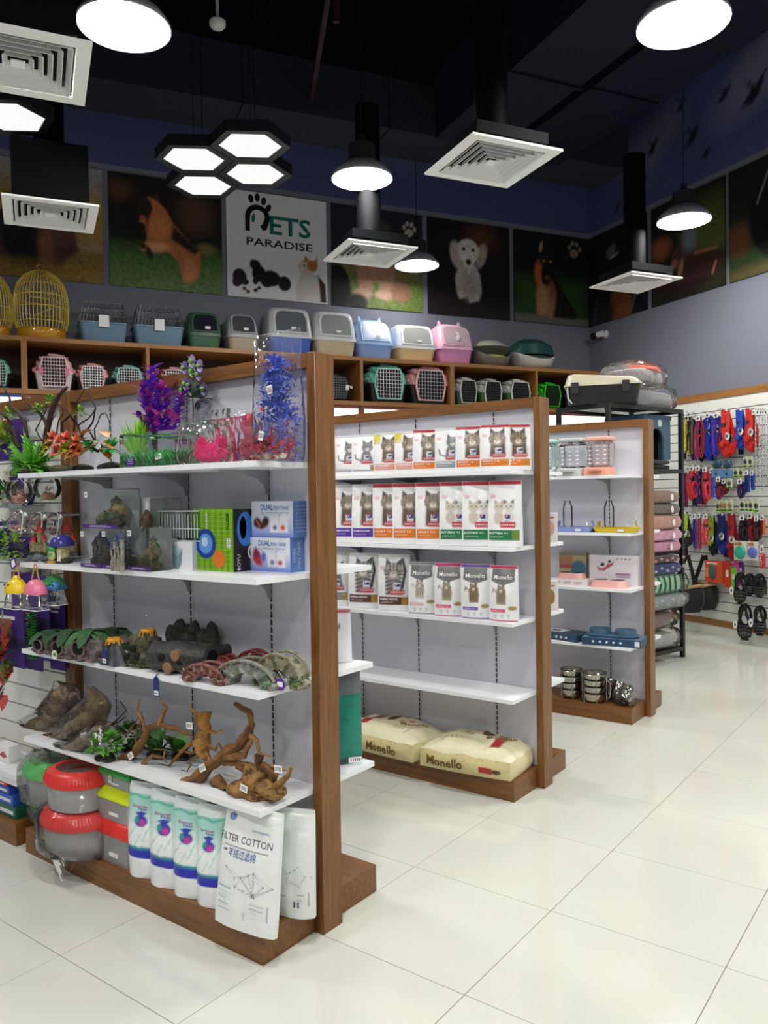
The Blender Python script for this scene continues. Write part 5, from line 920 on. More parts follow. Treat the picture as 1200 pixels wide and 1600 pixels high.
baggedwood('bagged grey driftwood branch lying at the shelf front edge', [([(98, 1182), (122, 1166), (146, 1146), (160, 1136)], .036), ([(100, 1186), (110, 1176)], .03)], 125, ('#8a7a66', '#a08f78', '#75685a'), 1.815, [(100, 1188, 30, .03), (108, 1178, 42, .035), (128, 1164, 40, .035), (148, 1148, 36, .03), (160, 1136, 22, .015), (168, 1128, 10, .005)])
sticker(driftwood('dark thin twig arching beside the white flowers', [([(158, 1160), (140, 1138), (150, 1125), (170, 1128), (185, 1140), (198, 1150)], .005), ([(170, 1135), (186, 1128), (196, 1120)], .004), ([(172, 1140), (180, 1160), (182, 1175)], .004), ([(170, 1135), (184, 1124), (198, 1110), (188, 1096)], .004)], 165, ('#3a2a22', '#4a362c', '#2c201a'), y=1.86), W(131, 1150, 1.80), .045, .026, .35, True)
def potplant(label, px, pb, pt, cols, flowers, big, y):
    x = gx(px, y, Z4); h = zat(x, y, pt)-Z4; o = thing('leafy_plant', label, 'aquarium plant', (x, y, Z4)); mb = MB('#2a2622'); lump(mb, (0, 0, .012), .045, .035, .016, px*.1, ['#2a2622', '#3a342c']); mb.v = [(a, b, max(.0006, c_)) for a, b, c_ in mb.v]; mb.build('base', 'resin', o); mb = MB()
    if big:
        for k in range(9): a = R2.uniform(0, 2*pi); mb.blade((0, 0, .02), Vector((cos(a)*.9, sin(a)*.35-.1, 1)), h*R2.uniform(.75, 1.05), .05, .35, 6, lin(R2.choice(cols)), tipw=.1)
        for k in range(14): a = R2.uniform(0, 2*pi); mb.blade((0, 0, .01), Vector((cos(a), sin(a)*.5, .45)), h*.8, .014, .3, 5, lin('#1f3a24'))
    else:
        leafball(mb, (0, 0, h*.45), h*.5, 150, .034, cols, R2, .8)
        mb.v = [(a, b, max(.002, c_)) for a, b, c_ in mb.v]
    mb.build('leaves', 'leaf', o)
    if flowers:
        mb = MB()
        for q in range(7):
            p = Vector((R2.uniform(-.04, .04), R2.uniform(-.05, -.02), h*R2.uniform(.55, 1)))
            for k in range(5): a = k*2*pi/5; mb.blade(p, Vector((cos(a), -.5, sin(a))), .013, .009, 0, 2, lin('#f2f0f2'))
        mb.build('flowers', 'leaf', o)
potplant('small leafy plant with white flowers at the front of the fourth shelf', 165, 1188, 1135, ['#4f9a2c', '#6ab63c', '#3f8226'], True, False, 1.80); potplant('dark leafy plant tuft between the twig and the forked branch', 204, 1168, 1118, ['#2f5a24', '#3f6f2c', '#274a20'], False, False, 1.93)
potplant('broad green leaved plant under the forked driftwood', 246, 1182, 1116, ['#4c8a2e', '#5fa03a', '#3a7026'], False, True, 1.94); potplant('small green sprout behind the spidery driftwood', 284, 1165, 1122, ['#4a8a34', '#5c9c40'], False, True, 1.985)
# ================================================================ BASE: tubs, boxes and filter wool
ZB = BH
def rtub(px, pb, pt, wpx, label, lidcol, film_=None, z=ZB, y=None, shell='tub', group='round lidded pet tubs', tree=False):
    y = y or Wz(px, pb, z).y+.09; x = gx(px, y, z); w = gx(px+wpx/2, y, z)-gx(px-wpx/2, y, z); h = zat(x, y-.05, pt)-z; o = thing('round_tub', label, 'pet tub', (x, y, z), 0, group); r = w/2; hb = h*.66; sy = .78
    mb = MB('#ffffff'); mb.lathe([(r*.8, 0), (r*.86, .006), (r*.93, hb)], 28, sy=sy); mb.build('clear_tub', shell, o); mb = MB(lidcol)
    mb.lathe([(r*.95, hb-.004), (r*1.0, hb), (r*1.0, hb+h*.06), (r*.9, hb+h*.24), (r*.7, hb+h*.34), (r*.62, hb+h*.34), (r*.6, hb+h*.3)], 28, sy=sy, cap=False)
    for k in range(28):
        a = pi+.25+k*(pi-.5)/27; mb.tube([(r*.985*cos(a), r*.985*sy*sin(a), hb+h*.08), (r*.89*cos(a), r*.89*sy*sin(a), hb+h*.25)], .0022, 4)
    mb.build('lid', 'plastic', o); mb = MB('#c8ccc8'); mb.lathe([(r*.62, hb+h*.3), (.001, hb+h*.31)], 28, sy=sy, cap=False); mb.build('lid_window', 'acrylic', o)
    if tree: mb = MB('#2f5a34'); mb.tube([(-.03, -r*sy*.8, hb*.2), (-.03, -r*sy*.8, hb*.75)], .002, 5, '#4a4a3a'); [mb.blade((-.03, -r*sy*.8, hb*.75), Vector((cos(a), 0, sin(a)*.5)), .05, .014, .5, 4, lin('#35603a')) for a in (.2, .9, 2.2, 2.9)]; mb.build('printed_palm', 'print', o)
    if film_: mb = MB('#ffffff'); mb.loft([wrinkle([(r*k*cos(2*pi*i/24)*1.0, r*k*sy*sin(2*pi*i/24), q) for i in range(24)], .007, film_, 12) for k, q in ((.95, .004), (1.1, h*.1), (1.14, h*.5), (1.12, h*.75), (1.0, h*.95), (.6, h*1.06), (.2, h*1.1))]); mb.v = [(a, b, max(.001, c_)) for a, b, c_ in mb.v]; mb.build('clear_bag', 'film_heavy' if film_ > 4 else 'film', o, 70)
    return o, x, y, w, h
o, x, y, w, h1 = rtub(122, 1352, 1262, 74, 'lower red-lidded round tub wrapped in clear bag', '#d0342e', 1); zt = ZB+h1+.001
mb = MB('#ffffff'); c = W(104, 1335, y-.09); mb.loft([wrinkle([(c.x-x+k*cos(2*pi*i/12)*.1, -.11+.02*k*sin(2*pi*i/12), q) for i in range(12)], .006, 3, 15) for k, q in ((1, .03), (.75, -.0), (.45, -.035), (.15, -.065), (.02, -.08))]); mb.build('bag_tail', 'film_thin', o, 70)
rtub(122, 1280, 1202, 68, 'upper red-lidded round tub with an oval window', '#d0342e', None, zt, y)
o, x, y2_, w, h2 = rtub(98, 1312, 1250, 62, 'lower green-lidded round tub in a cloudy bag', '#3fb84a', 6, ZB, 1.955); rtub(98, 1270, 1186, 76, 'upper green-lidded round tub in a crumpled bag at the left end', '#46c152', 7, ZB+h2+.001, 1.955, tree=True)
o = thing('crumpled_bag', 'crumpled clear bag hanging off the left end of the base', 'plastic bag', (-3.3, 1.88, ZB+.2)); mb = MB('#ffffff'); mb.ell((-.01, 0, 0), .07, .06, .12, 18, 12, jit=.8, seed=4); mb.ell((.0, .0, -.12), .045, .05, .06, 14, 10, jit=.8, seed=5); mb.build('film', 'film_heavy', o, 70)
def sqbox(pl, pr, pb, pt, label, lid, z, y=None, lock=False):
    if y is None: x0, x1, y, h = fit(pl, pr, pb, pt, z)
    else: x0, x1 = gx(pl, y, z), gx(pr, y, z); h = zat((x0+x1)/2, y, pt)-z
    w = x1-x0; d = w*.62; o = thing('pet_carry_box', label, 'pet box', ((x0+x1)/2, y+d/2, z), 0, 'rectangular clear pet boxes'); hb = h*.74; e = .95
    mb = MB('#ffffff'); mb.loft([rring(w*.84, d*.84, .01, 3, 0), rring(w*.93, d*.93, .012, 3, hb)]); mb.build('clear_box', 'tub', o); mb = MB(lid)
    mb.loft([rring(w, d, .01, 3, hb-.006), rring(w, d, .01, 3, hb+.006), rring(w*.86, d*.8, .01, 3, h*.94), rring(w*.78, d*.66, .008, 3, h), rring(w*.7, d*.56, .008, 3, h), rring(w*.7, d*.56, .008, 3, h*.95)], False, False); mb.build('lid', 'plastic', o); mb = MB('#d0d4d0'); mb.box(-w*.35, w*.35, -d*.28, d*.28, h*.95, h*.955); mb.build('lid_window', 'acrylic', o)
    mb = MB('#e8e8e4'); mb.box(-w*.1, w*.14, -d*.44-.002, -d*.44, hb*.25, hb*.38); mb.build('barcode_sticker', 'paper', o); return y, h, o
y, h, _ = sqbox(147, 202, 1352, 1288, 'large clear pet box with red lid at the bottom of the small stack', '#d63228', ZB); y_, h_, _ = sqbox(146, 202, 1295, 1236, 'middle clear pet box with yellow-green lid', '#cddc1e', ZB+h+.001, y+.012); _, _, o = sqbox(152, 201, 1245, 1204, 'smallest clear pet box with green lid on the stack', '#2fae4a', ZB+h+h_+.002, y+.03); sticker(o, (-.02, -.062, .035), .02, .03)
# narrow filter wool bags
def wool_paint(cv, H):
    cv.rect(0, 1, 0, H*.22, '#eef2f2', .01); cv.rect(0, 1, H*.22, H*.33, '#2428b0', .01); cv.ell(.5, H*.33, .6, .05, '#1f8a96', .04)
    m = np.clip((cv.Y-H*.33)/.1, 0, 1); cv.mix(m*.9, '#eef4f2'); s_ = np.clip((cv.Y-H*.5)/(H*.3), 0, 1)*np.clip((H*.93-cv.Y)/.1, 0, 1); cv.mix(s_*.75, '#7fcdb8')
    for a, b in ((.15, .45), (.4, .4), (.65, .46), (.9, .42), (.3, .52), (.75, .54)): cv.ell(a, H*b, .11, .16, '#f0f6f4', .04, .5, .9); cv.line([(a-.1, H*(b-.05)), (a+.1, H*(b+.07))], .02, '#88cfc0', .02)
    cv.rect(0, 1, H*.9, H, '#e6f0ee', .03); cv.line([(0, H*.86), (.3, H*.89), (.6, H*.86), (1, H*.89)], .05, '#52b8a8', .03)
    cv.ell(.5, H*.62, .2, .15, '#3a3aa8', .03); cv.ell(.55, H*.6, .1, .09, '#c43aa0', .03); cv.ell(.38, H*.63, .07, .08, '#2f9a9a', .03); cv.poly([(.3, H*.7), (.5, H*.66), (.7, H*.71), (.5, H*.72)], '#2f3fb0', .02)
WB_ = []
for k, (pl, pr, pb, pt) in enumerate(((201, 240, 1366, 1218), (234, 278, 1382, 1226), (270, 312, 1388, 1234), (306, 346, 1400, 1240))):
    x0, x1, y, h = fit(pl, pr, pb, pt, ZB); y = 1.83+.0*k; x0, x1 = gx(pl, y-.03, ZB), gx(pr, y-.03, ZB); lab = ORD[k]+' teal and blue filter wool bag from the left on the gondola base'
    o = thing('filter_wool_bag', lab, 'filter bag', ((x0+x1)/2, y, ZB+.0015), .3, 'narrow filter wool bags'); w = (x1-x0)*.93
    pouch(o, w, .345, .085, wool_paint, 30, '#e6ecec', [('Biosponge', .5, 2.55*.345/.345*(.345/w)/3.35, .13, '#b03a9a', .01, .7)] if False else [('Biosponge', .45, .76*.345/w, .1, '#b8409a', .006, .46), ('Filter', .55, .73*.345/w, .09, '#2f3fa8', .006, .3)], 'pouch', k*3.1, .97, .55)
def cotton_paint(cv, H):
    cv.spk(.02); r = random.Random(3); P = [(r.uniform(.15, .95), r.uniform(H*.28, H*.52)) for _ in range(11)]
    for i in range(11):
        for j in range(i): 
            if hypot(P[i][0]-P[j][0], P[i][1]-P[j][1]) < .34: cv.line([P[i], P[j]], .005, '#8a9294', .006, .8)
    for p in P: cv.ell(p[0], p[1], .012, .012, '#3a4448', .008)
    cv.line([(.05, H*.655), (.85, H*.655)], .006, '#5a6466', .006); cv.rect(.5, .9, H*.12, H*.25, '#e6e9e6', .01); cv.line([(.5, H*.25), (.9, H*.25), (.9, H*.12)], .006, '#9aa2a2', .005)
    for k in range(6): cv.line([(.62, H*(.235-.012*k)), (.84-.05*(k % 3), H*(.235-.012*k))], .006, '#a0a6a6', .005)
    for k in range(7): cv.line([(.06, H*(.27-.022*k)), (.3-.05*(k % 3), H*(.27-.022*k))], .008, '#9aa4b8', .006)
    for k in range(10): cv.rect(.52+k*.014, .528+k*.014, H*.1, H*.16, '#3a3a3a', .003)
    cv.ell(.16, H*.89, .075, .05, '#5a78c0', .02, .3); cv.ell(.16, H*.89, .04, .025, '#dfe6f2', .01, .3); cv.rect(.52, .85, H*.8, H*.825, '#dfe2e6', .004); cv.rect(.06, .14, H*.605, H*.62, '#6a5a48', .004)
x0, x1, y, h = fit(334, 442, 1428, 1255, ZB); y = 1.79
o = thing('filter_cotton_bag', 'large white FILTER COTTON bag leaning at the base corner', 'filter bag', (gx(388, y, ZB), y-.012, ZB+.0015), .1, tilt=-.14); w = .245; H = .385
pouch(o, w, H, .06, cotton_paint, 70, '#e4e9e4', [('FILTER COTTON', .44, .695*H/w, .13, '#4a4f58', -.002, .92), ('羊绒过滤棉', .42, .575*H/w, .13, '#3a5aa8', .0, .5), ('NEW UPGRADE', .68, .805*H/w, .035, '#7a88b0', 0, .28), ('UP', .16, .88*H/w, .06, '#2f4a9a', .02, .09), ('FILTER COTTON', .17, .31*H/w, .035, '#3a5aa8', .0, .24)], 'sack', 1.3, .95, .3, bg='#e9eee9')
o = thing('filter_cotton_bag', 'white filter cotton bag standing behind, against the wooden post', 'filter bag', (gx(463, 1.94, ZB), 1.94, ZB+.0015), .35); pouch(o, .14, .36, .06, lambda cv, H: cotton_paint(cv, H), 40, '#e4e9e4', None, 'sack', 4.3, .95, .35, bg='#e6ebe6')
# ================================================================ LEFT GONDOLA: slatwall goods, hanging tanks, base boxes
R3 = random.Random(31); YS = Y1+.026     # face of the slats
_hk = [0]
def tophook(p, L=.16, label='chrome display hook on the left slatwall', grp='hooks on the left slatwall'):
    _hk[0] += 1; label = 'chrome display hook on the left slatwall behind '+grp.replace('hooks holding ', '').replace('hooks behind ', '').replace('long hooks on the left slatwall', 'animal lid tanks')+', '+ORD[_hk[0] % 20]+' of the hooks'
    o = thing('display_hook', label, 'hook', p, 0, grp); mb = MB('#b8bcc0'); mb.tube([(0, 0, 0), (0, -L*.9, 0), (0, -L, .012)], .0028, 6); mb.box(-.012, .012, -.003, 0, -.02, .012); mb.build('wire', 'metal', o)
# heart shaped clear bowls
for k, (px, py, yy) in enumerate(((28, 815, 1.80), (58, 818, 1.86), (84, 818, 1.92))):
    p = W(px, py, yy); o = thing('heart_bowl', ('nearest', 'middle', 'farthest')[k]+' clear heart-shaped fish bowl hanging on the left slatwall', 'fish bowl', p, 0, 'clear heart-shaped bowls'); s_ = .052
    H2 = [(s_*(.95*sin(t)**3)*1.15-.006, s_*(.85*cos(t)-.32*cos(2*t)-.12*cos(3*t))) for t in [2*pi*i/24 for i in range(24)]]
    H2 = rot_pts(H2, (0, 0), .5); mb = MB('#ffffff'); mb.loft([[(a*q, y_, b*q) for a, b in H2] for q, y_ in ((.7, -.03), (.95, -.022), (1, 0), (.95, .022), (.7, .03))]); mb.build('shell', 'acrylic', o, 60); mb = MB('#dcdcd8'); mb.tube([(a*1.02, 0, b*1.02) for a, b in H2+H2[:1]], .0022, 5); mb.build('rim', 'plastic', o); mb = MB()
    for q in range(26): mb.ell((R3.uniform(-.03, .03), R3.uniform(-.014, .014), R3.uniform(-.036, -.014)), .006, .006, .005, 6, 4, R3.choice(['#d8a0a0', '#e8c8b8', '#c88080', '#e0d0b0']))
    mb.build('gravel', 'resin', o); tophook((p.x, YS, p.z+.035), YS-yy+.02, grp='hooks holding heart bowls')
for k, (px, py, cc) in enumerate(((30, 768, '#c86a5a'), (74, 762, '#c8a088'))):
    p = W(px, py, 1.9+.05*k); o = thing('round_fish_bowl', ('clear round bowl with red gravel hanging under the top shelf', 'clear bowl with peach coral hanging beside the wooden post')[k], 'fish bowl', p); mb = MB('#ffffff'); mb.lathe([(.03, -.055), (.055, -.03), (.06, .0), (.052, .03), (.04, .045)], 20, cap=False); mb.build('bowl', 'acrylic', o); mb = MB(); lump(mb, (0, 0, -.035), .035, .03, .018, k+2, [cc, '#d89a88', '#e8d8c8']); leafball(mb, (0.01, 0, -.02), .03, 40, .02, [cc, '#e0b098'], R3); mb.build('gravel', 'resin', o); tophook((p.x, YS, p.z+.06), .12, grp='hooks holding round bowls'); mb = MB('#e0e0e0'); mb.tube([(-.04, 0, .04), (0, 0, .065), (.04, 0, .04)], .0015, 5); mb.build('handle', 'plastic', o)
# carry tanks with animal lids
def carry(px, py, y, label, lid, shape, strap='#d89a4a', lz=0):
    p = W(px, py, y); o = thing('carry_tank', label, 'fish tank', p, 0, 'small carry tanks with animal lids'); mb = MB('#ffffff'); mb.loft([rring(.12, .07, .02, 4, -.07), rring(.115, .07, .02, 4, -.06), rring(.085, .06, .02, 4, 0)]); mb.build('clear_tank', 'acrylic', o, 60)
    mb = MB('#f0f0f0'); mb.tube(rring(.121, .071, .02, 4, -.07)+rring(.121, .071, .02, 4, -.07)[:1], .0018, 5); mb.build('rim', 'plastic', o)
    mb = MB(lid); mb.lathe([(.06, -.004), (.06, .006), (.05, .03), (.03, .05), (.001, .056)], 20, sy=.72)
    if shape == 'duck': mb.ell((-.02, -.03, .018), .012, .012, .007, 8, 5, '#d8702a'); [mb.ell((dx, -.036, .03), .005, .004, .005, 6, 4, '#1a1a1a') for dx in (-.03, .0)]; mb.ell((0.0, 0, .05), .02, .018, .02, 10, 6)
    elif shape == 'dots': [mb.ell((.05*cos(a)*q, .036*sin(a)*q, .05-.045*q), .009, .005, .007, 7, 4, '#f4d8e4') for a, q in ((-1.3, .75), (-.7, .8), (-2, .8), (-1, .4), (-1.9, .45), (-1.5, .95))]
    else: mb.setc('#3a78b0'); mb.lathe([(.062, -.006), (.066, .004), (.06, .012)], 20, sy=.74); mb.ell((.058, -.025, .012), .024, .02, .02, 10, 7, '#3f80b8'); mb.ell((.066, -.042, .016), .004, .004, .004, 6, 4, '#101010'); mb.setc('#2f9a4a'); mb.tube([(-.05, -.034, .012), (-.02, -.04, .03), (.02, -.04, .016), (.04, -.03, .03)], .006, 6)
    mb.build('lid', 'plastic', o); mb = MB(strap); mb.tube([(-.03, 0, .045), (-.004, .0, .12), (.004, 0, .12), (.03, 0, .045)], .003, 6); mb.build('strap', 'cloth', o); return o, p
o, p = carry(26, 924, 1.76, 'carry tank with yellow duck lid hanging by the left shelf', '#e8c818', 'duck'); mb = MB('#4a2a80'); mb.prism(rot_pts([(-.026, .1), (.02, .1), (.024, .14), (-.022, .14)], (0, .12), .45), -.012, -.011); mb.setc('#f2f0f4'); mb.prism(rot_pts([(-.014, .106), (.012, .106), (.014, .134), (-.012, .134)], (0, .12), .45), -.0128, -.012); mb.build('purple_tag', 'paper', o)
tophook((p.x, YS, p.z+.122), .29, 'long chrome display hook on the left slatwall', 'long hooks on the left slatwall'); _, p = carry(56, 926, 1.77, 'carry tank with pink spotted lid', '#e87a9a', 'dots'); tophook((p.x, YS, p.z+.122), .28, 'long chrome display hook on the left slatwall', 'long hooks on the left slatwall'); _, p = carry(84, 918, 1.84, 'carry tank with blue and green turtle lid', '#3f9a58', 'turtle'); tophook((p.x, YS, p.z+.122), .21, 'long chrome display hook on the left slatwall', 'long hooks on the left slatwall')
# purple packs of aquarium plants
def plantpack(px, py0, py1, wpx, y, label, plant):
    x0, x1 = gx(px-wpx/2, y, 1.1), gx(px+wpx/2, y, 1.1); w = x1-x0; top = W(px, py0, y); bot = W(px, py1, y); h = top.z-bot.z; o = thing('plant_pack', label, 'aquarium plant', (top.x, y, bot.z), 0, 'purple carded plants'); mb = MB('#45267a'); mb.box(-w/2, w/2, 0, .004, 0, h); mb.setc('#e8e4f0'); mb.box(-w*.4, w*.2, -.001, 0, h*.82, h*.88); mb.box(-w*.4, w*.1, -.001, 0, h*.76, h*.79); mb.setc('#2a1650'); mb.box(-w*.5, w*.5, -.0006, 0, h*.3, h*.5); mb.build('card', 'paper', o); mb = MB()
    if plant == 'stem': [stemplant(mb, [(dx, -.03, h*.02), (dx*1.2, -.035, h*.4), (dx, -.03, h*(.62-.06*q))], .045, ['#4fc048', '#68d85c', '#3aa43a'], R3, .012) for q, dx in enumerate((-.02, .0, .022))]
    elif plant == 'red':
        for q in range(46): a = R3.uniform(0, 2*pi); b = R3.uniform(0, 1); mb.blade((cos(a)*w*.2, -.04+sin(a)*.02, h*(.9-1.0*b)), Vector((cos(a), -.5, R3.uniform(-.8, .5))), .065, .035, .3, 4, lin(R3.choice(['#8a2a2a', '#a83a34', '#6a2424', '#b84a3a', '#7a4a2a', '#5a6a2a'])))
        mb.tube([(0, -.03, h), (.01, -.04, h*.4), (.02, -.04, -.08)], .0035, 6, '#8aa868')
        for q in range(7): mb.blade((.02+.012*(q % 3-1), -.045, -.06-.012*q), Vector((R3.uniform(-.8, .8), -.3, -.7)), .06, .04, .2, 4, lin(R3.choice(['#a83a44', '#b84a4a', '#98443a'])))
    else: leafball(mb, (0, -.04, h*.4), w*.5, 150, .035, {'green': ['#2f7a2c', '#3f8f36', '#256a26'], 'lime': ['#7aa82c', '#94bc38'], 'orange': ['#b86a2a', '#c8843a', '#8a8a2c'], 'bright': ['#6fc02a', '#86d23a'], 'dark': ['#2a7a34', '#1f5f2a']}[plant], R3)
    mb.build('plant', 'leaf', o); tophook((top.x, YS, top.z), YS-y+.03, grp='hooks behind the purple packs'); return o
plantpack(60, 900, 1030, 30, 1.93, 'purple pack with a bright green stem plant above the third shelf end', 'stem'); plantpack(14, 952, 1040, 44, 1.87, 'red leaved hanging plant at the left photo edge', 'red'); plantpack(40, 895, 1044, 46, 1.99, 'purple pack behind the turtle lid tank', 'orange'); plantpack(6, 985, 1048, 24, 1.93, 'lime plant pack at the left photo edge below the red leaves', 'bright'); plantpack(88, 930, 1046, 24, 2.015, 'purple pack with green sprigs touching the wooden post', 'none' if False else 'green')
plantpack(12, 815, 872, 40, 1.99, 'dark green bushy plant behind the nearest heart bowl', 'dark'); plantpack(32, 838, 872, 36, 1.95, 'yellow green fluffy plant pack left of the castle', 'lime'); plantpack(24, 745, 790, 24, 1.99, 'pack of dark green leaves under the top shelf end', 'green'); plantpack(12, 660, 720, 44, 1.97, 'yellow green bushy plant pack at the upper left edge', 'lime'); plantpack(24, 655, 690, 20, 2.01, 'small purple pack high on the left slatwall', 'orange')
# grey and white shelf trays on the slatwall
for k, (px, py, wd, lab) in enumerate(((4, 790, .34, 'grey slatwall tray below the white pouch'), (4, 872, .42, 'grey slatwall tray holding green plants'))):
    p = W(px, py, 1.95); o = thing('slatwall_tray', lab, 'shelf', (p.x+wd/2-.16, YS, p.z), 0, 'grey slatwall trays'); mb = MB('#9a9ca4'); mb.box(-wd/2, wd/2, -.11, 0, -.006, 0); mb.box(-wd/2, wd/2, -.112, -.109, -.012, .012); mb.build('tray', 'plastic', o)
for k, (px, py, lab) in enumerate(((10, 786, 'cream drawstring pouch with purple tag at the left edge'), (46, 786, 'small purple pot on the grey tray'))):
    p = W(px, py-2, 1.98); o = thing('cloth_pouch' if k == 0 else 'purple_pot', lab, 'pouch' if k == 0 else 'pot', (p.x, 1.98, W(4, 790, 1.95).z+.001)); mb = MB('#ddd4c0' if k == 0 else '#3a2060')
    if k == 0: mb.lathe([(.05, 0), (.06, .02), (.052, .07), (.03, .12), (.012, .15), (.02, .165)], 16, sy=.6); mb.setc('#4a2a7a'); mb.ell((-.015, -.033, .06), .025, .006, .04, 10, 6)
    else: mb.lathe([(.012, 0), (.03, .05), (.03, .055)], 14)
    mb.build('body', 'cloth', o)
# boxes on the left base
for k, (z0, z1, px, cc, lab) in enumerate(((BH, BH+.055, 24, '#1f5a48', 'dark green flat box at the bottom of the left base stack'), (BH+.056, BH+.1, 20, '#2f56b0', 'blue flat box in the left base stack'), (BH+.101, BH+.135, 14, '#2a4aa0', 'second blue flat box in the left base stack'), (BH+.136, BH+.15, 10, '#c03040', 'thin red box in the left base stack'), (BH+.151, BH+.2, 26, '#e6e6ea', 'white printed flat box on top of the left base stack'))):
    x = gx(px, Y1-.23, z0); o, w = carton('flat_box', lab, 'box', x-.32, x, Y1-.23, z0+.0008, z1-z0-.001, .2, 'flat boxes on the left base', (cc, cc, cc)); mb = MB('#d8dce8'); mb.box(w*.1, w*.45, -.0015, -.0005, (z1-z0)*.3, (z1-z0)*.6); mb.build('label', 'paper', o)
o = thing('fin_toy_box', 'small white box with red fish print on the left base stack', 'box', (gx(12, 1.9, .35), 1.9, BH+.201)); mb = MB('#eceaea'); mb.rbox(0, 0, 0, .075, .12, .06, .003, 1); mb.setc('#b83a3a'); mb.prism([(-.02, .03), (.02, .02), (.05, .03), (.02, .05)], -.0315, -.0305); mb.build('box', 'carton', o)
# ================================================================ MIDDLE GONDOLA: cat food pouches
def cat_face(cv, cx, cy, k, c1, c2, stripe=True):
    cv.poly([(cx-.24*k, cy+.08*k), (cx-.23*k, cy+.36*k), (cx-.06*k, cy+.22*k)], c2, .03); cv.poly([(cx+.24*k, cy+.08*k), (cx+.23*k, cy+.36*k), (cx+.06*k, cy+.22*k)], c2, .03); cv.ell(cx, cy, .27*k, .23*k, c1, .03)
    if stripe:
        for a in (-.1, 0, .1): cv.line([(cx+a*k, cy+.08*k), (cx+a*1.2*k, cy+.22*k)], .03*k, c2, .02)
        for s_ in (-1, 1): cv.line([(cx+s_*.13*k, cy-.03*k), (cx+s_*.27*k, cy+.02*k)], .025*k, c2, .02); cv.line([(cx+s_*.12*k, cy-.09*k), (cx+s_*.25*k, cy-.09*k)], .025*k, c2, .02)
    for s_ in (-1, 1): cv.ell(cx+s_*.11*k, cy+.03*k, .05*k, .04*k, '#8a8a4a', .01); cv.ell(cx+s_*.11*k, cy+.03*k, .018*k, .035*k, '#111111', .01)
    cv.ell(cx, cy-.1*k, .1*k, .08*k, '#d8cec0', .03); cv.ell(cx, cy-.06*k, .03*k, .022*k, '#8a5048', .01)
def sp_paint(band, cat, redtop, yel=False):
    def f(cv, H):
        cv.mix(np.clip(.25*np.sin(cv.X*7+cv.Y*3), 0, .12), '#c8ccd0')
        if redtop: cv.rect(0, 1, H*.93, H, '#b8303a', .01)
        else: cv.rect(0, 1, H*.95, H, '#d4d6d8', .02)
        if yel: cv.poly([(0, H*.72), (.25, H*.72), (.28, H*.95), (0, H*.95)], '#d8c832', .01)
        cv.ell(.16, H*.76, .09, .06, '#e8c4c4', .02)
        if cat == 'tabby': cv.poly([(.34, H*.3), (.36, H*.62), (.62, H*.72), (.84, H*.62), (.86, H*.3)], '#6a5c4c', .06); [cv.line([(.4+.08*i, H*.34), (.44+.07*i, H*.6)], .025, '#3a2f26', .02) for i in range(6)]; cat_face(cv, .58, H*.69, 1.05, '#8a7a66', '#4a3e34')
        elif cat == 'grey': cv.poly([(.4, H*.3), (.42, H*.5), (.55, H*.66), (.75, H*.6), (.86, H*.3)], '#74767c', .05); cv.line([(.45, H*.35), (.2, H*.4), (.16, H*.5)], .05, '#6a6c72', .03); cat_face(cv, .64, H*.68, .8, '#7c7e84', '#5a5c62', False)
        elif cat == 'kitten': [(cv.ell(x_, H*.44, .15, .2, c_, .05), cat_face(cv, x_, H*.6, .62, c_, d_, False)) for x_, c_, d_ in ((.36, '#cfc4b4', '#a89078'), (.66, '#d8d4d0', '#4a4644'))]
        elif cat == 'dark': cv.poly([(.28, H*.28), (.26, H*.6), (.5, H*.72), (.74, H*.6), (.78, H*.28)], '#8a8a88', .05); [cv.line([(.26, H*(.3+.07*i)), (.5, H*(.34+.07*i)), (.76, H*(.3+.07*i))], .03, '#2e2c2c', .02) for i in range(5)]; cv.line([(.78, H*.4), (.86, H*.7), (.78, H*.9)], .09, '#2e2c2c', .04); cat_face(cv, .5, H*.7, 1.1, '#9a9894', '#2e2c2a')
        cv.rect(.52, .72, H*.37, H*.49, '#f0f0f4', .008); cv.poly([(.54, H*.42), (.62, H*.48), (.54, H*.48)], '#c02c3a', .005); cv.poly([(.56, H*.42), (.7, H*.42), (.7, H*.48), (.64, H*.48)], '#2a3a8a', .005)
        cv.rect(.4, .86, H*.3, H*.37, '#c02a36', .008); cv.rect(.42, .84, H*.28, H*.3, '#c04a50', .008, .7)
        cv.rect(.04, .96, H*.1, H*.25, band, .008); cv.ell(.84, H*.16, .07, .045, '#8a5a30', .02, .4); cv.rect(.76, .96, H*.1, H*.25, '#d09a3a' if band != '#1f7a4a' else '#8a9a3a', .02, .55)
    return f
def mon_paint(band, top, body):
    def f(cv, H):
        cv.mix(np.clip(.3*np.sin(cv.X*9), 0, .15), '#c4c6ca'); cv.rect(0, 1, H*.94, H, top, .01); cv.poly([(.1, H*.94), (.08, H*.72), (.5, H*.64), (.92, H*.72), (.9, H*.94)], '#6f6f70', .015)
        cv.poly([(.32, H*.3), (.3, H*.52), (.42, H*.6), (.6, H*.58), (.66, H*.46), (.64, H*.3)], body, .04); cv.line([(.34, H*.5), (.18, H*.58), (.16, H*.52)], .05, body, .03)
        [cv.line([(.34+.05*i, H*.36), (.36+.05*i, H*.56)], .018, '#5a4c40', .02) for i in range(6)]; cat_face(cv, .46, H*.57, .5, body, '#5a4c40'); cv.ell(.86, H*.24, .14, .07, '#b08a5a', .03); cv.ell(.84, H*.25, .07, .04, '#9a9a4a', .02)
        cv.rect(.06, .62, H*.16, H*.22, band, .008); cv.rect(0, 1, 0, H*.02, top, .01)
        for x_ in (.28, .5, .72): cv.ell(x_, H*.085, .05, .05, '#8a8c90', .01); cv.ell(x_, H*.085, .035, .035, '#e4e4e6', .01)
    return f
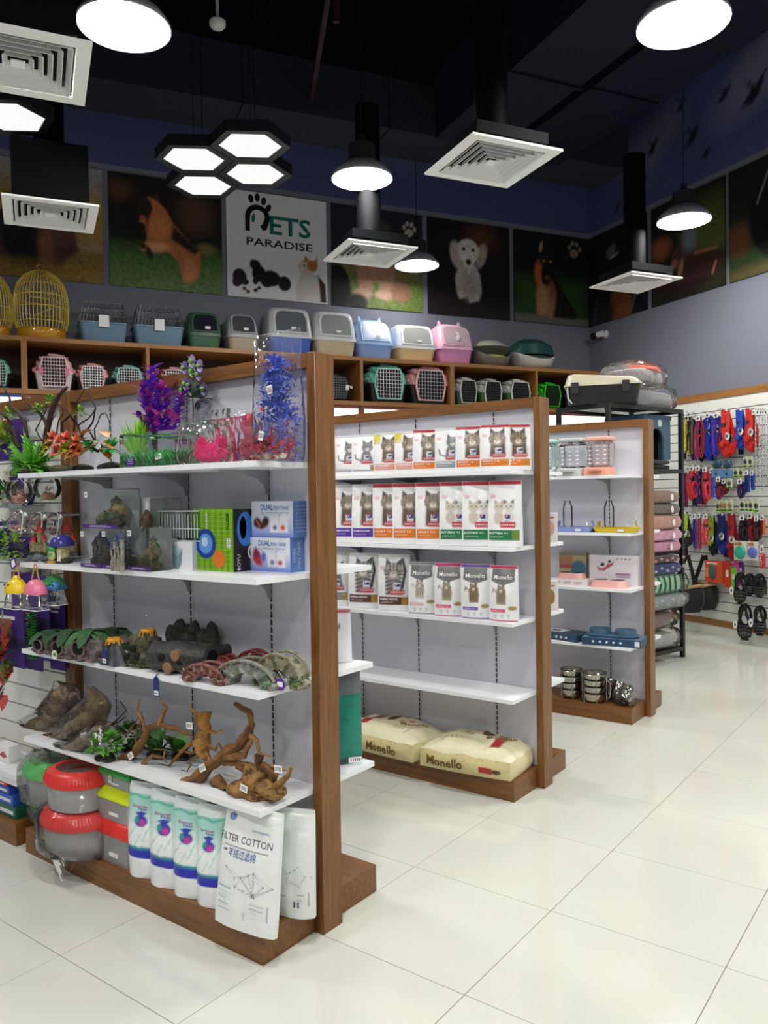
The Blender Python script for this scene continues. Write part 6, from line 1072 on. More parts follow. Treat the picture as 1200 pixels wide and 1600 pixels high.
SPK = {'orange': ('#e07a26', 'tabby', True, 'ADULT 1-6'), 'grey': ('#9aa0a8', 'grey', False, 'STERILISED'), 'yellow': ('#e0a090', 'tabby', False, 'STERILISED'), 'purple': ('#5a3aa0', 'tabby', False, 'STOMACH & SKIN'), 'green': ('#1f7a4a', 'kitten', True, 'KITTEN <1'), 'brown': ('#5f3a2c', 'dark', False, 'HAIRBALL INDOOR'), 'slate': ('#8a929c', 'grey', False, 'ADULT 1-6')}
MONK = {'rose': ('#e8b8b0', '#8a8a8c', '#c8bcae'), 'pink': ('#e0527a', '#c83a78', '#a89880'), 'violet': ('#7a5ac0', '#6a4a9a', '#8a7058'), 'pink2': ('#e0527a', '#c83a5a', '#9a8a74')}
SRC = {}
def catbag(kind, px, pb, z, W_, H_, D_, rot, label, y, mon=False):
    x = gx(px, y, z); loc = (x, y, z+.0015)
    if (kind, z) in SRC: return dup(SRC[(kind, z)], loc, rot, label)
    o = thing('cat_food_pouch', label, 'pet food', loc, rot, 'cat food pouches'); r = H_/W_
    if mon: b, t, c = MONK[kind]; pouch(o, W_, H_, D_, mon_paint(b, t, c), 36, '#e2e2e4', [('Monello', .5, r*.755, .2, '#f4f4f4', .01, .66), ('MONELLO CAT', .34, r*.175, .07, '#f4f4f4', .0, .4)], 'pouch', px*.1)
    else:
        b, c, rt, t = SPK[kind]; pouch(o, W_, H_, D_, sp_paint(b, c, rt, kind == 'yellow'), 36, '#e8e9ea', [('SCIENCE PLAN', .63, r*.318, .075, '#ffffff', .012, .4), ("Hill's", .62, r*.375, .06, '#2a3a8a', .01, .17), (t, .36, r*.19, .085, '#ffffff', .012, .56), ('CHICKEN FLAVOUR', .3, r*.14, .05, '#f0f0f0', 0, .4)], 'pouch', px*.1)
    SRC[(kind, z)] = o; return o
NM = {'orange': 'orange band', 'grey': 'grey band', 'yellow': 'yellow corner', 'purple': 'purple band', 'green': 'green band', 'brown': 'brown band', 'slate': 'slate band'}
rows = [('top', SHZ[0], .15, .232, .05, [('orange', 524), ('grey', 543), ('grey', 570), ('yellow', 605), ('yellow', 638), ('orange', 667), ('grey', 702), ('orange', 735), ('orange', 774), ('orange', 806)]),
        ('second', SHZ[1], .172, .33, .075, [('purple', 520), ('purple', 543), ('purple', 574), ('orange', 607), ('orange', 638), ('orange', 675), ('green', 713), ('green', 749), ('green', 790)])]
for rn, z, w, h, d, items in rows:
    for k, (kind, px) in enumerate(items):
        n = len(items)-k; last = k == len(items)-1
        y = 3.545 if not (rn == 'top' and last) else 3.61
        catbag(kind, px, 0, z, w, h, d, .42 if not last else (.62 if rn == 'top' else .18), 'white cat food pouch with '+NM[kind]+', '+ORD[n-1]+' from the right on the '+rn+' shelf', y)
for k, (kind, px, w, h) in enumerate((('slate', 524, .18, .31), ('brown', 570, .18, .31), ('brown', 617, .18, .31))): catbag(kind, px, 0, SHZ[2], w, h, .07, .36, ('white cat food pouch with slate band, half hidden behind the wooden post', 'cat food pouch with brown band, left one of two on the third shelf', 'cat food pouch with brown band, right one of two on the third shelf')[k], 3.55)
for k, (kind, px) in enumerate((('rose', 660), ('pink', 702), ('violet', 744), ('pink2', 788))): catbag(kind, px, 0, SHZ[2], .15, .275, .07, .3 if k < 3 else .12, ('silver Monello cat food pouch with pale rose band'.replace(' Monello', ''), 'silver cat food pouch with pink band and magenta top', 'silver cat food pouch with violet band and purple top', 'silver cat food pouch with red top at the end of the third shelf')[k], 3.535, True)
# two large sacks lying on the base
def lying_sack(label, p, L, Wd, H, rot, seed, flip):
    o = thing('dog_food_sack', label, 'pet food', p, rot, 'large cream dog food sacks'); n = 34
    def top(a, b):   # a along, b from the front edge to the back, 0..1
        u, v = abs(2*a-1), abs(2*b-1); e = (1-u**5)*(1-v**5); return (L*(a-.5)*(1-.03*v*v), Wd*(b-.5)*(1-.06*u*u), H*(.66+.34*e)*(1-.05*u)+mnoise.noise(Vector((a*5+seed, b*4, seed)))*.014)
    cv = Canvas(1.0, Wd/L, 64, '#e6e0bc'); h = Wd/L; X = (lambda x_: 1-x_) if flip else (lambda x_: x_)
    cv.poly([(X(.2), h*.55), (X(.24), h*.95), (X(.34), h*.95), (X(.3), h*.55)], '#8a7048', .01); cv.poly([(X(.18), h*.2), (X(.2), h*.55), (X(.3), h*.55), (X(.28), h*.2)], '#b02c34', .01)
    cv.ell(X(.42), h*.7, .07, .06, '#5a3a28', .012, .5); cv.ell(X(.47), h*.78, .04, .04, '#5a3a28', .012); cv.line([(X(.4), h*.62), (X(.37), h*.5)], .025, '#5a3a28', .01)
    for a, b in ((.55, .8), (.58, .6), (.66, .72)): cv.ell(X(a), h*b, .03, .03, '#b02c34', .008); cv.ell(X(a), h*b, .014, .014, '#e8d8b8', .006)
    for k in range(4): cv.line([(X(.6+.05*k), h*.25), (X(.62+.05*k), h*.5)], .007, '#6a5a3c', .006, .8)
    cv.line([(X(.8), h*.2), (X(.84), h*.8)], .02, '#8a7048', .01, .5); cv.spk(.03); cv.sheet('printed_top', 'sack', lambda a, b: top(a, b/h), o)
    def side(a, q): t0 = top(a, 0); return (t0[0], t0[1]-.018*sin(pi*q)*(1-abs(2*a-1)**6), .0012+(t0[2]-.0012)*q)
    cv = Canvas(1.0, .22, 80, '#d6c892'); r = random.Random(seed)
    for k in range(60): cv.ell(r.random(), r.random()*.22, .008, .007, '#b8a468', .006)
    cv.ell(X(.14), .09, .05, .03, '#5a3a28', .01); cv.rect(min(X(.18), X(.32)), max(X(.18), X(.32)), .05, .13, '#b02c34', .005); cv.sheet('printed_side', 'sack', lambda a, b: side(a, b/.22), o)
    mb = MB('#dcd2a4'); n = 16; mb.grid(lambda a, b: (lambda t0: (t0[0]+.015*sin(pi*b)*(1-abs(2*a-1)**6), t0[1], .0012+(t0[2]-.0012)*b))(top(1, a)), n, 4); mb.grid(lambda a, b: (lambda t0: (t0[0]-.015*sin(pi*b)*(1-abs(2*a-1)**6), t0[1], .0012+(t0[2]-.0012)*b))(top(0, 1-a)), n, 4); mb.grid(lambda a, b: (lambda t0: (t0[0], t0[1]+.012*sin(pi*b)*(1-abs(2*a-1)**6), .0012+(t0[2]-.0012)*b))(top(1-a, 1)), n, 4); mb.build('sack_sides', 'sack', o)
    mb = MB(); wr = lambda x_, z_: (lambda s_: (s_[0], s_[1]-.006, s_[2]))(side(x_/L+.5, max(0, min(1, z_/(.66*H)))))
    write(mb, 'Monello', (.12 if not flip else -.2)*L, H*.18, .066, '#6a4f1c', wr, .02); wt = lambda x_, y_: (lambda t0: (t0[0], t0[1], t0[2]+.004))(top(x_/L+.5, y_/Wd+.5)); write(mb, 'Monello', .26*L, .06*Wd, .05, '#8a7040', wt, .01, rot=.5); mb.build('lettering', 'print', o); return o
lying_sack('cream dog food sack lying at the base end beside the post', (-2.12, 3.6, BH), .52, .34, .145, .1, 3, True); lying_sack('cream dog food sack lying on the left of the base', (-2.66, 3.59, BH), .54, .33, .145, -.06, 5, False)
o = thing('magenta_sack', 'magenta pet food bag behind the left cream sack', 'pet food', (-3.06, 3.6, BH+.0015), 0); pouch(o, .2, .2, .1, lambda cv, H: cv.rect(.1, .9, H*.3, H*.5, '#e8c8d8', .02), 16, '#b01f6a', None, 'sack', 2, .9, .3, bg='#b8246e')
# goods on the back of the nearest gondola
o = thing('green_food_bag', 'teal green food bag with folded grey top behind the nearest gondola', 'pet food', (-1.99, 2.30, SHZ[3]+.0015), .9); W_, H_ = .22, .38
fr, bk = pouch_fn(W_, H_, .13, .97, .5, 3); cv = Canvas(1, H_/W_, 30, '#12806c'); r = H_/W_; cv.rect(0, 1, r*.68, r, '#6a6e72', .03); cv.line([(0, r*.72), (1, r*.66)], .03, '#0f6a58', .02); cv.rect(0, 1, 0, r*.06, '#3a4a4a', .02); [cv.line([(.0, r*(.15+.13*i)), (1, r*(.2+.13*i))], .01, '#0e6a5a', .02) for i in range(4)]; cv.sheet('printed_front', 'sack', lambda a, b: fr((a-.5)*W_, b*W_), o); pouch_body(o, W_, H_, .13, fr, bk, '#12806c', 'sack'); sticker(o, (.07, -.075, .02), .05, .02)
o = thing('white_food_bag', 'white food pouch with red top behind the nearest gondola post', 'pet food', (gx(536, 2.3, SHZ[2])-.055, 2.3, SHZ[2]+.0015), .7); pouch(o, .15, .2, .05, lambda cv, H: (cv.rect(0, 1, H*.92, H, '#c03a40', .01), cv.line([(.5, H*.4), (.7, H*.7)], .06, '#2a2a2c', .03)), 16, '#e4e4e6', None, 'pouch', 2)
# goods on the back of the middle gondola
for k, (px, z, cc, lab) in enumerate(((868, SHZ[1], '#d8a89a', 'white carton with pink print behind the middle gondola post'), (869, SHZ[2], '#a08050', 'white carton with brown animal print behind the middle gondola post'))):
    x = gx(px, 3.98, z); o = thing('small_carton', lab, 'box', (x-.05, 3.99, z), .6, 'cartons behind the middle gondola'); mb = MB('#e8e4e0'); mb.rbox(0, 0, 0, .16, .1, .05, .002, 1); mb.build('carton', 'carton', o); mb = MB(cc); mb.prism([(.01+.022*cos(q), .075+.04*sin(q)) for q in [i*pi/8 for i in range(16)]], -.0262, -.0252); mb.setc('#b85a5a'); mb.box(-.03, .03, -.0262, -.0252, .13, .137); mb.build('print', 'print', o)
# ================================================================ FARTHEST GONDOLA: feeders and bowls
R4 = random.Random(41)
def dispenser(px0, px1, label, mat, capcol, basecol, y=5.2):
    z = SHZ[0]; x0, x1 = gx(px0, y, z), gx(px1, y, z); w = x1-x0; o = thing('food_dispenser', label, 'pet feeder', ((x0+x1)/2, y, z), 0, 'clear pet feeders'); mb = MB(basecol); mb.loft([rring(w*.95, .17, .02, 3, 0, 0, -.02), rring(w, .18, .03, 3, .02, 0, -.02), rring(w*.95, .16, .03, 3, .055, 0, -.02)]); mb.loft([rring(w*.5, .08, .02, 3, .03, 0, -.1), rring(w*.52, .085, .02, 3, .045, 0, -.1)]); mb.build('base_tray', 'plastic', o)
    mb = MB('#ffffff'); mb.rbox(0, 0, .056, .235, w*.86, .13, .03, 4, top=1.06); mb.build('clear_hopper', mat, o); mb = MB(capcol); mb.rbox(0, 0, .236, .262, w*.95, .15, .03, 4); mb.build('lid', 'plastic', o); mb = MB('#f6f6f6')
    for r_ in range(5):
        for c_ in range(3): mb.ell((w*(-.28+.28*c_), -.066, .085+.028*r_), w*.07, .003, .004, 7, 4)
    mb.build('white_dots', 'gloss', o)['kind'] = 'stuff'  # rows of small white dots on the hopper front
dispenser(838, 872, 'mint lidded clear feeder beside the middle gondola post', 'mint_clear', '#a8d8cc', '#b8c4c4'); dispenser(877, 917, 'clear feeder with grey lid on the top shelf', 'acrylic', '#b8bcbc', '#c0c0c0'); dispenser(919, 960, 'peach lidded clear feeder with peach base', 'pink_clear', '#e8b09a', '#e8a088')
def waterer(px0, px1, label, col, y=5.17):
    z = SHZ[1]; x0, x1 = gx(px0, y, z), gx(px1, y, z); w = x1-x0; o = thing('water_feeder', label, 'pet feeder', ((x0+x1)/2, y, z), 0, 'tray water feeders'); mb = MB(col); mb.loft([rring(w*.88, .13, .03, 3, 0), rring(w, .16, .04, 3, .03), rring(w*1.02, .165, .04, 3, .036), rring(w*.97, .15, .035, 3, .034), rring(w*.86, .11, .03, 3, .012)], True, True); mb.build('tray', 'plastic', o)
    mb = MB('#ffffff'); mb.lathe([(.03, .035), (.034, .05), (.034, .17), (.022, .2), (.02, .215)], 16, -w*.18, 0); mb.build('bottle', 'acrylic', o); mb = MB('#ffffff'); mb.loft([rring(w*.9, .13, .04, 3, .038), rring(w*.85, .12, .04, 3, .075), rring(w*.5, .06, .03, 3, .082)], False, False); mb.build('clear_guard', 'acrylic', o); mb = MB('#f0f0f0'); mb.box(w*.12, w*.26, -.083, -.081, .008, .024); mb.build('label', 'paper', o)
waterer(868, 930, 'periwinkle blue water tray feeder with clear bottle', '#93a6de'); waterer(931, 998, 'yellow water tray feeder with clear bottle', '#e0c21a')
z = SHZ[2]
def bowl2(loc, w, d, h, col, label, rot=0, tag_=None):
    o = thing('double_bowl', label, 'pet bowl', loc, rot, 'double pet bowls'); mb = MB(col); mb.loft([rring(w, d, d*.4, 5, 0), rring(w*.98, d*.96, d*.4, 5, h*.2), rring(w*.86, d*.84, d*.38, 5, h), rring(w*.84, d*.8, d*.36, 5, h)]); mb.build('stand', 'plastic', o)
    for s_ in (-1, 1): mb = MB('#8f9498'); mb.lathe([(d*.36, h+.001), (d*.35, h+.003), (d*.3, h-.002+.003), (.001, h+.0015)], 18, s_*w*.22, 0, cap=False); mb.build('steel_bowl', 'steel', o)
    return o
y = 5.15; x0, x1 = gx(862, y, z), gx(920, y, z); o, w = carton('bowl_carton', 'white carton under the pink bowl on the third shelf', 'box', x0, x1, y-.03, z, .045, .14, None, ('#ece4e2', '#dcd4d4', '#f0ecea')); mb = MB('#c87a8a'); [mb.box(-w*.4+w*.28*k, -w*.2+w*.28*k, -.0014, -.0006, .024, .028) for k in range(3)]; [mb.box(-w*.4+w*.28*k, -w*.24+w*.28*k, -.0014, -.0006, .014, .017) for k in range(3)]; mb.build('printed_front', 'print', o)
bowl2(((x0+x1)/2, y+.035, z+.0455), .2, .12, .04, '#e8b0a8', 'pink double bowl standing on the white carton')
x0, x1 = gx(876, 5.33, z), gx(918, 5.33, z); o, w = carton('picture_carton', 'cream carton with a teal circle picture at the back', 'box', x0, x1, 5.31, z, .215, .05, None, ('#b8a88a', '#a89878', '#c8b89a'))
cv = Canvas(w, .215, 24, '#b4a484'); cv.rect(.0, w*.5, .1, .19, '#b07a58', .01); cv.rect(0, w*.5, .11, .125, '#b84a5a', .004); cv.ell(w*.72, .1, w*.28, .06, '#4a7a90', .01); cv.rect(0, w*.4, .03, .07, '#8aa048', .02); cv.rect(0, w, .195, .215, '#8a8a80', .004); cv.sheet('printed_front', 'print', lambda a, b: (a-w/2, -.001, b), o)
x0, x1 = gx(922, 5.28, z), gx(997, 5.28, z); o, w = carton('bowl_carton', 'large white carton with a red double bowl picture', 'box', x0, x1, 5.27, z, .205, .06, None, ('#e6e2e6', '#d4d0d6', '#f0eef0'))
cv = Canvas(w, .205, 44, '#e6e2e6'); cv.poly([(w*.16, .13), (w*.2, .1), (w*.32, .1), (w*.5, .14), (w*.52, .17), (w*.46, .18)], '#b8505a', .006); cv.ell(w*.28, .142, w*.1, .022, '#e8e8ec', .004, .3); cv.ell(w*.28, .142, w*.05, .012, '#2a2a30', .004, .3); cv.ell(w*.43, .166, w*.08, .018, '#e8e8ec', .004, .3); cv.ell(w*.43, .166, w*.035, .009, '#2a2a30', .004, .3); cv.rect(w*.55, w*.86, .075, .085, '#a86aa8', .003); cv.rect(w*.58, w*.86, .06, .068, '#8a7aa8', .003); [cv.ell(w*(.6+.08*k), .185, .006, .005, '#3a3a44', .003) for k in range(4)]; cv.sheet('printed_front', 'print', lambda a, b: (a-w/2, -.001, b), o)
bowl2((gx(952, 5.17, z), 5.17, z), .255, .13, .05, '#eab0a8', 'pink double bowl in front of the large white carton')
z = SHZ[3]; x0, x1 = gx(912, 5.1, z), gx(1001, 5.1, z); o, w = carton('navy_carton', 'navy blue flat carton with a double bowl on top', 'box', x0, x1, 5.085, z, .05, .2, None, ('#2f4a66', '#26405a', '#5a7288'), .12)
mb = MB('#d8e0e8'); [mb.prism([(-w*.3+.045*k+.008*cos(q), .025+.008*sin(q)) for q in [i*pi/4 for i in range(8)]], -.0016, -.0006) for k in range(5)]; mb.box(w*.4, w*.48, -.0016, -.0006, .008, .042); mb.build('printed_front', 'print', o)
o = thing('slate_double_bowl', 'slate blue double bowl on the navy carton', 'pet bowl', (gx(958, 5.18, z), 5.185, z+.051), .12); mb = MB('#3f5f76'); mb.loft([rring(w*.86, .15, .06, 5, 0), rring(w*.9, .16, .07, 5, .012), rring(w*.86, .15, .07, 5, .016)]); mb.build('tray', 'plastic', o)
for s_ in (-1, 1): mb = MB('#486a80'); mb.lathe([(.07, .016), (.072, .05), (.066, .05), (.06, .022), (.001, .02)], 20, s_*w*.22, 0, cap=False); mb.build('bowl', 'plastic', o)
x0, x1 = gx(842, 5.13, z), gx(906, 5.13, z); o, w = carton('navy_carton', 'navy blue flat carton with a white printed lid', 'box', x0, x1, 5.11, z, .048, .2, None, ('#2f4a66', '#26405a', '#1f3346'), -.2); mb = MB('#e6e6e8'); mb.box(-w*.5, -w*.02, .05, .17, .0485, .0495); mb.setc('#2a2a2c'); mb.box(-w*.4, -w*.15, .08, .13, .0495, .05); mb.setc('#d8e0e8'); [mb.box(-.02+.04*k, -.004+.04*k, -.0016, -.0006, .016, .032) for k in range(3)]; mb.build('printed_lid', 'print', o)
for k, (px, y, lab, lie) in enumerate(((893, 5.17, 'steel bowl set in wire frame, left one on the base', 0), (929, 5.15, 'steel bowl stack in wire frame in the middle of the base', 0), (950, 5.28, 'steel bowl with brown band tilted at the back', .5), (963, 5.19, 'small steel bowl leaning beside the wire frame', .7), (974, 5.11, 'bagged small steel bowls lying at the base front', 1.0))):
    r_ = (.075, .08, .05, .05, .05)[k]; o = thing('steel_bowl', lab, 'pet bowl', (gx(px, y, BH), y, BH+.001+(r_*lie*.75 if lie else 0)+(.1 if k == 2 else 0)*0), 0, 'steel bowls on the base', tilt=-lie); n = 3 if lie < .3 else 1
    for q in range(n+1):
        mb = MB('#a8a49a'); z0 = q*.045; mb.lathe([(r_*.7, z0), (r_*.95, z0+.02), (r_, z0+.06), (r_*1.04, z0+.062), (r_*.96, z0+.058), (r_*.7, z0+.012)], 22, cap=False); mb.build('bowl', 'steel', o)
    if k < 2:
        mb = MB('#c0bcb0')
        for a in range(6): q = a*pi/3; mb.tube([(r_*1.06*cos(q), r_*1.06*sin(q), 0), (r_*1.06*cos(q), r_*1.06*sin(q), .19)], .0025, 5)
        mb.tube([(r_*1.07*cos(a*pi/10), r_*1.07*sin(a*pi/10), .19) for a in range(21)], .0025, 5); mb.tube([(r_*1.07, -.02, .02), (r_*1.5, -.03, .05), (r_*1.55, -.03, .14), (r_*1.07, -.02, .17)], .003, 5); mb.build('wire_frame', 'metal', o)
    if k == 4: simplebag(o, .13, .1, .1, seed=7)
    if k == 2: mb = MB('#5a2f22'); mb.lathe([(.053, .02), (.055, .09)], 18, cap=False); mb.build('band', 'plastic', o)
# goods at the back of the farthest gondola
o = thing('folded_bag', 'green and cream folded bag on the base behind the farthest gondola', 'pet food', (X3-.15, Y3+.26, BH+.001), .5); pouch(o, .16, .22, .1, lambda cv, H: (cv.rect(0, 1, H*.35, H*.6, '#4a7a5a', .03), cv.rect(0, 1, H*.1, H*.3, '#b06a4a', .03)), 14, '#d8c8a4', None, 'sack', 3, .9, .4, bg='#e0d4b8')
# ================================================================ GOODS ON THE CARRIER SHELF
R5 = random.Random(51)
def bfit(pl, pr, d, z): a, b = par(room(0, -d, z), V, pl), par(room(0, -d, z), V, pr); return (a+b)/2, abs(b-a)
def hb(t, d, z, py):  # height of a point above the shelf seen at row py
    P = room(t, -d, 0); return zat(P.x, P.y, py)-z
def hooded(pl, pr, pt, label, top, bot, flapmat='smoke', ears=False, shape='dome', rot=.0, flap='#5a6068', d=.24, name='litter_box', emblem=None):
    z = CZ1; t, w = bfit(pl, pr, d+.16, z); h = hb(t, d+.15, z, pt); w *= .94; dp = .36; o = thing(name, label, 'litter box', room(t, -d, z), ROT_BACK+rot, 'covered litter boxes'); hb_ = h*.38
    mb = MB(bot); mb.loft([rring(w*.84, dp*.84, .05, 4, 0), rring(w*.86, dp*.86, .05, 4, .01), rring(w*.97, dp*.97, .06, 4, hb_), rring(w*1.0, dp*1.0, .06, 4, hb_+.004)]); mb.build('tray', 'plastic', o)
    mb = MB(top); mb.loft([rring(w*1.02, dp*1.02, .06, 4, hb_-.015), rring(w*1.02, dp*1.02, .06, 4, hb_+.015)], True, False)
    if shape == 'dome': prof = [(1.0, 1.0, .0, 0), (.97, .95, .02, .3), (.92, .85, .05, .6), (.8, .68, .09, .85), (.62, .5, .1, .97), (.5, .4, .1, 1.0)]
    else: prof = [(1.0, 1.0, .0, 0), (.96, .93, .015, .4), (.9, .8, .045, .85), (.84, .7, .06, .97), (.78, .6, .06, 1.0)]
    mb.loft([rring(w*a, dp*b, .06, 5, hb_+.014+(h-hb_-.014)*q, 0, dp*yo) for a, b, yo, q in prof], False, True)
    if ears:
        for s_ in (-1, 1): mb.loft([[(s_*w*.26-.03, dp*.0, h*.93), (s_*w*.26+.03, dp*.0, h*.93), (s_*w*.26+.03, dp*.12, h*.93), (s_*w*.26-.03, dp*.12, h*.93)], [(s_*w*.29-.006, dp*.04, h*1.1), (s_*w*.29+.006, dp*.04, h*1.1), (s_*w*.29+.006, dp*.07, h*1.1), (s_*w*.29-.006, dp*.07, h*1.1)]])
    mb.build('hood', 'plastic', o)
    # the door lies on the sloping front
    def front(x, q):  # q 0..1 up the hood
        k = 0
        while k < len(prof)-2 and prof[k+1][3] < q: k += 1
        a, b = prof[k], prof[k+1]; m = (q-a[3])/max(1e-6, b[3]-a[3]); return (x, dp*(a[2]+(b[2]-a[2])*m)-dp/2*(a[1]+(b[1]-a[1])*m), hb_+.014+(h-hb_-.014)*q)
    q1 = .86; ww = w*.345; n = 7; outl = [(-1, .12), (1, .12), (1.0, .6), (.85, q1-.05), (.55, q1), (-.55, q1), (-.85, q1-.05), (-1, .6)]
    mb = MB(top); P = [front(x*ww*1.14, .06 if q < .2 else q+.03) for x, q in outl]; P2 = [(a, b-.012, c) for a, b, c in P]; mb.loft([P, P2]); mb.build('door_frame', 'plastic', o)
    mb = MB(flap); mb.add([(lambda p: (p[0], p[1]-.014, p[2]))(front(x*ww, q)) for x, q in outl], [tuple(range(len(outl)))]); fl = mb.build('flap', 'gloss', o)
    if emblem: mb = MB(emblem); p = front(.02, .42); mb.prism([(-.03, p[2]+.06), (0, p[2]+.03), (-.01, p[2]-.03), (.02, p[2]-.05), (.035, p[2]), (.02, p[2]+.04), (.0, p[2]+.055)], p[1]-.03, p[1]-.024); mb.build('emblem', 'print', fl)
    else: mb = MB('#e8e8e8'); p = front(.02, .2); mb.box(-.005, .045, p[1]-.024, p[1]-.02, p[2]-.005, p[2]+.022); mb.build('label', 'paper', fl)
    return o
hooded(293, 349, 487, 'dark green covered litter box with black door', '#3f5f48', '#456a50', flap='#1e242c', shape='box')
hooded(355, 407, 487, 'grey domed litter box with beige tray half hidden by the blue plant', '#a8aaac', '#b8aa92', flap='#4a4c4e'); hooded(418, 492, 480, 'large grey litter box with royal blue tray', '#c8cacc', '#3f62c0', flap='#5f6468', shape='box'); hooded(490, 560, 486, 'large white litter box with beige tray', '#cfd0d0', '#c8b89a', flap='#8a8e90', shape='box')
hooded(557, 617, 497, 'light blue litter box with cat ears', '#9fc0ee', '#86a8e0', ears=True, flap='#b8c8dc'); hooded(619, 684, 507, 'white litter box with cream tray and wide window', '#e4e6ea', '#e0c898', flap='#9a9c98', shape='box'); hooded(684, 742, 504, 'pink litter box with cat ears and white emblem', '#e6b4c8', '#d890c4', ears=True, flap='#b8a0a8', emblem='#f4f0f4')
def wirecrate(pl, pr, pt, label):
    z = CZ1; d = .27; t, w = bfit(pl, pr, d+.15, z); h = hb(t, d+.15, z, pt); dp = .32; o = thing('wire_top_crate', label, 'pet crate', room(t, -d, z), ROT_BACK, 'blue wire-top crates'); w *= .95; hm = h*.5
    mb = MB('#5f7f94'); mb.loft([rring(w*.86, dp*.85, .03, 3, 0), rring(w*.98, dp*.97, .04, 3, hm-.015), rring(w*1.02, dp*1.02, .04, 3, hm-.012), rring(w*1.02, dp*1.02, .04, 3, hm)]); mb.build('base', 'plastic', o); mb = MB('#c4c8cc'); wt, dt = w*.8, dp*.7
    for k in range(15):
        q = -.5+k/14; mb.tube([(q*w*.98, -dp*.49, hm), (q*wt, -dt*.5, h)], .003, 4); mb.tube([(q*wt, -dt*.5, h), (q*wt, dt*.5, h)], .003, 4); mb.tube([(q*w*.98, dp*.49, hm), (q*wt, dt*.5, h)], .003, 4)
    for k in range(9): q = -.5+k/8; [mb.tube([(s_*w*.49, q*dp*.98, hm), (s_*wt*.5, q*dt, h)], .003, 4) for s_ in (-1, 1)]
    for q in (.0, .33, .66, 1): a, b = w*.98+(wt-w*.98)*q, dp*.98+(dt-dp*.98)*q; mb.tube(rring(a, b, .01, 1, hm+(h-hm)*q)+rring(a, b, .01, 1, hm+(h-hm)*q)[:1], .0035, 4)
    mb.build('wire_cage', 'metal', o)['kind'] = 'stuff'; mb = MB('#e4e4e4'); mb.box(-.045, .045, -dp*.5-.02, -dp*.5-.008, hm-.05, hm+.06); mb.build('latch', 'plastic', o)
wirecrate(122, 203, 471, 'blue crate with wire top nearest the birdcage'); wirecrate(207, 291, 478, 'blue crate with wire top next to the dark green litter box')
def birdcage(px, pb, pt, wpx, label):
    z = CZ1; d = .26; t, w = bfit(px-wpx/2, px+wpx/2, d, z); h = hb(t, d, z, pt); r = w/2; o = thing('birdcage', label, 'birdcage', room(t, -d, z), ROT_BACK, 'gold birdcages'); mb = MB('#c89020'); mb.lathe([(r*.86, 0), (r*.9, .02), (r*.88, .09), (r*.92, .1), (r*.9, .1)], 28); mb.build('base', 'gloss', o)
    mb = MB('#f0d45a'); P = [(.88, .1), (.98, .28), (1.0, .48), (.96, .66), (.85, .8), (.65, .91), (.4, .975), (.2, 1.0)]
    for k in range(44): a = 2*pi*k/44; mb.tube([(r*q*cos(a), r*q*sin(a), max(.1, h*zz)) for q, zz in P], .003, 4)
    for q, zz in ((.98, .25), (1.0, .45), (.95, .62), (.8, .78)): mb.tube([(r*q*1.005*cos(a), r*q*1.005*sin(a), h*zz) for a in [2*pi*k/28 for k in range(29)]], .003, 4)
    mb.build('wire_dome', 'gloss', o)['kind'] = 'stuff'; mb = MB('#d8c9a0'); mb.lathe([(r*.24, h*.975), (r*.2, h*1.0), (.002, h*1.01)], 16); mb.build('top_cap', 'gold', o); mb = MB('#e0c860'); mb.tube([(.03*cos(a), 0, h*1.01+.03+.03*sin(a)) for a in [-.5*pi+2*pi*k/12 for k in range(13)]], .003, 5); mb.build('ring', 'gold', o)
    mb = MB('#c8b27a'); mb.tube([(-r*.4, -.05, h*.62), (r*.3, -.05, h*.6)], .008, 6); mb.tube([(-r*.3, 0, h*.36), (r*.4, -.05, h*.48)], .008, 6); mb.build('perches', 'plastic', o)
birdcage(65, 530, 424, 88, 'gold wire birdcage nearest the blue crate'); birdcage(-18, 528, 426, 80, 'gold wire birdcage cut by the left photo edge')
def podbed(pl, pr, pt, label, lo, hi, inner, closed):
    z = CZ1; d = .27; t, w = bfit(pl, pr, d+.1, z); h = hb(t, d+.1, z, pt); o = thing('pod_bed', label, 'pet bed', room(t, -d, z), ROT_BACK, 'pod beds on the carrier shelf'); r = w/2; n = 28; mb = MB(lo)
    def wav(a): return h*(.42+.13*cos(2*a)) if closed else h*(.45+.16*cos(2*a))
    mb.loft([[(r*.55*cos(a), r*.45*sin(a), 0) for a in [2*pi*k/n for k in range(n)]], [(r*.85*cos(a), r*.68*sin(a), h*.15) for a in [2*pi*k/n for k in range(n)]], [(r*cos(a), r*.8*sin(a), wav(a)) for a in [2*pi*k/n for k in range(n)]], [(r*.95*cos(a), r*.75*sin(a), wav(a)) for a in [2*pi*k/n for k in range(n)]]], True, False); mb.build('lower_shell', 'plastic', o)
    mb = MB(hi); up = [[(r*.96*cos(a), r*.76*sin(a), max(wav(a)+.003, h*(.44 if closed else .5 if sin(a) > -.2 else .72))) for a in [2*pi*k/n for k in range(n)]], [(r*.85*cos(a), r*.66*sin(a), h*.78) for a in [2*pi*k/n for k in range(n)]], [(r*.5*cos(a), r*.4*sin(a)+.02, h*.96) for a in [2*pi*k/n for k in range(n)]], [(r*.2*cos(a), r*.16*sin(a)+.02, h) for a in [2*pi*k/n for k in range(n)]]]; mb.loft(up, False, True); mb.build('upper_shell', 'plastic', o)
    mb = MB(inner); mb.ell((0, -.02, h*.36), r*.8, r*.6, h*.12, 14, 7); mb.build('cushion', 'plush', o)
podbed(744, 803, 530, 'grey pod bed with cream hood and dark opening', '#7a7a76', '#b8b8a8', '#b8b84a', False); podbed(803, 871, 528, 'white pod bed with dark green hood', '#c8c8c0', '#1f4a48', '#2a5a50', True)
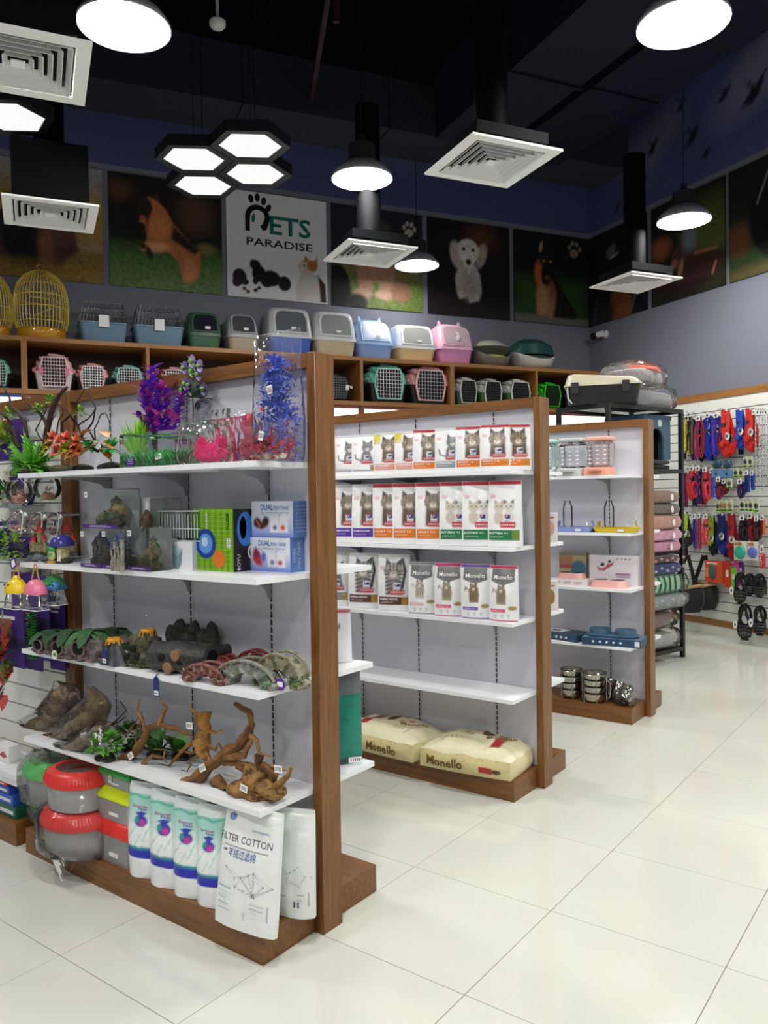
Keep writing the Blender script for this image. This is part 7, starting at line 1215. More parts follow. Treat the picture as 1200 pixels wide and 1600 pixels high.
# carriers in the cubbies
def carrier(pl, pr, pt, label, top, bot, doorcol='#c8c8c8', latch=None, rot=0, d=.30, dp=.3):
    z = CZ0; t, w = bfit(pl, pr, d+dp/2, z); h = hb(t, d+dp/2, z, pt); o = thing('pet_carrier', label, 'pet carrier', room(t, -d, z), ROT_BACK+rot, 'pet carriers in the cubbies'); hm = h*.5; f = -dp/2
    mb = MB(bot); mb.loft([rring(w*.8, dp*.86, .03, 3, 0), rring(w*.82, dp*.88, .03, 3, .01), rring(w*.96, dp*.98, .04, 3, hm)]); mb.loft([rring(w, dp*1.0, .04, 3, hm-.006), rring(w, dp*1.0, .04, 3, hm+.006)]); mb.build('lower_shell', 'plastic', o); mb = MB(top); mb.loft([rring(w*.98, dp*.99, .04, 3, hm+.006), rring(w*.9, dp*.95, .05, 4, h*.8), rring(w*.76, dp*.88, .06, 4, h*.95), rring(w*.6, dp*.8, .05, 4, h)])
    for k in range(5): mb.box(-w*.495, w*.495, -dp*.3+k*dp*.15, -dp*.3+k*dp*.15+.012, hm+h*.1, hm+h*.16)
    mb.box(-w*.14, w*.14, -.08, .08, h-.002, h+.012); mb.build('upper_shell', 'plastic', o)
    ww = w*.33; outl = [(-.82, .12), (.82, .12), (1, .45), (1, .6), (.8, .88), (-.8, .88), (-1, .6), (-1, .45)]; P = [(x*ww*1.12, f-.002, h*(q+(.03 if q > .5 else -.03))) for x, q in outl]; mb = MB(top); mb.loft([P, [(a, f-.016, c) for a, b, c in P]]); mb.build('door_surround', 'plastic', o)
    mb = MB('#14110f'); mb.add([(x*ww, f-.0165, h*q) for x, q in outl], [tuple(range(8))]); mb.build('dark_opening', 'matte', o); mb = MB(doorcol)
    def halfw(q): return ww*(.82+(1-.82)*min(1, (q-.12)/.33)) if q < .6 else ww*(1-.2*(q-.6)/.28)
    for k in range(9): q = .12+.76*k/8; mb.box(-halfw(q), halfw(q), f-.021, f-.018, h*q-.0018, h*q+.0018)
    for k in range(9): x = ww*(-.9+1.8*k/8); q0, q1 = (.12, .88) if abs(x) < ww*.8 else (.3, .74); mb.box(x-.0018, x+.0018, f-.023, f-.02, h*q0, h*q1)
    dr = mb.build('wire_door', 'metal', o); dr['kind'] = 'stuff'
    if latch:
        for s_ in (-1, 1): mb = MB(latch); mb.box(s_*ww*1.0-.018, s_*ww*1.0+.018, f-.034, f-.022, h*.42, h*.6); mb.build('latch', 'plastic', o); mb = MB(latch); mb.box(s_*w*.5-.016, s_*w*.5+.016, f+.02, f+.05, h*.5, h*.6); mb.build('side_clip', 'plastic', o)
    else: mb = MB('#3a3a3a'); [mb.box(s_*w*.48-.008, s_*w*.48+.008, -.02, .02, hm-.02, hm+.03) for s_ in (-1, 1)]; mb.build('clips', 'plastic', o)
    return o
carrier(54, 116, 553, 'largest pink and white pet carrier with pink door latches', '#e0b4b4', '#d8d8dc', '#b8a8a8', '#d86a80'); carrier(119, 171, 568, 'pink topped black pet carrier beside the large pink and white one', '#e0a0a0', '#1c1c1e'); carrier(176, 228, 571, 'mint topped pet carrier in the left cubby', '#86c8b8', '#1c1c1e'); carrier(-30, 18, 560, 'mint topped pet carrier cut by the left photo edge', '#7ac8b8', '#1c1c1e'); carrier(250, 300, 574, 'pink pet carrier mostly hidden by the lilac plant', '#e0a0a0', '#1c1c1e')
carrier(500, 550, 585, 'black pet carrier with white rim behind the nearest gondola post', '#2a2c30', '#1a1a1c', '#6a6c70', '#d8d8d0'); carrier(577, 638, 570, 'mint topped black pet carrier in the middle cubby', '#78ccb8', '#1b1c1f'); carrier(641, 704, 573, 'pink topped black pet carrier in the middle cubby', '#eeb0b0', '#1b1c1f')
carrier(714, 749, 590, 'white pet carrier with dark green base, first of three small ones', '#d8dcd4', '#2f5a4a', '#5a5c5a'); carrier(752, 788, 592, 'white pet carrier with olive base, second of three small ones', '#d8dcd4', '#4a6a34', '#5a5c5a'); carrier(793, 833, 593, 'white pet carrier with green base, third of three small ones', '#d8dcd4', '#3f6a34', '#5a5c5a')
carrier(845, 880, 598, 'lime green pet carrier in the rightmost cubby', '#38c828', '#2a6a2c', '#2a6a2c'); carrier(884, 920, 598, 'black pet carrier in the rightmost cubby', '#1a1a1c', '#141416', '#2a2a2c')
# ================================================================ GOODS IN AND ON THE BLACK RACK
R6 = random.Random(61)
def RK(x, y, z): return Matrix.Translation(RA) @ Matrix.Rotation(RROT, 4, 'Z') @ Vector((x, y, z))
def rthing(name, label, cat, x, y, z, rot=0, group=None): return thing(name, label, cat, RK(x, y, z), RROT+rot, group)
o = rthing('flat_carrier', 'large black pet carrier with cream lid on top of the rack', 'pet carrier', .14, .16, RHT+.001, -.95); w, d = .62, .34; mb = MB('#1d1d1f'); mb.loft([rring(w*.9, d*.86, .05, 4, 0), rring(w*.98, d*.98, .05, 4, .14), rring(w, d, .05, 4, .15)]); mb.build('lower_shell', 'plastic', o); mb = MB('#d0c8b0'); mb.loft([rring(w*1.02, d*1.02, .05, 4, .152), rring(w*1.02, d*1.02, .05, 4, .165)], True, False); mb.loft([[(a+.04*(0), b, c+(.06*(.5-a/w) if i else 0)) for a, b, c in rring(w*s_, d*s_, .05, 4, zz)] for i, (s_, zz) in enumerate(((1.0, .165), (.92, .19), (.82, .205)))], False, True); mb.build('lid', 'plastic', o); mb = MB('#101012'); [mb.box(x-.03, x+.03, -d/2-.02, -d/2-.002, .09, .18) for x in (-w*.36, w*.3)]; mb.build('clips', 'plastic', o); mb = MB('#d8d4dc'); mb.tube([(-w*.46, -d*.52, .14), (-w*.45, -d*.54, .05), (-w*.4, -d*.52, .004)], .006, 6); mb.build('strap', 'cloth', o)
def cushion(mb, w, d, h, z=0, seed=0, col=None): mb.loft([wrinkle(rring(w*a, d*a, min(w, d)*.3*a, 5, z+h*q), .006, seed, 8) for a, q in ((.85, 0), (.97, .15), (1.0, .5), (.95, .85), (.75, 1.0))], col=col)
def baggedbed(label, x, y, z, w, d, h, col, rot, seed, accent=None, open_=True):
    o = rthing('bagged_pet_bed', label, 'pet bed', x, y, z, rot, 'pet beds in clear bags'); mb = MB(col); cushion(mb, w*.94, d*.92, h*.9, .004, seed); mb.build('bed', 'plush', o)
    if accent: mb = MB(accent); mb.ell((w*.12, -d*.1, h*.93), w*.36, d*.36, h*.32, 14, 8, jit=.2, seed=seed); mb.build('cushion', 'plush', o)
    mb = MB('#ffffff'); mb.loft([wrinkle(rring(w*a, d*a, min(w, d)*.3*a, 6, h*q), .02, seed+2, 9) for a, q in ((.9, .02), (1.06, .2), (1.1, .6), (1.04, 1.0), (.8, 1.32))]); mb.v = [(a, b, max(.001, c)) for a, b, c in mb.v]; mb.build('clear_bag', 'film', o, 70); return o
baggedbed('grey pet bed in a clear bag on top of the rack', .84, .3, RHT+.001, .66, .5, .18, '#8e8e92', .1, 1); baggedbed('orange cushioned pet bed in a clear bag, topmost on the rack', .8, .32, RHT+.215, .6, .44, .16, '#a09c9c', .2, 2, '#e0643e'); rthing_ = None
# cat house
o = rthing('cat_house', 'slate blue felt cat house with an arched door on the rack', 'cat house', .82, .29, RSH[3]+.092); w, d, h = .42, .4, .4
mb = MB('#4f6a80'); A = [(-w/2, 0), (-w*.24, 0), (-w*.24, h*.42)]+[(w*.24*cos(pi-k*pi/10), h*.42+h*.28*sin(pi-k*pi/10)) for k in range(1, 10)]+[(w*.24, h*.42), (w*.24, 0), (w/2, 0), (w/2, h*.88), (-w/2, h*.88)]
mb.prism(A, -d/2, -d/2+.02); mb.box(-w/2, -w/2+.02, -d/2+.02, d/2, 0, h*.88); mb.box(w/2-.02, w/2, -d/2+.02, d/2, 0, h*.88); mb.box(-w/2, w/2, d/2-.02, d/2, 0, h*.88); mb.build('walls', 'cloth', o); mb = MB('#46607a'); mb.rbox(0, 0, h*.88, h, w*1.06, d*1.06, .02, 3); mb.build('roof', 'cloth', o); mb = MB('#0c0d0f'); mb.box(-w*.4, w*.4, -.1, -.09, 0.001, h*.8); mb.build('dark_inside', 'matte', o); mb = MB('#d8dcd8'); mb.prism([(w*.1+.03*cos(q*pi/8), h*.82+.035*sin(q*pi/8)) for q in range(16)], -d/2-.003, -d/2-.001); mb.build('badge', 'paper', o)
o = rthing('cat_house', 'second dark cat house behind on the rack top shelf', 'cat house', .3, .3, RSH[3]+.001); mb = MB('#33383f'); mb.rbox(0, 0, 0, .36, .3, .34, .03, 3); mb.setc('#101114'); mb.prism([(.07*cos(q*pi/8), .15+.09*sin(q*pi/8)) for q in range(16)], -.172, -.168); mb.build('body', 'cloth', o)
for k, (cc, lab) in enumerate((('#2e2422', 'brown folded mat under the cat house door'), ('#3a4048', 'grey folded mat beside the cat house'))):
    o = rthing('folded_mat', lab, 'mat', .84, .28, RSH[3]+.001+.045*k, .0, 'folded mats on the rack'); mb = MB(cc); cushion(mb, .4, .46, .043, 0, k); mb.build('mat', 'cloth', o)
ZP = RSH[2]
beds = [(ZP, .1, '#c88aa8', 'pink plush bed with tag, lower of two'), (ZP+.102, .1, '#d098b0', 'pink plush bed with tag, upper of two'), (ZP+.204, .13, '#b88878', 'dusty rose bed in the rack stack'), (ZP+.336, .1, '#6e6460', 'dark grey bed in the rack stack'), (ZP+.438, .11, '#8a6a5e', 'taupe bed with black print at the top of the rack stack')]
for k, (z, h, c, lab) in enumerate(beds):
    o = rthing('pet_bed', lab, 'pet bed', .74+.02*(k % 2), .25-.012*(k % 3), z+.001, R6.uniform(-.1, .02), 'pet beds stacked in the rack'); mb = MB(c); cushion(mb, .76-.02*k, .54, h*1.0, 0, k); mb.build('bed', 'plush', o); mb = MB('#e8e4e0'); mb.prism([(.12+.3*0+.02*cos(q*pi/6), h*.45+.03*sin(q*pi/6)) for q in range(12)], -.275, -.27); mb.build('tag', 'paper', o); mb = MB('#7a3040'); mb.box(.06, .12, -.266, -.262, h*.3, h*.6); mb.build('patch', 'cloth', o)
o = rthing('red_toy_bag', 'red and white patterned soft toy beside the bed stack', 'toy', .98, .44, ZP+.55); mb = MB('#c83a3c'); cushion(mb, .14, .2, .18, 0, 3); mb.setc('#e8d8d0'); [mb.ell((R6.uniform(-.05, .05), -.1, +.03+.025*q), .02, .008, .012, 8, 5) for q in range(6)]; mb.build('toy', 'plush', o)
ZQ = RSH[1]
for k, (z, h, c, c2, lab) in enumerate(((ZQ, .14, '#8a929a', '#c8ccd0', 'grey bone patterned bed in clear film on the rack'), (ZQ+.142, .17, '#9ac0a0', '#2f6a4a', 'pale green wave patterned bed in the rack'), (ZQ+.314, .1, '#22306a', '#9aa0a0', 'navy blue bed with camouflage rim in the rack'), (ZQ+.416, .065, '#3a3436', '#c07a88', 'black bed with pink edge under the pink beds'))):
    o = rthing('pet_bed', lab, 'pet bed', .74, .22, z+.001, R6.uniform(-.1, .04), 'pet beds stacked in the rack'); mb = MB(c); cushion(mb, .82-.05*k, .52, h, 0, k+7); mb.build('bed', 'plush', o); mb = MB(c2)
    if k == 1: [mb.tube([(-.3+.09*q, -.262, .01), (-.29+.09*q+.02*sin(q), -.268, h*.5), (-.3+.09*q, -.25, h*.95)], .009, 5) for q in range(8)]
    else: [mb.ell((-.32+.085*q, -.262, h*(.35+.25*(q % 2))), .022, .008, .014, 8, 5) for q in range(8)]
    mb.build('pattern', 'plush', o)['kind'] = 'stuff'
    if k == 0: mb = MB('#ffffff'); mb.loft([wrinkle(rring(.86*a, .56*a, .15, 6, h*q), .015, 5, 9) for a, q in ((.9, .05), (1.0, .3), (1.0, .8), (.9, .97))]); mb.build('clear_bag', 'film_heavy', o, 70)
baggedbed('dusty pink bed in a clear bag low on the rack', .68, .27, RSH[0]+.182, .8, .5, .165, '#8a6c6c', .06, 5); baggedbed('grey white bed in a clear bag at the bottom of the rack', .68, .27, RSH[0]+.001, .82, .5, .155, '#a8aaa4', -.05, 6)
# ================================================================ GOODS ON THE RIGHT WALL
R7 = random.Random(71)
def rwp(px, py, off): P = WR(px, py, off); d = P-CN; return d.dot(U), P.z
RWN = {}
def rspot(name, label, cat, box, off, group):
    """a hanging thing filling the frame rectangle box=(px0,py0,px1,py1), 'off' metres in front of the wall; local origin = its hanging point"""
    s0, zt = rwp((box[0]+box[2])/2, box[1], off); sa, _ = rwp(box[0], box[1], off); sb, _ = rwp(box[2], box[1], off); _, zb = rwp((box[0]+box[2])/2, box[3], off)
    o = thing(name, label, cat, room(-off, s0, zt), ROT_RIGHT, group); return o, abs(sa-sb), zt-zb
def peg(o, L=.06, up=.0):
    mb = MB('#b4b8bc'); y1 = .06; mb.tube([(0, y1+L*.0, up), (0, -.05, up), (0, -.062, up+.014)], .004, 5); return mb.build('peg', 'metal', o)
def headcard(o, w, y=-.022, h=.05):
    mb = MB('#e6e6e4'); mb.box(-w/2, w/2, y-.002, y, -h, .004); mb.setc('#3a3a3c'); mb.prism([(w*.22*cos(k*pi/6), -h*.55+h*.28*sin(k*pi/6)) for k in range(12)], y-.003, y-.002); mb.build('header_card', 'paper', o)
def ordl(row, col, kind, n): return col+' '+kind+', '+ORD[n]+' from left in the '+row+' row of the right wall'
def strip(mb, pts, w, col, th=.004):   # flat webbing following pts in the x-z plane, width seen across
    P = [Vector((p[0], p[2] if len(p) > 2 else 0, p[1])) for p in pts]; n = len(P); R = []
    for i, p in enumerate(P):
        t = (P[min(i+1, n-1)]-P[max(i-1, 0)]); t.normalize(); a = Vector((t.z, 0, -t.x)); a = a.normalized() if a.length > 1e-5 else Vector((1, 0, 0)); R.append([tuple(p+a*w/2+Vector((0, -th, 0))), tuple(p+a*w/2+Vector((0, th, 0))), tuple(p-a*w/2+Vector((0, th, 0))), tuple(p-a*w/2+Vector((0, -th, 0)))])
    mb.loft(R, col=col)
def loop_pts(cx, z0, z1, w, n=14, y=0, skew=0): return [(cx+w/2*sin(2*pi*k/n)+skew*(.5-.5*cos(2*pi*k/n)), z0+(z1-z0)*(.5-.5*cos(2*pi*k/n)), y+.01*sin(2*pi*k/n)) for k in range(n+1)]
def harness(box, off, label, cols, kind='loops', card=True):
    o, w, h = rspot('dog_harness' if kind != 'lead' else 'dog_lead', label, 'harness' if kind != 'lead' else 'lead', box, off, 'harnesses and leads on the right wall'); peg(o)
    if card: headcard(o, min(.06, max(.035, w*.6)))
    if kind == 'loops':
        for k, c in enumerate(cols): mb = MB(c); cx = w*(-.18+.36*k/max(1, len(cols)-1)) if len(cols) > 1 else 0; strip(mb, loop_pts(cx, -.04, -h*(.98-.07*(k % 2)), w*.55, 16, -.012*k+.01, R7.uniform(-.02, .02)), .024, lin(c)); strip(mb, loop_pts(cx+.01, -h*.45, -h*.9, w*.4, 12, -.012*k, 0), .02, lin(c)); mb.build('strap', 'webbing', o)
        mb = MB('#1a1a1c'); mb.box(-.018, .018, -.03, .0, -h*.4, -h*.34); mb.build('buckle', 'plastic', o)
    elif kind == 'vest':
        def sw(pts, wd, y): return [(p[0]*w, -p[1]*h, y) for p in pts]
        mb = MB(cols[0]); strip(mb, sw([(.05, .02), (-.12, .3), (-.42, .6), (-.3, .84), (0, .97), (.3, .86), (.42, .62), (.2, .35), (.02, .02)], 0, .004), .04, lin(cols[0]), .008); mb.prism([(-w*.3, -h*.72), (0, -h*.66), (w*.3, -h*.72), (w*.22, -h*.88), (0, -h*.96), (-w*.24, -h*.88)], -.012, .012); mb.build('body', 'webbing', o, 20)
        mb = MB(cols[-1]); strip(mb, sw([(-.1, .0), (-.08, .3), (-.05, .55), (.1, .7)], 0, -.02), .05, lin(cols[-1]), .006); strip(mb, sw([(.14, .04), (.16, .3), (.12, .52), (-.2, .74)], 0, -.026), .045, lin(cols[-1]), .006); mb.build('strap', 'webbing', o); mb = MB('#1a1a1c'); mb.box(-w*.16, w*.02, -.034, -.02, -h*.34, -h*.28); mb.build('buckle', 'plastic', o); mb = MB('#eceae6'); mb.prism([(w*.12+.032*cos(k*pi/8), -h*.55+.04*sin(k*pi/8)) for k in range(16)], -.032, -.03); mb.setc('#3a3a3a'); mb.prism([(w*.12+.012*cos(k*pi/6), -h*.55+.014*sin(k*pi/6)) for k in range(12)], -.033, -.032); mb.build('round_tag', 'paper', o)
    elif kind == 'lead':
        for k in range(3): mb = MB(cols[k % len(cols)]); x = w*(-.3+.3*k); strip(mb, [(x*.3, -.03, -.008*k), (x, -h*.2, -.008*k), (x*1.1, -h*.55, -.01*k), (x*.8, -h*.97, -.008*k), (x*.8+.012, -h*.97, -.004-.008*k), (x*.6, -h*.3, .004-.008*k)], .02, lin(cols[k % len(cols)])); mb.build('strap', 'webbing', o)
        mb = MB('#b8bcc0'); mb.tube([(0, -.012, -h*.96), (.006, -.012, -h), (-.004, -.012, -h*1.03)], .006, 6); mb.build('clip', 'metal', o)
    return o
def row(name, off, items):
    for n, (box, cols, kind, cn) in enumerate(items): harness(box, off+.015*(n % 2), ordl(name, cn, {'loops': 'strap harness', 'vest': 'padded harness', 'lead': 'lead'}[kind], n), cols, kind)
row('top', .17, [((1062, 645, 1080, 706), ['#2a2a2c', '#c8b82a', '#1d1d20'], 'lead', 'yellow and black'), ((1071, 644, 1086, 712), ['#c8b82a', '#1d1d20', '#5a5a2a'], 'lead', 'black and yellow'), ((1072, 650, 1088, 714), ['#3a2450', '#241830'], 'loops', 'dark purple'), ((1086, 650, 1100, 716), ['#c83a70', '#2c2430', '#8a2a3a'], 'loops', 'pink and black'),
   ((1098, 645, 1117, 720), ['#2a3fc0', '#2234a0'], 'loops', 'bright blue'), ((1114, 645, 1128, 714), ['#6a3ab8', '#3a2a90'], 'loops', 'violet'), ((1126, 640, 1137, 700), ['#4a1818', '#2a1416', '#6a2020'], 'lead', 'maroon'), ((1119, 640, 1152, 716), ['#c8281f', '#d83a2a'], 'vest', 'large red'), ((1147, 640, 1168, 702), ['#1f3aa0', '#2a4ab8'], 'vest', 'royal blue'), ((1161, 638, 1185, 706), ['#c4261f', '#d0342a'], 'vest', 'scarlet')])
row('second', .19, [((1061, 726, 1072, 788), ['#d83a70', '#3a1a24', '#b02a5a'], 'lead', 'pink'), ((1074, 728, 1092, 782), ['#d8362a', '#c83048'], 'loops', 'red rimmed'), ((1086, 728, 1099, 788), ['#4a2a80', '#302050'], 'loops', 'purple'), ((1097, 730, 1110, 784), ['#d8342a', '#e04a60'], 'loops', 'coral red'), ((1109, 732, 1118, 778), ['#2a48c8', '#2038a0', '#3a58d8'], 'lead', 'cobalt blue'), ((1119, 745, 1130, 780), ['#22389a', '#8a2038'], 'loops', 'blue and red'), ((1128, 748, 1138, 772), ['#8a1f28', '#6a1820'], 'loops', 'dark red'), ((1152, 748, 1164, 778), ['#7a1a24', '#2a2c60'], 'loops', 'wine red'), ((1163, 735, 1174, 770), ['#1f2f80', '#18245a', '#2a3fa0'], 'lead', 'navy blue'), ((1173, 735, 1181, 766), ['#1f2f80', '#14161a', '#2a3fa0'], 'lead', 'navy and black')])
row('third', .18, [((1060, 800, 1082, 856), ['#2c2e30', '#a8d038'], 'vest', 'black and lime'), ((1082, 803, 1091, 858), ['#3a2a78', '#2a1f58', '#4a3490'], 'lead', 'indigo'), ((1090, 802, 1098, 858), ['#c8304a', '#d84060', '#a82a40'], 'lead', 'crimson'), ((1099, 803, 1110, 852), ['#e84a58', '#f06068'], 'loops', 'bright coral'), ((1107, 806, 1119, 868), ['#1a1c1c', '#8a9a2a'], 'vest', 'black and green'), ((1120, 803, 1137, 866), ['#1f2f88', '#16205c'], 'vest', 'dark blue'), ((1134, 802, 1154, 876), ['#8a1a20', '#a02228'], 'vest', 'garnet red'), ((1155, 805, 1168, 848), ['#1c1a1c', '#2a2628'], 'loops', 'black'), ((1168, 802, 1180, 846), ['#a81c28', '#8a1822'], 'loops', 'ruby red'), ((1179, 806, 1189, 846), ['#2a2426', '#4a2a2a'], 'loops', 'dark brown'), ((1188, 805, 1198, 836), ['#d85a34', '#a83a28', '#e06a40'], 'lead', 'orange')])
row('upper back', .09, [((1064, 652, 1074, 720), ['#1c1a1e', '#2a2030', '#161518'], 'lead', 'black'), ((1078, 652, 1090, 722), ['#5a2a80', '#2a1c38', '#6a30a0'], 'lead', 'plum'), ((1092, 650, 1104, 722), ['#1a1a1e', '#2a2a60'], 'loops', 'inky'), ((1107, 652, 1122, 722), ['#22309a', '#1a2470', '#2c3cb0'], 'lead', 'deep blue'), ((1130, 655, 1146, 718), ['#5a1a1c', '#3a1416', '#7a2222'], 'lead', 'brown red'), ((1152, 655, 1164, 712), ['#18204a', '#20306a', '#141a38'], 'lead', 'midnight blue'), ((1170, 655, 1182, 708), ['#6a1a1a', '#4a1414', '#7a2020'], 'lead', 'oxblood')])
row('lower back', .09, [((1064, 732, 1078, 794), ['#b02a6a', '#3a1a50', '#802a60'], 'lead', 'raspberry'), ((1080, 736, 1092, 792), ['#2a1c48', '#1a1430', '#3a2860'], 'lead', 'aubergine'), ((1094, 736, 1106, 790), ['#c83040', '#8a2030', '#d84050'], 'lead', 'cherry red'), ((1112, 808, 1124, 866), ['#161820', '#1c1e24', '#202430'], 'lead', 'charcoal'), ((1128, 806, 1142, 872), ['#141c50', '#101638', '#1a2468'], 'lead', 'ink blue'), ((1158, 806, 1172, 850), ['#181618', '#221e20', '#141214'], 'lead', 'jet black'), ((1174, 806, 1186, 850), ['#5a1418', '#3a1012', '#701a1e'], 'lead', 'burgundy'), ((1064, 806, 1078, 870), ['#1c1e1e', '#2a2c2c', '#161818'], 'lead', 'graphite')])
for n, px in enumerate((1180, 1186, 1191, 1195, 1199)):
    o, w, h = rspot('choke_chain', 'silver chain hanging at the right photo edge, '+ORD[n]+' from the left', 'chain', (px-2, 640, px+2, 752+6*(n % 3)), .2, 'silver chains on the right wall'); peg(o); headcard(o, .034); mb = MB('#c0c4c8'); k = 0
    while k*.022 < h-.05: mb.ell((.003*(k % 2), 0, -.05-k*.022), .0085 if k % 2 else .005, .005 if k % 2 else .0085, .014, 7, 5); k += 1
    mb.build('chain_links', 'metal', o)['kind'] = 'stuff'
def blister(box, off, label, card, item, name='carded_toy', cat='pet accessory', icol2=None):
    o, w, h = rspot(name, label, cat, box, off, 'carded goods on the right wall'); peg(o); mb = MB(card); mb.box(-w/2, w/2, -.024, -.021, -h, .006); mb.setc('#8ab83a'); mb.box(-w/2, w/2, -.0245, -.024, -h, -h*.8); mb.build('card', 'paper', o); mb = MB(item); mb.ell((0, -.03, -h*.45), w*.3, .014, h*.25, 12, 7); mb.setc('#1c1c1e'); mb.box(-w*.3, w*.3, -.0255, -.0245, -h*.95, -h*.86); mb.build('item', 'plastic', o); return o
G = '#c8d4b0'
for n, (bx, cc, lab) in enumerate((((1164, 714, 1171, 730), '#2a2c2c', 'green card high between blue leads and chains'), ((1172, 714, 1179, 730), '#2a2c2c', 'green card high beside the chains'), ((1148, 732, 1157, 746), '#3a3a34', 'green card right of the blue carded combs'), ((1157, 732, 1164, 746), '#2a2a2a', 'narrow green card beside the navy leads'), ((1138, 748, 1147, 763), '#4a4a44', 'green card below the blue carded combs'), ((1121, 784, 1128, 799), '#3a3a34', 'green card, first in the lower card row'), ((1127, 781, 1134, 799), '#a86a3a', 'cream card with brown item in the lower card row'), ((1133, 782, 1139, 799), '#9a5a3a', 'green card with rust item in the lower card row'), ((1139, 781, 1148, 799), '#8a6a4a', 'green card, last of the left lower card group'), ((1158, 781, 1167, 798), '#1c1c1c', 'green card, first of the right lower card group'), ((1167, 783, 1172, 798), '#2a2a2a', 'narrow green card in the right lower card group'), ((1172, 782, 1180, 799), '#2c2c30', 'green card, third of the right lower card group'), ((1180, 782, 1189, 800), '#2c2c30', 'green card, last of the right lower card group'))): blister(bx, .2, lab, G, cc)
for n, (x0, x1) in enumerate(((1114, 1131), (1131, 1147))):
    o, w, h = rspot('carded_bowl', ('blue carded rubber bowl, left of the pair', 'blue carded rubber bowl, right of the pair')[n], 'pet accessory', (x0, 716, x1, 746), .2, 'carded goods on the right wall'); peg(o); mb = MB('#5a86b4'); mb.box(-w/2, w/2, -.024, -.021, -h, -h*.62); mb.build('card', 'paper', o); mb = MB('#24465e'); mb.ell((0, -.02, -h*.3), w*.42, .03, h*.26, 14, 8); mb.build('bowl', 'plastic', o); mb = MB('#16283a'); mb.box(-.02, .0, -.026, -.024, -h*.9, -h*.75); mb.build('print', 'print', o)
for n, (bx, cc, lab) in enumerate((((1149, 846, 1169, 875), '#2aa88a', 'teal round disc toy on white card'), ((1170, 847, 1187, 875), '#5a6ac0', 'periwinkle half disc toy on white card'))):
    o, w, h = rspot('disc_toy', lab, 'dog toy', bx, .19, 'disc toys on the right wall'); peg(o); mb = MB('#dcd8cc'); mb.box(-w/2, w/2, -.02, -.017, -h, .006); mb.setc('#b08050'); mb.box(-w*.45, w*.1, -.021, -.02, -h*.22, -h*.05); mb.build('card', 'paper', o); mb = MB(cc); mb.T = Matrix.Translation((0, -.021, -h*.58)) @ Matrix.Rotation(pi/2, 4, 'X'); mb.lathe([(w*.42, 0), (w*.42, .008), (w*.36, .02), (w*.2, .024), (.001, .026)], 24); mb.build('disc', 'plastic', o)
def slingbag(box, off, label):
    o, w, h = rspot('pet_sling_bag', label, 'pet carrier', box, off, 'black pet sling bags'); peg(o); hb_ = h*.55; n = 20; mb = MB('#2a2829'); R = []
    for q, zz in ((.25, -h), (.75, -h*.96), (1.0, -h*.8), (.98, -h*.68), (.8, -h*.6)): R.append([(w*.5*q*cos(a), .1*q*sin(a)-.02, zz+(.05*abs(cos(a)) if zz > -h*.7 else 0)) for a in [2*pi*k/n for k in range(n)]])
    mb.loft(R, True, False); mb.build('body', 'cloth', o); mb = MB('#b89a68'); mb.tube([(w*.41*cos(a), .085*sin(a)-.02, -h*.59+.055*abs(cos(a))) for a in [2*pi*k/n for k in range(n+1)]], .018, 7); mb.build('tan_rim', 'plush', o); mb = MB('#0e0d0e'); mb.add([(w*.38*cos(a), .075*sin(a)-.02, -h*.62) for a in [2*pi*k/n for k in range(n)]], [tuple(range(n))]); mb.build('opening', 'matte', o); mb = MB('#161517')
    for s_ in (-1, 1): strip(mb, [(s_*w*.36, -h*.62, -.06), (s_*w*.2, -h*.3, -.03), (s_*.012, 0, -.01)], .045, lin('#161517'))
    mb.build('straps', 'webbing', o); mb = MB('#d8d8d8'); mb.prism([(-w*.12+.022*cos(k*pi/8), -h*.78+.022*sin(k*pi/8)) for k in range(16)], -.122, -.12); mb.build('badge', 'print', o)
slingbag((1050, 868, 1100, 957), .22, 'black pet sling bag with tan rim nearest the rack'); slingbag((1082, 868, 1122, 953), .1, 'black pet sling bag with tan rim behind, further right')
o, w, h = rspot('orange_glove_pack', 'orange packed grooming glove on the right wall', 'pet accessory', (1105, 876, 1131, 910), .16, 'carded goods on the right wall'); peg(o); mb = MB('#c8481f'); mb.box(-w/2, w/2, -.03, .01, -h, 0); mb.build('pack', 'gloss', o); mb = MB('#4a5258'); mb.ell((-w*.05, -.034, -h*.5), w*.24, .012, h*.36, 12, 8); mb.setc('#e07a3a'); mb.box(-w*.48, -w*.26, -.034, -.03, -h*.75, -h*.35); mb.setc('#d8d0c8'); mb.box(-w*.4, w*.25, -.033, -.03, -h*.16, -h*.08); mb.build('window', 'plastic', o)
for n, (bx, cc, lab) in enumerate((((1134, 876, 1143, 918), '#c8241c', 'flat red strap pack near the wall middle'), ((1143, 886, 1153, 918), '#6fc83a', 'lime green strap pack beside the red one'), ((1147, 876, 1157, 915), '#d83aa0', 'magenta strap pack behind the lime one'), ((1156, 878, 1163, 905), '#3a2a78', 'purple strap pack behind the muzzles'))):
    o, w, h = rspot('strap_pack', lab, 'pet accessory', bx, .16-.012*n, 'strap packs on the right wall'); peg(o); mb = MB(cc); mb.prism([(-w*.3, 0), (w*.3, 0), (w*.5, -h*.3), (w*.45, -h), (-w*.5, -h), (-w*.45, -h*.3)], -.02, .0); mb.build('pack', 'gloss', o); mb = MB('#e0e0c8'); mb.box(-w*.2, w*.2, -.022, -.02, -h*.6, -h*.35); mb.build('label', 'paper', o)
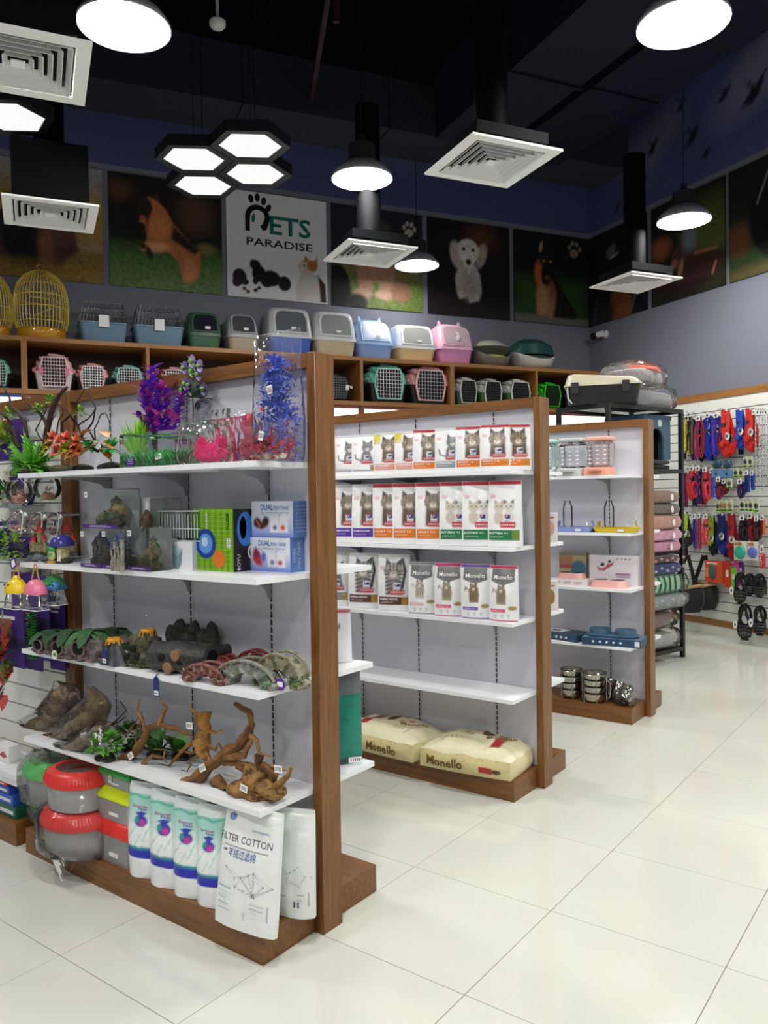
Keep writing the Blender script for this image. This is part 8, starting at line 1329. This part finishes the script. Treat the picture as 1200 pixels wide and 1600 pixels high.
def muzzle(box, off, label, tag_=True):
    o, w, h = rspot('dog_muzzle', label, 'muzzle', box, off, 'black muzzles on the right wall'); peg(o); mb = MB('#141416'); R_ = w*.42; zc = -h*.68
    for k in range(5): zz = zc-h*.07*(k-1); r = R_*(1, 1, .95, .8, .5)[k]; mb.tube([(r*cos(a), -.03+r*.7*sin(a), zz-h*.03*k) for a in [2*pi*q/14 for q in range(15)]], .007, 5)
    for q in range(8): a = 2*pi*q/8; mb.tube([(R_*f_*cos(a), -.03+R_*.7*f_*sin(a), zz) for f_, zz in ((1, zc+h*.1), (1, zc-h*.1), (.8, zc-h*.24), (.3, -h*.98))], .006, 5)
    mb.build('basket', 'plastic', o)['kind'] = 'stuff'; mb = MB('#1b1b1e'); strip(mb, loop_pts(0, -.01, zc+.02, w*.7, 14, -.02), .03, lin('#1b1b1e')); strip(mb, [(-w*.4, zc+h*.1, -.03), (-w*.1, -h*.2, -.04), (w*.1, 0, -.02)], .028, lin('#232326')); strip(mb, [(w*.4, zc+h*.1, -.03), (w*.2, -h*.3, -.04), (0, -.02, -.02)], .028, lin('#202022')); mb.build('straps', 'webbing', o)
    if tag_: mb = MB('#e8e8e4'); mb.prism([(-w*.34+.026*cos(k*pi/8), -h*.6+.042*sin(k*pi/8)) for k in range(16)], -.09, -.088); mb.setc('#3a3a3c'); mb.prism([(-w*.34+.01*cos(k*pi/6), -h*.6+.014*sin(k*pi/6)) for k in range(12)], -.091, -.09); mb.build('tag', 'paper', o)
for n, (bx, tg, lab) in enumerate((((1150, 894, 1169, 942), True, 'black muzzle hanging left in the upper muzzle row'), ((1166, 896, 1182, 930), False, 'black muzzle hanging in the middle of the upper muzzle row'), ((1181, 896, 1198, 932), False, 'black muzzle hanging right in the upper muzzle row'), ((1155, 943, 1178, 998), True, 'lowest black muzzle with oval tag, left'), ((1180, 946, 1200, 991), True, 'lowest black muzzle with oval tag, right'))): muzzle(bx, .17, lab, tg)
o, w, h = rspot('red_dotted_toy', 'red and white dotted toy under a card at the right edge', 'dog toy', (1188, 852, 1197, 888), .18, 'carded goods on the right wall'); peg(o); headcard(o, .045, -.02, .07); mb = MB('#b8303a'); mb.rbox(0, -.01, -h, -h*.35, w*.8, .04, .012, 3); mb.setc('#ece4e0'); [mb.ell((R7.uniform(-.25, .25)*w, -.031, -h*R7.uniform(.4, .95)), .005, .003, .005, 6, 4) for k in range(14)]; mb.build('toy', 'plush', o)
o, w, h = rspot('green_tray_pack', 'pack with green edge below the muzzle row', 'pet accessory', (1168, 905, 1198, 928), .08, 'carded goods on the right wall'); peg(o); mb = MB('#2a2c2e'); mb.box(-w/2, w/2, -.02, .0, -h, 0); mb.setc('#5ab03a'); mb.box(-w/2, w/2, -.022, -.02, -h, -h*.86); mb.build('pack', 'carton', o)
